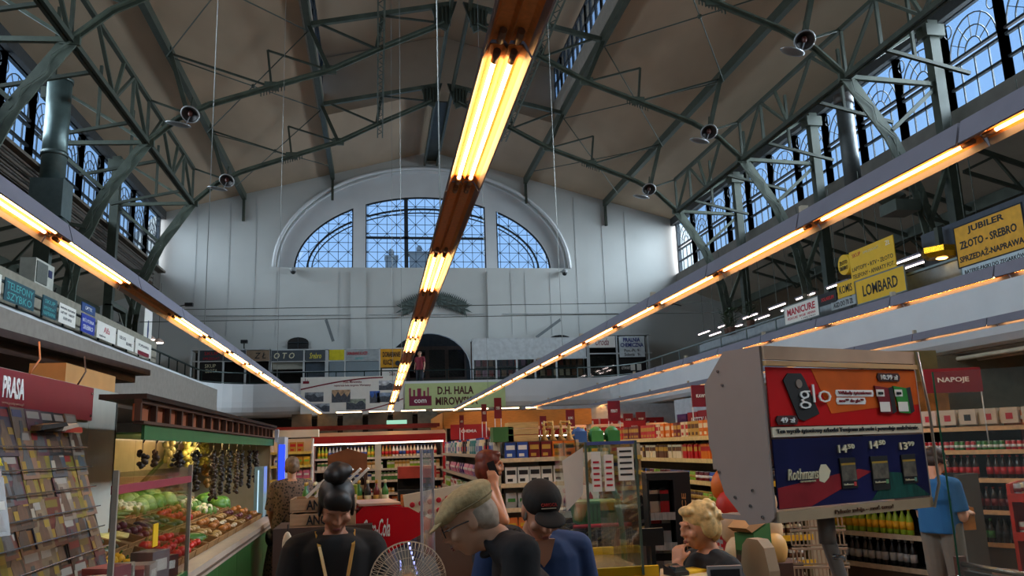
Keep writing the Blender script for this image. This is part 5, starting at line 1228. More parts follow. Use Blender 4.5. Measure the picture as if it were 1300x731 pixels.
m = MB().prism([(-6.4, 5.2), (-3.75, 5.6), (-3.3, 12.6), (-6.4, 12.9)], 'z', 2.92, 3.0); m.prism([(-6.4, 5.3), (-3.9, 5.7), (-3.45, 12.4), (-6.4, 12.7)], 'z', 2.80, 2.92)
tag(m.build('kiosk_roof', M('3a2520', .8, noise=.2)), 'flat dark brown roof slab jutting out below the left gallery', 'roof')
tag(MB().box((-6.3, 5.5, 0), (-5.9, 12.5, 2.8)).build('kiosk_back', M('4a342a', .8, noise=.2)), 'dark brown back wall under the flat brown roof', 'wall')
# wooden frieze over the stall
Y0, Y1s = 5.9, 13.4
t = E('stall_frieze', (-1.62, 0, 0), label='brown timber frieze with terracotta panels over the vegetable stall', cat='frieze')
MB().box((-.25, Y0, 2.125), (.06, Y1s, 2.16)).build('roof_board', M('2e1d18', .8, noise=.2), t)
MB().box((-.02, Y0, 2.095), (.03, Y1s, 2.125)).build('top_rail', m_brown, t); MB().box((-.02, Y0, 1.955), (.05, Y1s, 1.975)).build('bottom_rail', m_brown, t)
pm_ = MB().box((-.02, -.16, 0), (0, .16, .12)).mesh('panel', M('a05c3c', .6, noise=.15)); sm_ = MB().box((-.01, -.02, 0), (.03, .02, .12)).mesh('slat', m_brown)
for k in range(19):
    inst('panel', pm_, (-.02, Y0 + .2 + k * .4, 1.975), parent=t); inst('slat', sm_, (0, Y0 + .4 * k, 1.975), parent=t)
t = E('stall_awning', (-1.6, 0, 0), label='green valance running along the front of the vegetable stall', cat='awning')
MB().box((-.01, Y0 + .1, 1.85), (.01, Y1s - .1, 1.95)).build('valance', M('1f5a2c', .6, noise=.1), t)
MB().box((-1.1, 7.6, 1.935), (-.02, Y1s, 1.95)).build('ceiling_panel', M('35603a', .6, noise=.1), t)
MB().tube([(-.5, 8.0, 1.91), (-.5, 9.3, 1.91)], .014, 8).build('tube', EM((1, .72, .35), 40), t); MB().tube([(-.5, 9.6, 1.91), (-.5, 11.1, 1.91)], .014, 8).build('tube', EM((1, .72, .35), 45), t)
t = E('partition_wall', (-2.75, 0, 0), label='cream back wall of the vegetable stall with slanted rail', cat='wall')
for k in range(7): MB().box((-.03, 7.5 + k * .85, .0), (0, 8.34 + k * .85, 1.95)).build('wall_panel', M('b8a888', .7, noise=.08), t)
MB().box((.0, 13.3, 0), (1.1, 13.34, 1.93)).build('end_panel', M('b8a888', .7, noise=.08), t)
MB().bar((.03, 9.4, 1.2), (.03, 12.0, 1.9), .02, .05).build('rail', M('6a7a3a', .6), t)
# counter
XV = -1.38
t = E('vegetable_counter', (XV, 0, 0), label='long green-fronted counter of the vegetable stall with pale rim', cat='counter')
for k in range(6): MB().box((-1.25, 5.88 + k * .96, 0.02), (0, 6.83 + k * .96, .8)).build('front_panel', M('2c5c26', .55, noise=.12), t)
MB().box((-.12, 5.85, .8), (.05, 11.6, .9)).build('rim', M('b8a898', .4, noise=.08), t); MB().box((-.02, 5.85, .83), (.06, 11.6, .85)).build('rim_strip', M('6a5a4c', .4), t)
MB().prism([(-1.3, .8), (-.1, .8), (-.1, .86), (-1.3, 1.22)], 'y', 5.88, 11.6).build('sloping_bed', M('5a3e28', .7, noise=.2), t)
MB().box((-.1, 11.6, 0), (.05, 11.68, .92)).build('end_panel', m_dark, t)
# produce
def tapered(c1, shape):
    m = MB()
    if shape == 'pepper': m.ell((0, 0, .04), (.04, .05, .04), 8, 6).ell((.02, 0, .045), (.03, .04, .035), 8, 5); m.mat(1).tube([(0, 0, .07), (.01, 0, .1)], .007, 5)
    elif shape == 'tomato': m.ell((0, 0, .035), (.038, .038, .032), 9, 6); m.mat(1).lathe([(.014, .062), (.003, .07)], n=5)
    elif shape == 'cabbage':
        m.ell((0, 0, .08), (.1, .1, .085), 10, 7)
        m.mat(1)
        for k in range(4): m.ell((.02 * math.cos(k * 1.6), .02 * math.sin(k * 1.6), .065), (.105, .105, .06), 8, 4, rot=(.3 * math.sin(k), .3 * math.cos(k), k))
    elif shape == 'cauliflower':
        for k in range(9): m.ell((.045 * math.cos(k * .7), .045 * math.sin(k * .7), .07 + .02 * (k % 2)), .035, 6, 5)
        m.mat(1)
        for k in range(6): m.ell((.08 * math.cos(k), .08 * math.sin(k), .05), (.05, .02, .06), 6, 4, rot=(0, 0, k))
    elif shape == 'cucumber': m.tube([(-.1, 0, .025), (-.05, .01, .028), (.05, .01, .028), (.1, 0, .025)], [.01, .024, .024, .01], 8); m.mat(1).tube([(.1, 0, .025), (.115, 0, .03)], .005, 4)
    elif shape == 'leek': m.tube([(-.2, 0, .02), (0, 0, .02)], .017, 7); m.mat(1).tube([(0, 0, .02), (.1, 0, .03), (.22, .03, .035)], [.018, .03, .008], 6)
    elif shape == 'mushroom': m.tube([(0, 0, 0), (0, 0, .03)], .012, 6); m.mat(0).ell((0, 0, .035), (.03, .03, .018), 8, 5)
    elif shape == 'potato': m.ell((0, 0, .03), (.05, .035, .03), 8, 6)
    elif shape == 'aubergine': m.tube([(-.09, 0, .04), (-.04, 0, .045), (.04, 0, .035), (.09, 0, .03)], [.02, .045, .035, .012], 8); m.mat(1).tube([(.085, 0, .03), (.12, 0, .04)], [.018, .005], 5)
    elif shape == 'corn bundle':
        for k in range(4): m.tube([(-.12, k * .035 - .05, .03), (.0, k * .035 - .05, .035), (.1, k * .03 - .05, .03)], [.012, .024, .006], 6)
        m.mat(1).tube([(-.12, 0, .02), (-.22, .0, .03)], [.05, .01], 6)
    return m
VC = {'yellow pepper': ('pepper', 'e0a80c', '3c6a20'), 'red pepper': ('pepper', 'b8140c', '3c6a20'), 'tomato': ('tomato', 'c02412', '2c5a1c'), 'cabbage': ('cabbage', 'a8c070', '7fa050'), 'cauliflower': ('cauliflower', 'e0d8b8', '6a9040'), 'cucumber': ('cucumber', '3a6a2c', '8aa850'), 'leek': ('leek', 'e0e4c8', '4a8038'), 'mushroom': ('mushroom', 'c8b8a0', 'c8b8a0'), 'potato': ('potato', 'a88858', 'a88858'), 'aubergine': ('aubergine', '2c1834', '3c6a30'), 'corn cob bundle': ('corn bundle', 'd8c878', '7a9a48'), 'avocado': ('potato', '28381c', '28381c'), 'onion': ('tomato', 'a86830', 'c89858'), 'beetroot': ('tomato', '5a1828', '4a7030'), 'lettuce': ('cabbage', '6a9a3c', '4f8030')}
vme = {k: tapered(k, v[0]).mesh(k.replace(' ', '_'), [M(v[1], .4, noise=.1, scale=12), M(v[2], .5)]) for k, v in VC.items()}
SPC = {'cabbage': (2, 2), 'cauliflower': (2, 2), 'lettuce': (2, 2), 'leek': (1, 4), 'cucumber': (1, 5), 'corn cob bundle': (1, 3), 'aubergine': (1, 4)}
sl = math.atan2(.36, 1.2)
def bed_z(x): return .86 + (XV - .1 - x) * .3
grid = [['tomato', 'yellow pepper', 'cucumber', 'red pepper', 'tomato', 'cucumber', 'potato', 'onion', 'mushroom', 'potato', 'beetroot', 'onion', 'potato', 'tomato'],
        ['aubergine', 'lettuce', 'avocado', 'corn cob bundle', 'beetroot', 'aubergine', 'avocado', 'red pepper', 'onion', 'cauliflower', 'mushroom', 'lettuce', 'potato', 'beetroot'],
        ['lettuce', 'onion', 'leek', 'cabbage', 'corn cob bundle', 'leek', 'cauliflower', 'cabbage', 'lettuce', 'cabbage', 'leek', 'potato', 'onion', 'lettuce']]
random.seed(12)
m_vc = M('8a6438', .7, noise=.25, scale=8)
rown = ['front', 'middle', 'back']
cme = {}
for r_ in range(3):
    for k in range(11):
        cy = 6.15 + k * .505; cx = XV - .32 - r_ * .4; z = bed_z(cx) + .01
        v = grid[r_][k + 1]
        t = E('produce_crate', (cx, cy, z), label='crate of %ss, %s row, %s from the glass case' % (v, rown[r_], ORD[k].replace('top', 'first')), cat='crate', group='produce crates on the vegetable stall')
        t.rotation_euler = (0, math.atan(.3), 0)
        for nm_, a, b in (('bottom_board', (-.19, -.24, 0), (.19, .24, .01)), ('slat', (-.19, -.24, .01), (-.18, .24, .07)), ('slat', (.18, -.24, .01), (.19, .24, .07)), ('slat', (-.18, -.24, .01), (.18, -.23, .07)), ('slat', (-.18, .23, .01), (.18, .24, .07))):
            if (nm_, a) not in cme: cme[(nm_, a)] = MB().box(a, b).mesh(nm_, m_vc)
            inst(nm_, cme[(nm_, a)], parent=t)
        nx_, ny_ = SPC.get(v, (3, 3))
        for i in range(nx_):
            for j in range(ny_):
                lx = (i + .5) / nx_ * .34 - .17 + random.uniform(-.01, .01); ly = (j + .5) / ny_ * .44 - .22 + random.uniform(-.01, .01)
                zz = z + .02 - lx * .3 + (.02 if v in ('tomato', 'onion') else 0)
                o = inst(v.replace(' ', '_'), vme[v], (cx + lx, cy + ly, zz), (random.uniform(-.2, .2), random.uniform(-.2, .2) + .2, random.uniform(-.5, .5) if v not in ('tomato',) else random.uniform(0, 6)))
                s_ = random.uniform(.9, 1.12); o.scale = (s_, s_, s_)
                tag(o, '%s, spot %s-%s of the %s-row crate %s from the glass case' % (v, nth(i), nth(j), rown[r_], nth(k)), v.split()[-1] if v != 'corn cob bundle' else 'corn', '%ss in %s-row crate %s' % (v, rown[r_], ORD[k].replace('top', 'first')))
# garlands hanging below the awning
XGL = -1.78
pl_ = [(180, 592, .05), (197, 590, .03), (226, 592, .055), (247, 622, .04), (269, 634, .04), (280, 626, .022), (289, 625, .035), (299, 625, .022), (306, 616, .02), (316, 618, .022), (324, 612, .04)]
bead = {}
for k, (px, pyb, r0) in enumerate(pl_):
    p = atx(px, pyb, XGL); zt_ = 1.86; n = int((zt_ - .08 - p.z) / .03)
    random.seed(60 + k); m = MB()
    for q in range(n * 4):
        a_ = random.uniform(0, 2 * PI); rr = random.uniform(0, r0); zz = p.z + (zt_ - .08 - p.z) * q / (4 * n)
        sw = 1 if k not in (0, 2) else (.5 + .8 * (1 - q / (4 * n)))
        m.ell((rr * math.cos(a_) * sw, rr * math.sin(a_) * sw, zz), (.024, .024, .02), 5, 4, rot=(a_, a_, 0))
    t = E('hanging_garland', (XGL, p.y, 0), label='dark string of dried produce under the green valance, %s from the news kiosk' % ORD[k].replace('top', 'first'), cat='garland', group='dried garlands hanging in the stall')
    m.build('beads', M(['1c1512', '3a2a1e', '241a18'][k % 3], .5, noise=.4, scale=30), t)['kind'] = 'stuff'
    MB().tube([(0, 0, p.z + .1), (0, 0, 1.93)], .004, 5).build('cord', m_cream, t); MB().tube([(0, 0, 1.84), (.015, 0, 1.87), (0, 0, 1.9)], .006, 5).build('hook', m_chrome, t)
# yellow net bags hanging at the back of the stall
for k, (px, py0, py1, c_) in enumerate(((235, 560, 592, 'c8b860'), (246, 562, 590, 'd8cc90'), (257, 560, 588, 'c0b050'), (215, 562, 590, 'b8a878'), (330, 575, 600, 'a88860'), (264, 590, 615, 'a87838'))):
    p = atx(px, (py0 + py1) / 2, -2.3); random.seed(k); m = MB()
    for q in range(16): m.ell((random.uniform(-.05, .05), random.uniform(-.11, .11), random.uniform(-.14, .14)), (.035, .035, .04), 6, 5)
    t = E('net_bag', p, label='hanging net bag of %s produce at the back of the stall, %s one' % (['yellow', 'pale', 'gold', 'tan', 'brown', 'orange'][k], ORD[k].replace('top', 'first')), cat='bag'); m.build('contents', M(c_, .6, noise=.2, scale=10), t)['kind'] = 'stuff'; MB().tube([(0, 0, .12), (0, 0, 1.93 - p.z)], .005, 5).build('cord', m_cream, t)
# ---- glass case at the near end of the stall
t = E('glass_case', (-1.2, 4.1, 0), label='tall glass display case with green shelf edge beside the magazines', cat='display case')
gme = GLASS((.95, .96, .95), refl=.25)
MB().box((-.004, 0, .3), (.004, 1.55, 1.66)).build('pane', gme, t)
for y in (0, 1.55): MB().box((-.012, y - .01, .0), (.012, y + .01, 1.67)).build('corner_post', M('9a948a', .4, .3), t)
MB().box((-.02, 0, 1.56), (.01, 1.55, 1.6)).build('top_band', M('8a3040', .5, noise=.1), t)
MB().box((-.22, 0, .98), (.0, 1.55, 1.0)).build('glass_shelf', GLASS((.7, .85, .75), refl=.2), t); MB().box((-.01, 0, .97), (.01, 1.55, 1.01)).build('shelf_edge', M('2a6a3c', .4), t)
MB().box((-.22, 0, .55), (.0, 1.55, .57)).build('shelf_board', M('6a6660', .5), t); MB().box((-.24, 0, 0), (.0, 1.55, .3)).build('base', M('4a4a44', .6), t); MB().box((-.01, 0, .54), (.01, 1.55, .58)).build('shelf_edge', M('2a6a3c', .4), t)
random.seed(31)
bx = [(c, MB().box((-.07, -.09, 0), (.07, .09, .2)).mat(1).box((.07, -.06, .08), (.072, .06, .15)).mesh('packet', [M(h, .5), m_paper])) for c, h in (('white', 'b8b4ac'), ('rose', 'a05a60'), ('olive', '6a6a3a'), ('grey', '7a7a80'), ('dark', '2a2628'))]
for li, z in enumerate((1.0, .57)):
    for k in range(7):
        for r_ in range(1):
            c_, me = random.choice(bx); sc_ = random.uniform(.6, 1.2)
            o = inst('packet', me, (-1.32 - r_ * .18, 4.25 + k * .2, z), (0, 0, random.uniform(-.5, .5)), scale=(1, 1, sc_)); tag(o, '%s packet, %s from the magazine-rack end of the %s glass-case shelf' % (c_, nth(k), ['upper', 'lower'][li]), 'packet', '%s packets, %s glass-case shelf' % (c_, ['upper', 'lower'][li]))
for k, (y, z) in enumerate(((4.75, 1.25), (4.4, .78))):
    tag(MB().box((-1.19, y, z), (-1.185, y + .1, z + .12)).build('price_tag', m_yel), ['yellow price tag high on the glass case', 'yellow price tag low on the glass case'][k], 'tag')
for k, y in enumerate((4.45, 5.2)):
    tag(MB().box((-1.23, y, .62), (-1.22, y + .38, .92)).build('white_card', M('c8bcb0', .6)), ['larger blank white card behind the glass case pane', 'smaller blank white card behind the far part of the glass case pane'][k], 'card')
# ---- magazine rack
m_pg = M('8a8478', .7, noise=0)  # page colour darkened to stand for dim light on the rack
mcols = ['8a2a2c', '2c3a6a', 'b8a080', '3a2a28', 'a8682c', '6a8a9a', 'c8b8a8', '4a5a3a', '7a3a5a', 'b0a030', '28282c', '9a8878', '8a1a20', 'c09078', '345a78', '5c4438']
mnames = ['dark red', 'navy', 'tan', 'dark brown', 'orange', 'pale blue', 'cream', 'olive', 'plum', 'yellow', 'black', 'taupe', 'red', 'skin-toned', 'blue', 'brown']
mag = []
for i, c_ in enumerate(mcols):
    random.seed(200 + i); W_, H_ = .205, .275
    m = MB().box((-.004, 0, 0), (.0, W_, H_))      # cover faces +x
    m.mat(1).box((-.012, .002, .002), (-.004, W_ - .002, H_ - .002))
    m.mat(2).box((0, .015, H_ * .80), (.0012, W_ - .02 - random.uniform(0, .06), H_ * .95))
    m.mat(3); px_ = random.uniform(.03, .08); m.prism([(px_, .02), (px_ + .11, .02), (px_ + .1, .1), (px_ + .075, .15), (px_ + .07, .2), (px_ + .03, .2), (px_ + .02, .14), (px_ - .01, .1)], 'x', 0, .001)
    m.mat(4).box((0, .012, .03 + .03 * random.random()), (.0014, .06, .05 + .05)).box((0, W_ - .07, .12), (.0014, W_ - .01, .16))
    c2 = random.choice(['a89018', 'f0ece0', 'c81c20', 'e8e4da', '1a1a1c', '2a5ab0', 'f0ece0']); c3 = random.choice(['c8987c', 'a8745c', 'd8b090', '6a5048', '88a0b0'])
    c_ = '%02x%02x%02x' % tuple(int(int(c_[q:q + 2], 16) * .6) for q in (0, 2, 4)); c2 = '%02x%02x%02x' % tuple(int(int(c2[q:q + 2], 16) * .6) for q in (0, 2, 4)); c3 = '%02x%02x%02x' % tuple(int(int(c3[q:q + 2], 16) * .45) for q in (0, 2, 4))  # cover colours scaled down: the rack's dim light is painted in
    mag.append(m.mesh('magazine', [M(c_, .35, noise=.25, scale=14), m_pg, M(c2, .4, noise=0), M(c3, .4, noise=.3, scale=20), M(random.choice(['988f80', '20242c', '8a7020']), .4, noise=0)]))
t = E('magazine_rack', (-1.98, 4.15, 0), label='tilted black magazine rack filled with rows of magazines', cat='rack')
MB().prism([(-.05, 0), (.5, 0), (.5, .25), (.02, 1.9), (-.05, 1.9)], 'y', -.02, 0).build('side_panel', M('2c2624', .6), t); MB().prism([(-.05, 0), (.5, 0), (.5, .25), (.02, 1.9), (-.05, 1.9)], 'y', 1.62, 1.64).build('side_panel', M('2c2624', .6), t)
MB().prism([(-.05, 0), (.44, .0), (.44, .2), (-.02, 1.88), (-.05, 1.88)], 'y', 0, 1.62).build('back_panel', m_dark, t)
random.seed(77); NR = 12
for r_ in range(NR):
    z = .38 + r_ * .125; x = .5 - (z - .25) * .27 - .02
    MB().tube([(x + .03, 0, z + .05), (x + .03, 1.62, z + .05)], .004, 5).build('wire_bar', m_chrome, t)
    for k in range(8):
        i = random.randrange(16); yy = 4.15 + .02 + k * .2
        if r_ == NR - 3 and k == 0: i = 9
        o = inst('magazine', mag[i], (-1.98 + x + .012 + .004 * (k % 2), yy, z), (0, -.30 + random.uniform(-.05, .05), random.uniform(-.06, .06)))
        tag(o, '%s magazine, %s from the near end in the %s row of the tilted rack' % (mnames[i], nth(k), ORD[NR - 1 - r_]), 'magazine', '%s magazines, %s row of the tilted rack' % (mnames[i], ORD[NR - 1 - r_]))
        if r_ in (NR - 3, NR - 4) and k in (0, 1):
            tx = [['ŚWIAT', 'COLOR'], ['EXTRA', 'DOM']][NR - 3 - r_][k]
            letter(tx, M('e8d820', .4) if k or r_ == NR - 3 else m_whitep, o, (.003, .1, .235), (0, 1, 0), (0, 0, 1), .16, .045, .02)
# magazines stacked edge-on at the left end of the rack
for k in range(6):
    o = inst('magazine', mag[(k * 3) % 16], (-1.9 + .03 * k, 4.02 - .02 * k, 1.55 - .03 * k), (0, -.35, -.9 + .05 * k)); tag(o, '%s magazine standing on edge at the near end of the rack' % mnames[(k * 3) % 16], 'magazine', 'edge-on magazines at the rack end')
MB().box((0, 0, 0), (.01, .01, .01))
tag(MB().box((-1.98, 3.9, 0), (-1.75, 4.1, 1.5)).build('rack_block', M('3a302c', .7)), 'narrow dark cabinet supporting the edge-on magazines', 'cabinet')
# loose paper flyers on top of the rack
for k in range(5):
    random.seed(90 + k); tag(MB().prism([(0, 0), (.22, .03), (.2, .05), (.02, .03)], 'y', -.08, .08).build('flyer', M(['2a2624', 'b8a898', '8a7a70', 'a03a2c', '9a8a68'][k], .6), loc=(-1.95 + .05 * (k % 2), 5.0 + k * .16, 1.895), rz=1.2 + .3 * k), '%s leaflet lying on top of the magazine rack' % ['black', 'white', 'grey', 'red', 'beige'][k], 'leaflet')
# newspaper stand at the frame edge with plastic-wrapped books
t = E('newspaper_stand', (-1.95, 3.0, 0), label='stand of wrapped books and folded papers nearest the entrance edge', cat='rack')
for z in (.5, .95, 1.35, 1.68): MB().box((-.2, 0, z - .02), (.28 - z * .05, .95, z)).build('shelf_board', M('5a3c34', .6), t); MB().box((.28 - z * .05, 0, z - .03), (.29 - z * .05, .95, z + .03)).build('front_lip', M('7a3430', .5), t)
MB().box((-.22, 0, 0), (-.2, .95, 2.0)).build('back_panel', M('8a6a50', .6), t); MB().box((-.2, -.02, 0), (.2, 0, 1.7)).build('side_panel', m_brown, t); MB().box((-.2, .95, 0), (.2, .97, 1.7)).build('side_panel', m_brown, t)
for li, z in enumerate((.5, .95, 1.35, 1.68)):
    for k in range(4):
        i = (li * 5 + k * 3) % 16
        o = inst('magazine', mag[i], (-1.95 + .2 - z * .05, 3.03 + k * .225, z), (0, -.25, .04 * (k - 1))); tag(o, '%s magazine, %s from the near end, %s shelf of the newspaper stand' % (mnames[i], nth(k), ['lowest', 'third', 'second', 'top'][li]), 'magazine', '%s magazines, %s stand shelf' % (mnames[i], ['lowest', 'third', 'second', 'top'][li]))
for k in range(2):
    tag(MB().prism([(0, 0), (.3, 0), (.26, .12), (.1, .16), (0, .1)], 'y', -.12, .12).build('folded_newspapers', M(['6a655c', '5a564e', '6a5c48'][k], .7, noise=.35, scale=25), loc=(-1.8, 3.2 + k * .3, [.5, .95, 1.35][k] + .28)), ['lowest', 'middle', 'upper'][k] + ' bundle of folded newspapers on the near stand', 'newspapers')
# ================================================================== CENTRE: CRATES, COLA COOLER, FAN
t = E('cola_cooler', (-.16, 5.9, 0), math.radians(8), label='bright red open-front cola cooler with white script and blue light strips', cat='cooler')
m_cr = M('c4101a', .25, noise=.03, name='cola_red')
MB().prism([(-.0, .0), (.36, 0), (.36, .95), (.40, 1.08), (.84, 1.2), (.86, 1.27), (.60, 1.36), (.10, 1.40), (-.02, 1.33)], 'y', -.3, -.26).build('side_panel', m_cr, t)
MB().prism([(-.0, .0), (.36, 0), (.36, .95), (.40, 1.08), (.84, 1.2), (.86, 1.27), (.60, 1.36), (.10, 1.40), (-.02, 1.33)], 'y', .26, .3).build('side_panel', m_cr, t)
MB().prism([(0, 1.0), (.4, 1.1), (.82, 1.21), (.84, 1.26), (.6, 1.34), (.1, 1.38), (0, 1.32)], 'y', -.26, .26).build('canopy', m_cr, t)
MB().box((0, -.26, 0), (.05, .26, 1.32)).build('back_panel', m_cr, t); MB().box((.02, -.31, 1.385), (.5, .31, 1.4)).build('top_trim', M('c8a090', .3), t)
MB().box((0.05, -.26, 0), (.8, .26, .3)).build('base', M('8a8488', .4), t)
letter('Coca-Cola', m_whitep, t, (.22, -.303, 1.235), FX, (0, 0, 1), .31, .12, .01, shear=.3)
m_led = EM((.35, .4, 1.0), 4.0, 'blue_led')
for s in (-1, 1):
    MB().bar((.80, s * .28, 1.2), (.98, s * .28, .35), .03, .05, up=(0, 1, 0)).build('front_bar', M('6a6470', .4), t)
    g = MB().prism([(.38, .35), (.95, .35), (.80, 1.16), (.42, 1.08)], 'y', s * .275, s * .28).build('pane', GLASS((.75, .8, .95), refl=.2), t)
for x0, z0, x1, z1, s in ((.60, 1.12, .78, .72, -.29), (.50, 1.0, .5, .7, -.29)):
    n = 12
    for q in range(n):
        f = q / n; MB().box((x0 + (x1 - x0) * f - .008, s - .006, z0 + (z1 - z0) * f - .009), (x0 + (x1 - x0) * f + .008, s, z0 + (z1 - z0) * f + .009)).build('led', m_led, t)
t = E('clear_screen', (.20, 3.72, 0), math.radians(62), label='narrow clear acrylic screen standing right of the desk fan', cat='screen')
MB().box((0, -.004, .8), (.12, .004, 1.72)).build('pane', GLASS((.93, .93, .95), refl=.5, dirt=.08), t); MB().box((-.005, -.006, .8), (.0, .006, 1.72)).build('edge', M('a8a0a4', .3), t); MB().box((.12, -.006, .8), (.125, .006, 1.72)).build('edge', M('a8a0a4', .3), t)
# checkout desk carrying them
t = E('checkout_desk', (-.75, 3.25, 0), label='dark checkout desk at the bottom edge beneath the fan', cat='desk')
MB().box((0, 0, .8), (1.15, .6, .84)).build('desk_top', M('6a5c50', .4, noise=.1), t); MB().box((.02, .02, 0), (1.13, .58, .8)).build('body', M('3a322e', .6), t)
# fan
FC = aty(518, 738, 3.45)
t = E('desk_fan', (FC.x, FC.y, .84), label='beige desk fan with fine round wire guard at the bottom edge', cat='fan')
fz = FC.z - .84; R0 = .155
m_fan = M('c8b8a0', .4, noise=0)
g = MB()
for k in range(60):
    a_ = 2 * PI * k / 60; P = [(.04 * math.cos(a_), -.07, fz + .04 * math.sin(a_)), (.1 * math.cos(a_), -.065, fz + .1 * math.sin(a_)), (R0 * .95 * math.cos(a_), -.04, fz + R0 * .95 * math.sin(a_)), (R0 * math.cos(a_), 0, fz + R0 * math.sin(a_))]
    g.tube(P, .0011, 4, cap=False)
g.build('front_guard', m_fan, t)['kind'] = 'stuff'
g = MB()
for k in range(60):
    a_ = 2 * PI * k / 60; P = [(R0 * math.cos(a_), 0, fz + R0 * math.sin(a_)), (.1 * math.cos(a_), .06, fz + .1 * math.sin(a_)), (.03 * math.cos(a_), .07, fz + .03 * math.sin(a_))]; g.tube(P, .0011, 4, cap=False)
g.build('rear_guard', m_fan, t)['kind'] = 'stuff'
for r0, y in ((R0, 0), (.1, -.065), (.13, -.055), (.07, -.068)):
    MB().tube([(r0 * math.cos(2 * PI * k / 36), y, fz + r0 * math.sin(2 * PI * k / 36)) for k in range(37)], .003 if r0 == R0 else .0013, 5).build('guard_ring', m_fan, t)
MB().lathe([(.0, .012), (.03, .01), (.042, 0)], n=18).build('hub_cap', M('c8a078', .4), t, loc=(0, -.07, fz)).rotation_euler = (PI / 2, 0, 0)
for k in range(4):
    a_ = k * PI / 2 + .4; m = MB(); ca, sa = math.cos(a_), math.sin(a_)
    def bl(r, w_, tw): return [(r * ca - w_ * sa, tw, fz + r * sa + w_ * ca), (r * ca + w_ * sa, -tw, fz + r * sa - w_ * ca)]
    v = bl(.025, .02, .01) + bl(.07, .05, .02) + bl(.12, .055, .02) + bl(.135, .03, .012)
    m.add(v, [(0, 1, 3, 2), (2, 3, 5, 4), (4, 5, 7, 6)]); m.build('blade', GLASS((.8, .82, .85), refl=.3, dirt=.35), t)
MB().tube([(0, .0, fz), (0, .12, fz)], .04, 12).build('motor', m_fan, t); MB().tube([(0, .08, 0), (0, .08, fz - .02)], .015, 8).build('stem', m_fan, t); MB().lathe([(.1, 0), (.1, .02), (.03, .03)], (0, .06, 0), 18).build('base', m_fan, t)
t = bpy.data.objects['cola_cooler']; t.scale = (.58, .8, .98)
# wooden crates with stencilled text
m_cw = M('b89878', .7, noise=.12, stretch=(1, 6, 6))
p = aty(404, 668, 5.6)
tb = E('crate_table', (p.x, 5.75, 0), label='dark plinth under the two printed wooden crates', cat='plinth'); MB().box((-.28, -.2, 0), (.35, .3, p.z)).build('body', M('4a3a34', .7), tb)
for k in range(2):
    crate('wooden_crate', p.x + .03, 5.75, p.z + k * .095, .42, .34, .088, .0, m_cw, ['lower', 'upper'][k] + ' printed wooden crate behind the woman with the hair bun', n=1, txt='ANGOS')
for k in range(5):
    t = E('price_list', (p.x + .05 + k * .055, 5.75 + .03 * k, p.z + .19), label='slanted white price card on the printed crates, %s from the crate edge' % ORD[k].replace('top', 'first'), cat='card', group='slanted price cards on crates')
    MB().prism([(-.14, .0), (-.125, -.012), (.06, .16), (.045, .17)], 'y', -.12, .12).build('card', m_paper, t)
    for q in range(4): MB().bar((-.1 + q * .04, -.1, .03 + q * .037), (-.1 + q * .04, .02, .03 + q * .037), .01, .004).build('printed_line', m_redt, t)
# hand basket / teal bag on hook
t = E('shopping_bag', (aty(365, 690, 5.2).x, 5.2, 0), label='teal and red shopping bag hanging by the crates', cat='bag')
MB().box((-.07, -.06, .95), (.08, .06, 1.12)).build('teal_panel', M('1a6a7a', .6, noise=.2), t); MB().box((-.06, -.05, .78), (.09, .05, .95)).build('red_panel', M('8a2a30', .6), t); MB().ell((0, -.03, 1.18), (.05, .02, .08)).build('slipper_tag', m_cream, t); MB().tube([(0, 0, 1.1), (0, 0, 1.3)], .006, 5).build('strap', m_black, t); t.scale = (.6, .6, 1); MB().box((-.06, -.05, 0), (.06, .05, .78)).build('stand', m_dark, t)
# bottle displays and chests in the aisle between
random.seed(21)
t = E('wine_table', (-.85, 9.6, 0), label='low display table of wine bottles beyond the printed crates', cat='table'); MB().box((0, 0, 0), (1.0, .6, 1.05)).build('body', M('6a2824', .6, noise=.1), t); MB().box((-.02, -.02, 1.05), (1.02, .62, 1.08)).build('table_top', m_tan, t)
for k in range(10):
    for r_ in range(2):
        c_ = ['green', 'black', 'dark red'][(k + r_) % 3]; put('wine bottle', c_, ['gold', 'cream'][k % 2], (-.8 + k * .1, 9.7 + r_ * .2, 1.08), 0, '%s wine bottle, %s in the %s row on the aisle display table' % (c_, nth(k), ['front', 'back'][r_]), '%s wine bottles on the aisle table' % c_)
t = E('lime_box', (-.62, 8.6, 0), label='lime and green display box behind the cola cooler', cat='box'); MB().box((0, 0, 0), (.42, .3, 1.0)).build('body', M('8a4030', .6), t); MB().box((.0, 0, 1.0), (.42, .3, 1.38)).build('front_panel', M('7a8a20', .5, noise=.2, scale=5), t); MB().box((.02, -.01, 1.3), (.2, 0, 1.36)).build('printed_label', m_cream, t)
t = E('wood_stand', (-.62, 10.8, 0), label='wooden pyramid stand holding bottles in front of the dairy cooler', cat='stand'); MB().prism([(0, 1.45), (.5, 1.45), (.5, 1.68), (.25, 1.76), (0, 1.68)], 'y', 0, .03).build('header_board', M('7a4420', .6, noise=.2), t); MB().box((0, 0, 0), (.04, .3, 1.45)).build('post', m_brown, t); MB().box((.46, 0, 0), (.5, .3, 1.45)).build('post', m_brown, t); MB().box((0, 0, 1.12), (.5, .3, 1.15)).build('shelf_board', m_brown, t)
for k in range(4): put('wine bottle', 'black', 'cream', (-.52 + k * .11, 10.95, 1.15), 0, 'black bottle, %s on the wooden pyramid stand' % nth(k), 'bottles on the wooden pyramid stand')
t = E('white_post', (.02, 11.0, 0), label='white post with slanted brace in front of the dairy cooler', cat='post'); MB().box((-.04, -.04, 0), (.04, .04, 1.8)).build('post', m_cream, t); MB().bar((.0, 0, 1.25), (.3, -.2, .7), .05, .04).build('brace', m_cream, t)
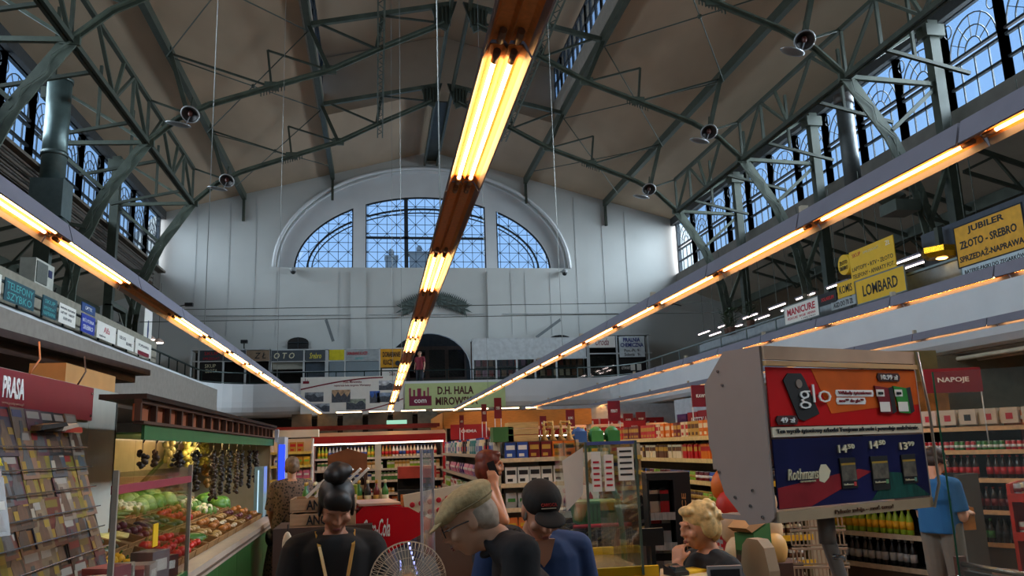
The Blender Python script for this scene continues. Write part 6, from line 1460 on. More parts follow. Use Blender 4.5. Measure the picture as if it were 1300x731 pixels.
t = E('scale', (.28, 10.9, 0), label='small black box display on the aisle with orange goods', cat='display'); MB().box((0, 0, 0), (.55, .4, 1.2)).build('body', m_dark, t); MB().box((.03, -.01, 1.0), (.52, 0, 1.15)).build('goods_print', M('b86a30', .5, noise=.5, scale=20), t); MB().box((0, 0, 1.35), (.5, .3, 1.5)).build('top_box', M('b04030', .5, noise=.2), t); MB().box((0, .3, 1.2), (.5, .4, 1.5)).build('back_panel', m_dark, t)
t = E('printed_box', (.25, 7.6, 0), label='cream box with red printed fruit rows above the cola cooler', cat='box')
MB().box((0, 0, 0), (.62, .3, 1.1)).build('body', M('5a4438', .6), t); g = MB().box((0, -.02, 1.12), (.62, .02, 1.36), rot=(0, -.14, 0)).build('front_panel', m_cream, t)
for k in range(7):
    for r_ in range(2): MB().ell((.07 + k * .08, -.03, 1.17 + r_ * .09 + (k - 3) * .011), (.025, .006, .025), 8, 5).build('printed_fruit', m_redt, t)
MB().box((0, 0, 1.1), (.62, .3, 1.12)).build('top_board', m_cream, t)
t = crate('fruit_crate', .62, 9.0, 1.0, .4, .5, .09, .1, m_oc, 'yellow crate of pale fruit behind the cola cooler', n=1)
tb = E('crate_stand', (.62, 9.0, 0), label='dark wire stand under the yellow fruit crate', cat='stand'); MB().tube([(-.15, 0, 0), (-.15, 0, .99)], .012, 6).tube([(.15, 0, 0), (.15, 0, .99)], .012, 6).box((-.18, -.2, .97), (.18, .2, 1.0)).build('frame', m_black, tb)
random.seed(4)
for k in range(15): tag(MB().ell((0, 0, .035), (.035, .045, .035), 8, 6).build('mango', M('d8b450', .5, noise=.15), loc=(.62 - .13 + (k % 4) * .088, 8.82 + (k // 4) * .11, 1.015)), 'pale yellow fruit, %s in the %s row of the yellow crate' % (nth(k % 4), nth(k // 4)), 'fruit', 'fruit in the yellow crate')
# yellow printed sacks near snacks, blue lit cooler edge, cyan column
t = E('blue_cooler', (aty(361, 580, 13.2).x - .05, 13.2, 0), label='tall cooler edge glowing saturated blue at the stall corner', cat='cooler'); MB().box((-.06, 0, .1), (.05, .5, 1.98)).build('body', M('b8bcc4', .4), t); MB().box((-.035, -.01, 1.15), (.06, 0, 1.86)).build('lit_panel', EM((.02, .05, 1.0), 2.2), t); MB().box((-.1, -.02, 1.9), (-.05, .1, 2.1)).build('light_cap', M('c8d0e0', .3), t)
t = E('glass_column', (-1.72, 12.2, 0), label='pale cyan glass-fronted column at the far end of the counter', cat='cooler'); MB().box((0, 0, 0), (.13, .35, 1.55)).build('body', M('9ab8c0', .25, noise=.05), t); MB().box((.05, -.01, .9), (.06, 0, 1.5)).build('bright_strip', EM((.6, .85, 1.0), 1.3), t)
m = MB()
tag(MB().box((-2.3, 13.8, 0), (-2.25, 14.1, 1.98)).box((-2.3, 13.8, 1.98), (-.95, 14.1, 2.1)).build('white_fascia', m_cream), 'short white fascia above the blue glowing cooler', 'fascia')
# ================================================================== CHECKOUTS ON THE RIGHT
t = E('checkout_counter', (1.13, 4.9, 0), label='yellow-rimmed checkout counter inside the glass booth', cat='counter')
t.location.x = 1.28; t.scale = (.55, 1, 1); MB().box((0, 0, .0), (.75, 1.0, .9)).build('body', M('5a4a34', .6, noise=.1), t); MB().box((.03, .03, .9), (.72, .97, .93)).build('desk_top', M('8a6a48', .25, noise=.1), t)
MB().box((0, 0, .9), (.75, .03, .98)).box((0, .03, .9), (.03, .97, .98)).box((0, .97, .9), (.75, 1.0, .98)).build('rim', m_yel, t); MB().box((.03, -.001, .86), (.72, 0, .9)).build('rim_strip', m_black, t)
t = E('glass_booth', (1.27, 4.9, .93), label='clear glass cashier booth on the yellow-rimmed counter', cat='screen')
gb = GLASS((.92, .95, .92), refl=.25)
MB().box((0, 0, 0), (.32, .006, .8)).build('pane', gb, t); MB().box((0, 0, 0), (.006, .9, .8)).build('pane', gb, t); MB().box((.32, .0, 0), (.326, .9, .8)).build('pane', gb, t)
for x, y in ((0, 0), (.32, 0)): MB().box((x - .006, y - .006, 0), (x + .008, y + .008, .8)).build('corner_strip', M('4a5a50', .3), t)
MB().box((0, -.004, .78), (.33, .01, .8)).build('top_strip', M('4a5a9a', .3), t)
for k, (x0, z0, x1, z1) in enumerate(((.03, .5, .09, .74), (.11, .5, .17, .72), (.2, .56, .3, .76))):
    q = MB().box((x0, -.012, z0), (x1, -.006, z1)).build('notice', m_paper, t)
    for r_ in range(5): MB().box((x0 + .01, -.0135, z0 + .03 + r_ * .035), (x1 - .012, -.012, z0 + .042 + r_ * .035)).build('printed_line', m_redt if k < 2 else m_ink, q)
t = E('paper_flag', (1.13, 4.95, 0), label='white sheet hanging at an angle on the glass booth edge', cat='paper')
MB().add([(0, 0, 1.62), (.13, -.03, 1.70), (.12, -.02, 1.42), (.02, 0, 1.32)], [(0, 1, 2, 3)]).build('sheet', m_paper, t); t['kind'] = 'thing'
# wire trolleys beyond the booth
def wires(t, x0, x1, y0, y1, z0, z1, n, m_, name='wire_side', tp=.0):
    g = MB()
    for k in range(n + 1):
        x = x0 + (x1 - x0) * k / n
        g.tube([(x, y0, z0), (x, y0 - tp, z1)], .003, 4).tube([(x, y1, z0), (x, y1 + tp, z1)], .003, 4).tube([(x, y0, z0), (x, y1, z0)], .003, 4)
    for k in range(6):
        z = z0 + (z1 - z0) * k / 5; g.tube([(x0, y0, z), (x1, y0, z), (x1, y1, z), (x0, y1, z), (x0, y0, z)], .003, 4)
    for k in range(n + 1):
        y = y0 + (y1 - y0) * k / n; g.tube([(x0, y, z0), (x0, y, z1)], .003, 4).tube([(x1, y, z0), (x1, y, z1)], .003, 4)
    g.build(name, m_, t)['kind'] = 'stuff'
t = E('shopping_trolley', (1.6, 6.7, 0), label='wire shopping trolley holding a green basket beyond the booth', cat='trolley')
wires(t, 0, .5, 0, .6, .55, 1.02, 10, m_chrome); MB().tube([(0, 0, 1.05), (.5, 0, 1.05)], .016, 8).build('handle', m_redt, t)
for x in (.04, .46):
    for y in (.05, .55): MB().tube([(x, y, .08), (x, y, .55)], .012, 6).build('leg', m_chrome, t); MB().tube([(x - .015, y, .06), (x + .015, y, .06)], .06, 12).build('wheel', m_black, t)
t = E('green_basket', (1.85, 6.95, 1.05), label='green plastic basket standing on the wire trolley', cat='basket')
MB().prism([(-.16, 0), (.16, 0), (.19, .18), (-.19, .18)], 'y', -.12, .12).build('body', M('3c7a4a', .4, noise=.03), t); MB().box((-.2, -.14, .17), (.2, .14, .19)).build('rim', M('4c8a5a', .4), t)
for k in range(9): MB().box((-.15 + k * .035, -.124, .02), (-.14 + k * .035, -.12, .15)).build('slot', M('2a5a34', .5), t)
t = E('coat_rack', (1.93, 6.4, 0), label='green vertical pole beside the wire trolley', cat='post'); MB().tube([(0, 0, 0), (0, 0, 1.0), (-.03, 0, 1.3), (-.1, 0, 1.42)], .022, 8).build('pole', M('1f5a34', .4), t)
# chocolate display stand
t = E('chocolate_stand', (2.22, 6.6, 0), math.radians(-12), label='black slanted EXCELLENCE chocolate display stand with shelves', cat='stand'); t.scale = (.58, 1, 1)
MB().box((0, .0, 0), (.03, .35, 1.42)).build('side_panel', m_black, t); MB().prism([(0, 0), (.36, 0), (.36, .5), (.2, 1.42), (0, 1.42)], 'x', .38, .41).build('side_panel', m_black, t) if False else MB().box((.38, 0, 0), (.62, .35, 1.40)).build('side_panel', m_black, t)
MB().box((.03, .3, 0), (.38, .35, 1.42)).build('back_panel', m_black, t); MB().box((0, 0, 1.40), (.62, .35, 1.46)).build('header', m_black, t)
for z in (.35, .62, .86, 1.1): q = MB().box((.03, 0.02, z), (.38, .3, z + .015)).build('shelf_board', m_black, t); MB().box((.03, 0, z - .02), (.38, .02, z + .04)).build('price_rail', M('8a8680', .5, noise=.3, scale=40, stretch=(1, 1, .1)), q)
letter('EXCELLENCE', M('a87848', .4), t, (.50, -.003, .98), (0.05, 0, 1), (-1, 0, .05), .62, .06, .01)
letter('70%', M('b08850', .4), t, (.52, -.003, .55), (0.05, 0, 1), (-1, 0, .05), .18, .1, .02)
c, s = math.cos(math.radians(-12)), math.sin(math.radians(-12))
for li, z in enumerate((1.105, .865, .625)):
    for k in range(2):
        lx = (.07 + k * .075); put('carton', ['white', 'red', 'silver'][(k + li) % 3], 'black', (2.22 + lx * c - .14 * s, 6.6 + lx * s + .14 * c, z + .01), math.radians(-12), '%s chocolate box on the %s shelf of the EXCELLENCE stand' % (['white', 'red', 'silver'][(k + li) % 3], ['top', 'second', 'third'][li]), 'chocolate boxes, %s stand shelf' % ['top', 'second', 'third'][li])
# slanted boxes of dark chocolate in the bin
t = E('goods_bin', (1.75, 7.6, 0), label='bin of dark slanted cartons with gold print behind the man in navy', cat='bin'); MB().box((-.1, 0, 0), (1.0, .5, .85)).build('body', M('4a3a30', .6), t)
random.seed(9)
dk = MB().box((-.17, -.05, 0), (.17, .05, .12)).mat(1).box((-.15, -.052, .07), (.1, -.05, .09)).box((-.15, -.052, .03), (.02, -.05, .045)).mesh('dark_carton', [m_black, M('8a7a50', .5)])
for k in range(14): tag(inst('dark_carton', dk, (1.78 + (k % 4) * .22, 7.62 + (k // 4) * .09, .85 + (k // 4) * .1), (.2, -.35 + random.uniform(-.2, .2), -.25)), 'dark carton with gold print, %s in the %s layer of the bin' % (nth(k % 4), nth(k // 4)), 'carton', 'dark cartons tilted in the bin')
# white promo card with red cup picture on the trolley side
t = E('promo_card', (1.55, 7.2, 0), label='white promotional card with red shapes behind the man in navy', cat='card'); MB().box((0, 0, 1.08), (.42, .01, 1.36)).build('card', m_paper, t); MB().prism([(.3, 1.12), (.38, 1.12), (.36, 1.26), (.34, 1.3), (.31, 1.24)], 'y', -.006, 0).build('red_shape', m_red, t)
for k in range(4): MB().prism([(.08 + k * .05, 1.14), (.11 + k * .05, 1.14), (.10 + k * .05, 1.26)], 'y', -.006, 0).build('blue_shape', M('4a5a8a', .5), t)
MB().box((.19, .0, 0), (.23, .02, 1.08)).build('leg', m_chrome, t)
# cashier desk with cream shelf, terminal, screen
t = E('cashier_desk', (1.42, 4.05, 0), math.radians(-20), label='cream-topped cashier desk in front of the blonde cashier', cat='desk')
MB().box((-.02, 0, 1.0), (.36, .42, 1.03)).build('desk_top', M('d8b888', .4), t); MB().box((0, .02, 0), (.34, .4, 1.0)).build('body', M('8a7458', .6, noise=.1), t)
MB().box((.05, -.012, .82), (.17, 0, .97)).build('notice', m_paper, t)
for k in range(5): MB().box((.06, -.014, .84 + k * .025), (.16, -.012, .848 + k * .025)).build('printed_line', m_ink, t)
wires(t, .18, .34, -.02, .02, .7, .98, 6, m_chrome, name='wire_pocket')
t = E('card_terminal', (1.55, 4.22, 1.03), .3, label='small black card terminal on the cream desk top', cat='terminal'); MB().prism([(-.05, 0), (.05, 0), (.05, .05), (-.05, .02)], 'x', -.045, .045).build('body', m_black, t); MB().box((-.03, -.04, .02), (.03, .02, .045)).build('screen', M('2a3438', .2), t)
tag(MB().box((-.09, -.06, 0), (.09, .06, .012)).build('leaflet_stack', m_yel, loc=(1.68, 4.3, 1.03), rz=.4), 'yellow leaflets beside the card terminal', 'leaflets')
t = E('cash_monitor', (1.74, 5.35, 0), math.radians(-8), label='black cashier monitor seen from behind near the booth', cat='monitor'); MB().box((0, 0, 1.04), (.15, .04, 1.15)).build('casing', m_black, t); MB().box((.06, .0, .0), (.09, .04, 1.04)).build('stand', m_black, t)
t = E('display_screen', (1.52, 3.72, 0), math.radians(-10), label='white-lit monitor in silver frame before the blonde woman', cat='monitor')
MB().box((0, 0, .90), (.16, .02, 1.14), ).build('casing', M('a8a4a4', .3, .3), t); MB().box((.012, -.004, .915), (.148, 0, 1.125)).build('screen', M('1c1c20', .2), t)
MB().prism([(.06, .93), (.145, .93), (.145, 1.05), (.12, 1.09), (.07, 1.08), (.055, 1.03)], 'y', -.007, -.004).build('lit_area', EM((.75, .8, 1.0), .55), t); MB().box((.06, 0, 0), (.1, .02, .9)).build('stand', m_black, t)
# snack sacks and red box column behind the blonde woman
t = E('red_column', (2.62, 6.0, 0), math.radians(-15), label='red column of printed boxes behind the blonde woman', cat='display'); 
for k in range(9): MB().box((0, 0, k * .17), (.2, .18, k * .17 + .165)).build('printed_box', m_red if k % 3 else M('8a1a20', .5), t)
MB().box((.05, -.004, 1.2), (.16, 0, 1.32)).build('white_label', m_paper, t)
t = E('sack_pile', (2.72, 5.8, 0), label='pile of cream and red snack sacks beside the tobacco display', cat='sacks')
random.seed(15)
for k in range(10):
    c_ = ['d8b890', 'b8281c', 'd8a860', 'c8a078', 'd86a20'][k % 5]; MB().ell(((k % 3) * .14 - .1, (k // 3) * .05, .9 + (k // 3) * .16), (.11, .07, .13), 10, 7, rot=(0, random.uniform(-.4, .4), 0)).build('sack', M(c_, .5, noise=.15, scale=10), t)
MB().box((-.25, -.1, 0), (.35, .3, .82)).build('base', m_brown, t)
# green carton stack and beige chair
t = E('green_carton', (2.40, 5.05, .0), math.radians(25), label='open cardboard and green carton beside the beige chair', cat='carton')
MB().prism([(-.15, 1.02), (.12, 1.08), (.12, 1.22), (-.15, 1.16)], 'y', -.1, .12).build('green_side', m_gc, t); MB().prism([(-.17, 1.17), (.1, 1.23), (.02, 1.30), (-.25, 1.2)], 'y', -.1, .12).build('flap', M('b88858', .7, noise=.1), t); MB().box((-.15, -.1, 0), (.12, .12, 1.05)).build('stand', m_brown, t); t.scale = (.62, .7, .97)
t = E('office_chair', (2.13, 4.45, 0), math.radians(100), label='beige padded chair back right of the blonde woman', cat='chair')
MB().prism([(-.12, .75), (.12, .75), (.13, 1.0), (.10, 1.12), (.05, 1.16), (-.05, 1.16), (-.10, 1.12), (-.13, 1.0)], 'y', -.035, .035).build('backrest', M('9a8468', .7, noise=.05), t); MB().ell((0, -.22, .52), (.24, .24, .05), 16, 6).build('seat', M('9a8468', .7), t); MB().tube([(0, 0, .75), (0, .05, .6), (0, -.1, .48)], .02, 8).build('back_support', m_black, t); MB().tube([(0, -.22, .1), (0, -.22, .48)], .025, 8).build('column', m_chrome, t)
for k in range(5): a_ = k * 2 * PI / 5; MB().tube([(0, -.22, .1), (.28 * math.cos(a_), -.22 + .28 * math.sin(a_), .05)], .018, 6).build('leg', m_black, t)
# trolley handle at the lower right corner
a = aty(1222, 716, 4.2); b = aty(1310, 730, 3.75)
t = E('shopping_trolley', (a.x, a.y, 0), math.atan2(b.y - a.y, b.x - a.x), label='shopping trolley whose chrome handle enters at the lower right corner', cat='trolley'); L_ = (Vector((b.x, b.y)) - Vector((a.x, a.y))).length
MB().tube([(0, 0, a.z), (L_, 0, a.z)], .014, 10).build('handle', m_chrome, t); MB().box((.02, -.02, a.z - .06), (L_, .02, a.z - .03)).build('coin_box', m_dark, t)
wires(t, 0, L_, -.6, -.02, .5, a.z - .06, 10, m_chrome)
for x in (.05, L_ - .05):
    for y in (-.55, -.05): MB().tube([(x, y, .08), (x, y, .5)], .012, 6).build('leg', m_chrome, t); MB().tube([(x - .015, y, .06), (x + .015, y, .06)], .06, 12).build('wheel', m_black, t)
MB().box((-.03, -.03, a.z - .1), (.0, .03, a.z + .04)).build('handle_bracket', M('5a3a34', .5), t)
# things under the price display: stacked white plastic baskets
t = E('basket_stack', (2.78, 5.3, 0), math.radians(-20), label='stack of pale wire baskets behind the grey display post', cat='baskets')
for k in range(4): 
    g = MB(); z = .75 + k * .12
    for q in range(14): g.box((q * .026, 0, z), (q * .026 + .008, .008, z + .1))
    g.box((0, 0, z), (.36, .008, z + .01)).box((0, -.004, z + .095), (.36, .012, z + .11)).build('basket', M('a89078', .6), t)
MB().box((0, .01, 0), (.36, .3, .75)).build('base', m_dark, t)
# wall picture and items near the drinks rack
p = aty(1189, 512, 14.0)
sign('food_poster', 'tan food poster on the wall left of the NAPOJE sign', (p.x - .1, 14.0, p.z), FX, .75, .85, M('a8743c', .6, noise=.4, scale=4), [])
tag(MB().box((9.5, 14.2, 0), (10.9, 14.4, 3.3)).build('wall_pier', M('a89058', .8, noise=.08)), 'yellowish wall pier behind the NAPOJE sign', 'pier')
tag(MB().box((10.9, 15.5, 0), (16.5, 15.7, 3.32)).build('partition_wall', M('8c8068', .8, noise=.12)), 'grey-beige partition wall behind the drinks rack', 'wall')
t = E('black_appliance', (7.0, 10.9, 1.8), label='black boxy appliance on top of the drinks rack', cat='appliance'); MB().box((-.2, 0, 0), (.2, .3, .3)).build('casing', m_black, t); MB().box((-.15, -.01, .08), (.1, 0, .25)).build('door', M('2a2c30', .2), t)
m_bb = M('c8b4a0', .5, noise=.1)
for k in range(9):
    t = E('juice_multipack', (7.35 + k * .14, 10.25 - k * .2, 1.8), math.radians(-56), label='shrink-wrapped pale multipack on the drinks rack, %s from the appliance' % ORD[k].replace('top', 'first'), cat='pack', group='pale multipacks on the drinks rack')
    MB().box((-.1, -.08, 0), (.1, .08, .2)).build('wrap', m_bb, t); MB().box((-.04, -.083, .05), (.04, -.08, .13)).build('label_print', m_ink if k % 3 == 0 else m_redt, t)
# maroon boards at the right end of the drinks rack
tag(MB().box((8.25, 8.75, 0), (8.3, 9.35, 1.95)).build('maroon_panel', M('6a1a28', .5)), 'maroon end panel right of the drinks rack', 'panel')
# overhead pipes near soffit
for k in range(2): tag(MB().tube([(12.4 + k * .5, 0, 3.25), (12.4 + k * .5, 30, 3.25)], .05, 8).build('soffit_pipe', M('b8a890', .6)), ['pale pipe under the right gallery soffit, nearer the hall', 'pale pipe under the right gallery soffit, nearer the wall'][k], 'pipe')
# ================================================================== PEOPLE
m_skin = M('c08a6c', .5, noise=.06, scale=9, name='skin'); m_skin2 = M('b0785c', .5, noise=.08, scale=9, name='skin'); m_lip = M('8a4a40', .45, noise=0); m_eye = M('e8e4dc', .3, noise=0); m_pup = M('1c1612', .2, noise=0)
def cap_mesh(m, a, b, ra, rb, n=12):
    """tapered limb with rounded ends"""
    a, b = Vector(a), Vector(b); d = b - a; L_ = max(d.length, 1e-5); u = d / L_
    pts = [a - u * ra, a - u * ra * .7, a - u * ra * .3, a, b, b + u * rb * .3, b + u * rb * .7, b + u * rb]
    m.tube(pts, [ra * .15, ra * .72, ra * .95, ra, rb, rb * .95, rb * .72, rb * .15], n)
def loft(m, secs, n=18, rot=0):
    """torso: list of (centre, half width, half depth, tilt about x)"""
    vs = []
    for c, w_, d_, tl_ in secs:
        for k in range(n):
            t = 2 * PI * k / n; cx, cy = math.cos(t), math.sin(t)
            x = w_ * math.copysign(abs(cx) ** .85, cx); y = d_ * math.copysign(abs(cy) ** .85, cy)
            v = Vector((x, y * math.cos(tl_), y * math.sin(tl_))); v.rotate(Euler((0, 0, rot))); vs.append(Vector(c) + v)
    fs = [(i * n + k, i * n + (k + 1) % n, (i + 1) * n + (k + 1) % n, (i + 1) * n + k) for i in range(len(secs) - 1) for k in range(n)]
    fs.append(tuple(reversed(range(n)))); fs.append(tuple((len(secs) - 1) * n + k for k in range(n)))
    m.add(vs, fs, True)
def fuse(m, name, mat, parent, vox=.008, smooth=4, cut=None):
    """one continuous smooth surface grown round the shapes in m"""
    me = m.mesh('tmp', mat); o = bpy.data.objects.new('tmp', me); COL.objects.link(o)
    md = o.modifiers.new('r', 'REMESH'); md.mode = 'VOXEL'; md.voxel_size = vox; md.use_smooth_shade = True
    if smooth:
        sm = o.modifiers.new('s', 'SMOOTH'); sm.iterations = smooth; sm.factor = .5
    dg = bpy.context.evaluated_depsgraph_get(); dg.update(); ev = o.evaluated_get(dg); r = bpy.data.meshes.new_from_object(ev); r.name = name
    bpy.data.objects.remove(o); r.materials.clear(); r.materials.append(mat)
    q = bpy.data.objects.new(name, r); COL.objects.link(q); q.parent = parent
    return q
def head_shapes(m, hm, s=1.0, nose=1.0):
    """head in its own frame (face towards +y), centre at origin, transformed by matrix hm"""
    def e(c, r, rot=None, n=14, k=10):
        t = MB(); t.ell(c, r, n, k, rot)
        m.add([hm @ (Vector(v) * s) for v in t.v], t.f, True)
    e((0, -.012, .03), (.076, .094, .088)); e((0, .02, -.02), (.066, .078, .098)); e((0, .035, -.085), (.042, .045, .036)); e((0, .0, -.05), (.06, .065, .06))
    e((0, .095, .025), (.055, .012, .014)); e((0, .102, -.012), (.011, .018, .03), rot=(-.35, 0, 0)); e((0, .112, -.03), (.016, .014, .012))
    for k in (-1, 1):
        e((k * .042, .072, -.03), (.025, .022, .022)); e((k * .077, -.005, -.005), (.01, .022, .034), rot=(.2, 0, 0)); e((k * .014, .104, -.034), (.008, .009, .007))
    e((0, .094, -.062), (.026, .012, .008)); e((0, .09, -.072), (.022, .012, .008))
def face_bits(hm, par, s=1.0, lip=None, brow='6a5a4c', glasses=None, closed=False):
    def ob(mb, nm, mt):
        mb.v = [tuple(hm @ (Vector(v) * s)) for v in mb.v]; return mb.build(nm, mt, par)
    for k in (-1, 1):
        if not closed:
            ob(MB().ell((k * .031, .084, .004), (.012, .009, .007), 10, 8), 'eye', m_eye); ob(MB().ell((k * .031, .091, .003), (.005, .003, .005), 8, 6), 'iris', m_pup)
        ob(MB().ell((k * .031, .087, .010), (.014, .009, .004), 10, 6), 'eyelid', m_skin2)
        ob(MB().ell((k * .032, .092, .022), (.018, .006, .004), 8, 5, rot=(0, k * .15, 0)), 'eyebrow', M(brow, .8))
    ob(MB().ell((0, .102, -.064), (.021, .007, .004), 10, 6), 'upper_lip', lip or m_lip); ob(MB().ell((0, .100, -.072), (.018, .007, .005), 10, 6), 'lower_lip', lip or m_lip)
    if glasses:
        g = MB()
        for k in (-1, 1):
            g.tube([(k * .033 + .023 * math.cos(t * PI / 8), .108, .0 + .018 * math.sin(t * PI / 8)) for t in range(17)], .0022, 5)
            g.tube([(k * .056, .106, .006), (k * .078, .05, .008), (k * .082, -.005, .004)], .0025, 5)
        g.tube([(-.01, .109, .004), (.01, .109, .004)], .002, 5); ob(g, 'glasses', glasses)
def hand(m, w_, d, pn, curl=.5, s=1.0, side=1, grip=0):
    """palm and five fingers: w_ wrist, d pointing direction, pn palm normal"""
    w_ = Vector(w_); d = Vector(d).normalized(); pn = Vector(pn); pn = (pn - d * pn.dot(d)).normalized(); a = d.cross(pn) * side
    for k in range(5): cap_mesh(m, w_ + a * (k - 2) * .012 * s, w_ + d * .085 * s + a * (k - 2) * .0165 * s, .014 * s, .013 * s, 8)
    L = [.062, .074, .08, .073, .055]
    for k in range(1, 5):
        base = w_ + d * .088 * s + a * (2.5 - k) * .021 * s; cur = base; dd = d.copy(); ln = L[k] * s
        for j, fr in enumerate((.45, .32, .23)):
            dd = (dd * math.cos(curl) + pn * math.sin(curl)).normalized() if j else (dd * math.cos(curl * .6) + pn * math.sin(curl * .6)).normalized()
            nx = cur + dd * ln * fr; cap_mesh(m, cur, nx, (.0092 - .0008 * j) * s, (.0088 - .0010 * j) * s, 8); cur = nx
    b = w_ + d * .025 * s + a * .03 * s; dd = (d * .75 + a * .6 + pn * .35).normalized(); q = b + dd * .038 * s; cap_mesh(m, b, q, .013 * s, .011 * s, 8)
    dd = (d * .9 + a * .15 + pn * (.3 + curl * .4)).normalized(); r = q + dd * .032 * s; cap_mesh(m, q, r, .0105 * s, .009 * s, 8)
def HM(c, yaw=0, pitch=0, roll=0): return Matrix.Translation(Vector(c)) @ Euler((pitch, roll, yaw), 'XYZ').to_matrix().to_4x4()
def person(label, loc, rz, P, female=False, vox=.009):
    """P: pose dictionary in metres in the figure's own frame (front = +y)"""
    t = E('person', loc, rz, label=label, cat='person')
    sk = P.get('skin', m_skin); b = MB(); hm = P['head']
    k = P.get('k', 1.0)
    head_shapes(b, hm, P.get('hs', 1.0))
    hc = hm @ Vector((0, -.015, -.07)); nb = Vector(P['neck'])
    cap_mesh(b, nb, hc, .058 if not female else .05, .055 if not female else .046)
    pel, wa, ch = Vector(P['pelvis']), Vector(P['waist']), Vector(P['chest']); sh = P['sh']; wd = P.get('w', 1.0); dp = P.get('d', 1.0)
    tw = P.get('tilt', 0); up_ = (nb - ch).normalized()
    top = ch + (nb - ch) * .75
    secs = [(pel + Vector((0, 0, -.09)), .13 * wd, .10 * dp, 0), (pel, .17 * wd, .115 * dp, 0), (wa, .145 * wd, .105 * dp, tw * .4), (ch, .17 * wd, .115 * dp, tw), (ch + (nb - ch) * .45, .165 * wd, .1 * dp, tw), (ch + (nb - ch) * .78, .11 * wd, .08 * dp, tw), (nb, .06, .058, tw)]
    loft(b, secs)
    for s_ in (0, 1):
        S_, El, Wr = [Vector(v) for v in P['arms'][s_]]
        cap_mesh(b, top + (S_ - top) * .4, S_, .06, .056); cap_mesh(b, S_, El, .052 * P.get('at', 1), .040 * P.get('at', 1)); cap_mesh(b, El, Wr, .041 * P.get('at', 1), .026 * P.get('at', 1))
        hd = P['hands'][s_]
        if hd: hand(b, Wr, hd[0], hd[1], hd[2], .95, side=hd[3] if len(hd) > 3 else (1 if s_ else -1))
        Hp, Kn, An = [Vector(v) for v in P['legs'][s_]]
        cap_mesh(b, Hp, Kn, .088 * wd, .058); cap_mesh(b, Kn, An, .056, .036)
        toe = An + Vector(P.get('toe', (0, .16, -.04))); cap_mesh(b, An + Vector((0, -.03, -.04)), toe, .036, .03)
    body = fuse(b, 'body', sk, t, vox, 3)
    # clothes
    g = P.get('inf', .014); sm = P['shirt']
    c = MB(); hem = P.get('hem', .10)
    loft(c, [(pel + Vector((0, 0, -hem)), .175 * wd + g, .125 * dp + g, 0), (pel, .178 * wd + g, .122 * dp + g, 0), (wa, .155 * wd + g * 1.4, .118 * dp + g, tw * .4), (ch, .17 * wd + g, .118 * dp + g, tw), (ch + (nb - ch) * .45, .168 * wd + g, .104 * dp + g, tw), (ch + (nb - ch) * .76, .118 * wd + g, .084 * dp + g, tw), (top + (nb - top) * .62, .085 + g * .6, .07 + g * .6, tw)])
    for s_ in (0, 1):
        S_, El, Wr = [Vector(v) for v in P['arms'][s_]]; sl_ = P.get('sleeve', .6)
        if sl_ > 0:
            cap_mesh(c, top + (S_ - top) * .3, S_, .06 + g, .058 + g)
            e_ = S_ + (El - S_) * min(sl_, 1); c.tube([S_, S_ + (e_ - S_) * .5, e_], [.056 * P.get('at', 1) + g, .054 * P.get('at', 1) + g * 1.2, .052 * P.get('at', 1) + g * 1.3], 14)
    fuse(c, P.get('top_name', 'shirt'), sm, t, .010, 3)
    lg = MB()
    if P.get('skirt'):
        kn = (Vector(P['legs'][0][1]) + Vector(P['legs'][1][1])) / 2
        loft(lg, [(kn + Vector((0, 0, -.22)), .27 * wd, .2, 0), (kn, .25 * wd, .19, 0), (pel, .185 * wd, .14, 0), (wa, .16 * wd, .13, 0)])
        fuse(lg, 'skirt', P['pants'], t, .012, 3)
    else:
        pl_f = P.get('pleg', .95)
        for s_ in (0, 1):
            Hp, Kn, An = [Vector(v) for v in P['legs'][s_]]
            cap_mesh(lg, Hp, Kn, .095 * wd + g, .075 + g)
            if pl_f > .5: e_ = Kn + (An - Kn) * (pl_f - .5) * 2; lg.tube([Kn, e_], [.07 + g, .062 + g * .8], 12)
        loft(lg, [(pel + Vector((0, 0, -.1)), .15 * wd, .12 * dp, 0), (pel, .175 * wd, .122 * dp, 0), (pel + (wa - pel) * .4, .165 * wd, .12 * dp, 0)])
        fuse(lg, 'trousers', P['pants'], t, .012, 2)
    for s_ in (0, 1):
        An = Vector(P['legs'][s_][2]); toe = An + Vector(P.get('toe', (0, .16, -.04)))
        q = MB(); cap_mesh(q, An + Vector((0, -.04, -.035)), toe + Vector((0, .01, 0)), .046, .04); q.box((An.x - .045, An.y - .08, An.z - .085), (An.x + .045, An.y + .2, An.z - .06))
        fuse(q, 'shoe', P.get('shoe', m_black), t, .012, 1)
    return t, body
def hair(par, hm, shapes, mat, name='hair', vox=.008, s=1.0):
    m = MB()
    for c, r, *rt in shapes:
        q = MB(); q.ell(c, r, 14, 10, rt[0] if rt else None); m.add([hm @ (Vector(v) * s) for v in q.v], q.f, True)
    return fuse(m, name, mat, par, vox, 2)
def part_on(hm, par, mb, nm, mt, s=1.0):
    mb.v = [tuple(hm @ (Vector(v) * s)) for v in mb.v]; return mb.build(nm, mt, par)
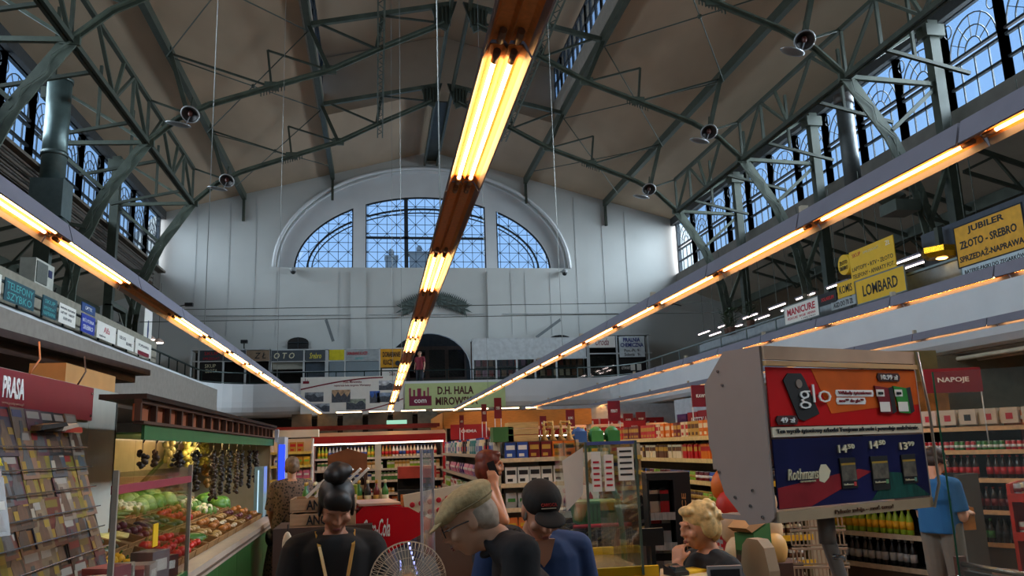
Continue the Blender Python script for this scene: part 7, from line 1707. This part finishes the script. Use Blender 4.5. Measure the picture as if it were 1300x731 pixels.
def stand(dy=0, z0=0, hgt=1.7, spread=.09):
    k = hgt / 1.7
    return dict(pelvis=(0, 0, .93 * k), waist=(0, 0, 1.08 * k), chest=(0, -.01, 1.26 * k), neck=(0, -.015, 1.46 * k), legs=(((-spread, 0, .88 * k), (-spread - .01, .02, .48 * k), (-spread - .01, -.02, .09)), ((spread, 0, .88 * k), (spread + .01, .02, .48 * k), (spread + .01, -.02, .09))), sh=.17,
                arms=(((-.185, -.01, 1.39 * k), (-.24, -.03, 1.11 * k), (-.25, .06, .88 * k)), ((.185, -.01, 1.39 * k), (.24, -.03, 1.11 * k), (.25, .06, .88 * k))), hands=(((0, .1, -1), (1, 0, 0), .3), ((0, .1, -1), (-1, 0, 0), .3)), head=HM((0, .02, 1.60 * k)))
# --- 1. woman with hair bun, black top, yellow lanyard (bottom centre-left), looking down
c = aty(424, 672, 4.05)
P = stand(hgt=1.6); zz = c.z - 1.49
P['head'] = HM((0, .09, 1.475), 0, -.55, 0); P['neck'] = (0, .01, 1.345); P['chest'] = (0, -.02, 1.17); P['waist'] = (0, -.02, 1.0); P['w'] = 1.02; P['d'] = 1.2; P['tilt'] = .15
P['arms'] = (((-.17, .0, 1.27), (-.23, .03, 1.0), (-.16, .25, .92)), ((.17, .0, 1.27), (.23, .03, 1.0), (.16, .25, .92))); P['hands'] = (((.5, .8, 0), (0, 0, -1), .4), ((-.5, .8, 0), (0, 0, -1), .4)); P['sleeve'] = .9; P['at'] = 1.15
P['shirt'] = M('101012', .8, noise=.1, bump=.1); P['pants'] = m_black; P['skin'] = m_skin2
t, bd = person('woman with dark hair bun in black top with yellow lanyard, looking down', (c.x, 4.12, c.z - 1.475), PI + .12, P, True)
t.location.z = 0; dz = c.z - 1.475
for ch in t.children: ch.location.z += dz if False else 0
mh = M('120a08', .55, noise=.3, scale=30)
hm = P['head']
hair(t, hm, [((0, -.02, .045), (.088, .104, .085)), ((0, -.05, .0), (.083, .075, .08)), ((0, .058, .06), (.066, .05, .055)), ((-.03, .075, .05), (.04, .03, .045), (.1, 0, .3)), ((-.076, .0, -.01), (.012, .035, .06)), ((.076, .0, -.01), (.012, .035, .06))], mh)
hair(t, hm, [((0, -.02, .165), (.058, .058, .05)), ((.03, .01, .17), (.04, .04, .035)), ((-.035, -.02, .175), (.035, .04, .03)), ((0, -.02, .12), (.04, .04, .03))], mh, 'hair_bun')
face_bits(hm, t, brow='20140f', closed=True)
g = MB(); 
for s_ in (-1, 1): 
    P_ = [(s_ * .075, -.06, 1.33), (s_ * .088, .03, 1.35), (s_ * .078, .12, 1.29), (s_ * .05, .165, 1.16), (s_ * .02, .175, .98), (0, .18, .92)]
    for a_, b_ in zip(P_, P_[1:]): g.bar(a_, b_, .016, .004)
g.build('lanyard', M('c89a48', .5), t); MB().box((-.03, .175, .85), (.03, .18, .93)).build('badge_card', m_paper, t)
MB().ell((-.12, .155, 1.13), (.012, .006, .02)).build('pin', m_paper, t)
# --- 2. elderly man in beige flat cap, black polo, facing left and down
c = aty(606, 660, 2.95)
P = stand(hgt=1.66); hz = c.z
P['neck'] = (0, .10, hz - .085); P['chest'] = (0, -.02, hz - .23); P['waist'] = (0, -.09, 1.05); P['pelvis'] = (0, -.10, .90); P['tilt'] = .35; P['w'] = 1.0; P['d'] = .98
P['head'] = HM((0, .20, hz - .01), 0, -.42, 0)
P['arms'] = (((-.17, .03, hz - .12), (-.2, .05, hz - .43), (-.18, .30, hz - .56)), ((.17, .03, hz - .12), (.2, .05, hz - .43), (.16, .3, hz - .56))); P['hands'] = (((.3, 1, 0), (0, 0, -1), .5), ((-.3, 1, 0), (0, 0, -1), .5)); P['sleeve'] = .85
P['shirt'] = M('121217', .85, noise=.15, bump=.15, scale=20); P['pants'] = M('2c2c34', .8); P['skin'] = M('c09074', .5, noise=.08)
P['legs'] = (((-.09, -.08, .86), (-.1, -.04, .47), (-.1, -.1, .09)), ((.09, -.08, .86), (.1, -.04, .47), (.1, -.1, .09)))
t, bd = person('elderly man in beige flat cap and black polo shirt bending his head', (c.x + .19, 3.1, 0), PI / 2 - .05, P, vox=.008)
hm = P['head']
hair(t, hm, [((0, -.052, .0), (.078, .062, .075)), ((.07, -.03, .0), (.014, .035, .035)), ((-.07, -.03, .0), (.014, .035, .035)), ((0, -.07, -.03), (.06, .035, .045))], M('a09080', .7, noise=.2, scale=40))
q = MB(); q.ell((0, -.015, .075), (.094, .115, .05), 18, 10, rot=(-.12, 0, 0)); q.ell((0, .045, .062), (.086, .085, .036), 16, 8, rot=(-.3, 0, 0)); q.ell((0, -.04, .06), (.09, .08, .045), 16, 8)
q.v = [tuple(hm @ Vector(v)) for v in q.v]; fuse(q, 'flat_cap', M('a8946c', .9, noise=.15, scale=60, bump=.2), t, .007, 2)
q = MB(); q.ell((0, .115, .035), (.066, .045, .008), 16, 6, rot=(-.35, 0, 0)); q.v = [tuple(hm @ Vector(v)) for v in q.v]; q.build('cap_peak', M('a8946c', .9, noise=.15, scale=60), t)
part_on(hm, t, MB().tube([(.092 * math.cos(a_), -.02 + .10 * math.sin(a_), .052 + .03 * math.sin(a_) * -.2) for a_ in [k * PI / 12 for k in range(25)]], .0035, 5), 'cap_seam', M('7a6a4c', .9))
face_bits(hm, t, brow='a8a098', glasses=m_black)
cl = MB(); nb = Vector(P['neck']); cl.tube([(nb.x + .075 * math.cos(a_), nb.y - .015 + .068 * math.sin(a_), nb.z - .015 - .04 * math.sin(a_)) for a_ in [k * PI / 8 for k in range(17)]], .013, 8); cl.build('collar', P['shirt'], t)
# --- 3. man in black cap and navy v-neck t-shirt
c = aty(684, 648, 3.55)
P = stand(hgt=1.66); hz = c.z; P['w'] = 1.15; P['d'] = 1.1
P['neck'] = (0, -.01, hz - .10); P['chest'] = (0, -.03, hz - .30); P['head'] = HM((0, .10, hz), 0, -.5, 0); P['tilt'] = .12
P['arms'] = (((-.20, -.02, hz - .18), (-.26, -.05, hz - .47), (-.26, .06, hz - .75)), ((.20, -.02, hz - .18), (.26, -.04, hz - .47), (.2, .14, hz - .7))); P['hands'] = (((0, .2, -1), (1, 0, 0), .45), ((-.2, .3, -1), (-1, 0, 0), .4)); P['sleeve'] = .68
P['shirt'] = M('1c3560', .85, noise=.12, bump=.1, scale=12); P['pants'] = M('3c3c40', .8); P['skin'] = m_skin2
t, bd = person('man in black cap and navy v-neck t-shirt looking down', (c.x, 3.65, 0), PI + .1, P, vox=.008)
hm = P['head']
hair(t, hm, [((0, -.05, .0), (.078, .062, .07)), ((.07, -.01, -.01), (.013, .035, .04)), ((-.07, -.01, -.01), (.013, .035, .04))], M('8a8278', .7, noise=.2, scale=40))
q = MB(); q.ell((0, -.01, .055), (.088, .104, .078), 18, 12); q.v = [tuple(hm @ Vector(v)) for v in q.v]; fuse(q, 'cap', M('17120f', .8, noise=.15), t, .007, 1)
q = MB(); q.ell((0, .125, .038), (.068, .058, .009), 16, 6, rot=(-.15, 0, 0)); q.v = [tuple(hm @ Vector(v)) for v in q.v]; q.build('cap_peak', M('17120f', .8), t)
me = text_mesh('CARIOCA', .07, .014, .02, .003); me.materials.append(M('b02a20', .5)); o = inst('lettering', me, parent=t); o.matrix_local = hm @ (Matrix.Translation((0, .092, .085)) @ Euler((PI / 2 - .55, 0, PI), 'XYZ').to_matrix().to_4x4())
part_on(hm, t, MB().bar((-.03, .1, .073), (.035, .1, .073), .004, .003), 'cap_stripe', M('c8b8a0', .5))
face_bits(hm, t, brow='5a5048', closed=True)
q = MB(); nb = Vector(P['neck']); q.prism([(-.055, nb.z - .02), (.055, nb.z - .02), (.03, nb.z - .1), (0, nb.z - .135), (-.03, nb.z - .1)], 'y', .085, .115)
q.build('neck_opening', P['skin'], t)
W_ = Vector(P['arms'][0][2]); MB().tube([W_ + Vector((.032 * math.cos(a_), .032 * math.sin(a_), .03)) for a_ in [k * PI / 6 for k in range(13)]], .009, 6).build('wristwatch', m_black, t)
# --- 4. red-haired woman on the phone
c = aty(618, 590, 6.6)
P = stand(hgt=1.70); hz = c.z; d_ = hz - 1.60
P['neck'] = (0, -.015, hz - .145); P['chest'] = (0, -.01, hz - .34); P['head'] = HM((0, .02, hz), 0, -.1, 0)
P['arms'] = (((-.16, 0, hz - .21), (-.2, -.02, hz - .47), (-.18, .12, hz - .66)), ((.165, 0, hz - .22), (.23, .13, hz - .42), (.13, .06, hz - .15))); P['hands'] = (((0, .3, -1), (1, 0, 0), .4), ((-.15, -.25, 1), (-.9, -.2, 0), .75, -1)); P['sleeve'] = 0; P['at'] = 1.0
P['shirt'] = M('16141c', .7, noise=.1); P['pants'] = M('5a5450', .8); P['skin'] = M('c4825c', .5, noise=.05)
t, bd = person('red-haired woman in sleeveless top talking on a phone', (c.x, 6.6, 0), -PI / 2 - .15, P, True, .009)
hm = P['head']; hair(t, hm, [((0, -.02, .04), (.09, .105, .085)), ((0, -.06, -.03), (.088, .06, .10)), ((-.075, -.01, -.04), (.025, .06, .09)), ((.075, -.02, -.03), (.025, .05, .085)), ((0, .04, .088), (.06, .05, .03))], M('6e2a14', .5, noise=.25, scale=30)); face_bits(hm, t, brow='5a3020')
Wv = Vector(P['arms'][1][2]); MB().box((Wv.x - .035, Wv.y - .04, Wv.z + .05), (Wv.x - .025, Wv.y + .02, Wv.z + .18), rot=(.35, 0, 0)).build('phone', m_black, t)
q = MB(); q.bar((-.13, .02, hz - .17), (-.1, .12, hz - .3), .02, .008); q.bar((.13, .02, hz - .17), (.1, .12, hz - .3), .02, .008); q.build('red_strap', m_redt, t)
q = MB(); q.ell((-.26, .0, hz - .72), (.06, .15, .12)); q.tube([(-.2, .0, hz - .2), (-.27, .02, hz - .62)], .01, 6); q.build('handbag', M('b8a898', .6), t)
# --- 5. blonde cashier, hand to her mouth, seated
c = aty(893, 668, 4.35)
P = stand(hgt=1.62); hz = c.z; P['pelvis'] = (0, -.05, hz - .70); P['waist'] = (0, -.05, hz - .54); P['chest'] = (0, -.01, hz - .33); P['neck'] = (0, .02, hz - .135); P['head'] = HM((0, .075, hz), 0, -.12, 0); P['tilt'] = .15; P['w'] = 1.15; P['d'] = 1.2; P['hem'] = .04
P['legs'] = (((-.1, .0, hz - .72), (-.12, .42, hz - .74), (-.12, .38, .09)), ((.1, .0, hz - .72), (.12, .42, hz - .74), (.12, .38, .09)))
P['arms'] = (((-.19, .02, hz - .21), (-.21, .26, hz - .46), (-.05, .25, hz - .19)), ((.19, .02, hz - .21), (.25, .16, hz - .47), (.1, .38, hz - .5))); P['hands'] = (((.25, -.25, 1), (.4, -.9, 0), 1.25), ((-.3, 1, 0), (0, 0, -1), .5)); P['sleeve'] = .75; P['at'] = 1.1
P['shirt'] = M('131214', .85, noise=.15); P['pants'] = m_black; P['skin'] = M('c88a68', .5, noise=.05)
t, bd = person('blonde seated cashier in black t-shirt resting her fist against her mouth', (c.x + .07, 4.4, 0), PI / 2 + .10, P, True, .0075)
hm = P['head']; random.seed(5)
sh_ = [((0, -.02, .05), (.092, .108, .085)), ((0, -.065, -.01), (.085, .055, .09)), ((-.075, -.02, .0), (.024, .05, .065)), ((.075, -.02, .0), (.024, .05, .065)), ((0, .06, .088), (.065, .045, .03))]
for k in range(34):
    a_ = random.uniform(0, 2 * PI); b_ = random.uniform(-.2, 1.3); sh_.append(((.088 * math.cos(a_) * math.cos(b_), -.025 + .1 * math.sin(a_) * math.cos(b_) - .01, .04 + .085 * math.sin(b_)), (.02, .024, .018), (a_, b_, 0))) if not (math.sin(a_) > .5 and b_ < .5) else None
hair(t, hm, sh_, M('d0ac70', .5, noise=.3, scale=40), vox=.006); face_bits(hm, t, brow='9a7a50', closed=True)
Wv = Vector(P['arms'][0][2]); Ev = Vector(P['arms'][0][1]); u = (Wv - Ev).normalized(); a1 = u.orthogonal().normalized(); b1 = u.cross(a1)
MB().tube([Wv - u * .03 + (a1 * math.cos(q) + b1 * math.sin(q)) * .032 for q in [k * PI / 6 for k in range(13)]], .007, 6).build('wristwatch', M('2a1c14', .5), t); MB().ell(Wv - u * .03 + a1 * .034, (.014, .014, .012), 10, 6).build('watch_face', M('c8a060', .2, .8), t)
part_on(hm, t, MB().ell((-.084, .0, -.04), (.004, .006, .006)), 'earring', M('c8a060', .2, .8))
# --- 6. woman in leopard dress seen from behind
c = aty(371, 592, 10.2)
P = stand(hgt=1.64); hz = c.z
P['head'] = HM((0, .03, hz), 0, -.2, 0); P['neck'] = (0, -.01, hz - .15); P['chest'] = (0, -.01, hz - .34); P['w'] = 1.2; P['d'] = 1.15
P['arms'] = (((-.19, 0, hz - .23), (-.24, .02, hz - .5), (-.2, .2, hz - .68)), ((.19, 0, hz - .23), (.24, .02, hz - .5), (.2, .2, hz - .68))); P['hands'] = (((0, .6, -1), (1, 0, 0), .5), ((0, .6, -1), (-1, 0, 0), .5)); P['sleeve'] = 1; P['skirt'] = True
def leopard():
    m = bpy.data.materials.new('leopard_print'); m.use_nodes = True; n = m.node_tree; b = n.nodes['Principled BSDF']; b.inputs['Roughness'].default_value = .8
    v = n.nodes.new('ShaderNodeTexVoronoi'); v.inputs['Scale'].default_value = 34; tc_ = n.nodes.new('ShaderNodeTexCoord'); r = n.nodes.new('ShaderNodeValToRGB'); n.links.new(tc_.outputs['Object'], v.inputs['Vector'])
    r.color_ramp.elements[0].position = .25; r.color_ramp.elements[0].color = (.012, .009, .008, 1); r.color_ramp.elements[1].position = .5; r.color_ramp.elements[1].color = (.16, .10, .07, 1)
    n.links.new(v.outputs['Distance'], r.inputs[0]); n.links.new(r.outputs[0], b.inputs['Base Color']); return m
P['shirt'] = P['pants'] = leopard(); P['top_name'] = 'dress_top'
t, bd = person('woman in leopard-print dress seen from behind by the vegetable counter', (c.x, 10.2, 0), .2, P, True, .011)
hm = P['head']; hair(t, hm, [((0, -.02, .035), (.088, .104, .085)), ((0, -.07, -.02), (.07, .05, .08)), ((0, -.10, .0), (.04, .035, .04)), ((-.07, -.02, -.02), (.02, .05, .06)), ((.07, -.02, -.02), (.02, .05, .06))], M('6a5038', .6, noise=.25, scale=30)); face_bits(hm, t)
q = MB().bar((.15, -.08, hz - .2), (-.2, -.16, hz - .75), .03, .008); q.ell((-.24, -.06, hz - .8), (.06, .12, .1)); q.build('shoulder_bag', m_black, t)
# --- 7. man in bright blue t-shirt at the drinks rack
c = aty(1186, 584, 6.8)
P = stand(hgt=1.70); hz = c.z
P['neck'] = (0, .0, hz - .145); P['chest'] = (0, -.02, hz - .34); P['head'] = HM((0, .06, hz), 0, -.35, 0); P['w'] = .95; P['d'] = 1.1
P['arms'] = (((-.19, 0, hz - .22), (-.2, .03, hz - .50), (-.1, .25, hz - .46)), ((.17, 0, hz - .22), (.2, .03, hz - .5), (.1, .25, hz - .48))); P['hands'] = (((.1, 1, .1), (.5, 0, -1), .8), ((-.1, 1, .1), (-.5, 0, -1), .8)); P['sleeve'] = .8
P['shirt'] = M('1c5e94', .85, noise=.1, bump=.1); P['pants'] = M('6a645c', .85, noise=.1); P['pleg'] = .62; P['skin'] = m_skin
t, bd = person('man in bright blue t-shirt and grey shorts holding a package at the drinks rack', (c.x - .02, 6.8, 0), -PI / 2 + .35, P, vox=.009)
hm = P['head']; hair(t, hm, [((0, -.025, .04), (.084, .1, .082)), ((0, -.06, -.01), (.078, .05, .07)), ((-.07, -.01, .0), (.016, .035, .04)), ((.07, -.01, .0), (.016, .035, .04))], M('2a1c14', .6, noise=.25, scale=30)); face_bits(hm, t, brow='2a1c14', closed=True)
tag(MB().box((-.07, -.05, 0), (.07, .05, .2)).ell((0, 0, .2), (.06, .05, .03)).build('food_package', M('b07030', .5, noise=.3, scale=12), loc=(c.x + .32, 6.92, hz - .64)), 'brown food package in the hands of the man in bright blue t-shirt', 'package')
# --- 8. person in dark red top on the far gallery
c = aty(533, 464, 37.8)
P = stand(hgt=1.72); hz = 1.60 / 1.7 * 1.72; P['shirt'] = M('7a1c2c', .8); P['pants'] = M('24242c', .8)
t, bd = person('person in dark red top standing on the far gallery by the arched doorway', (c.x, 37.8, GF), 2.6, P, vox=.014); P['head']
hair(t, P['head'], [((0, -.02, .04), (.086, .1, .085))], M('7a5a40', .6), vox=.012); face_bits(P['head'], t)
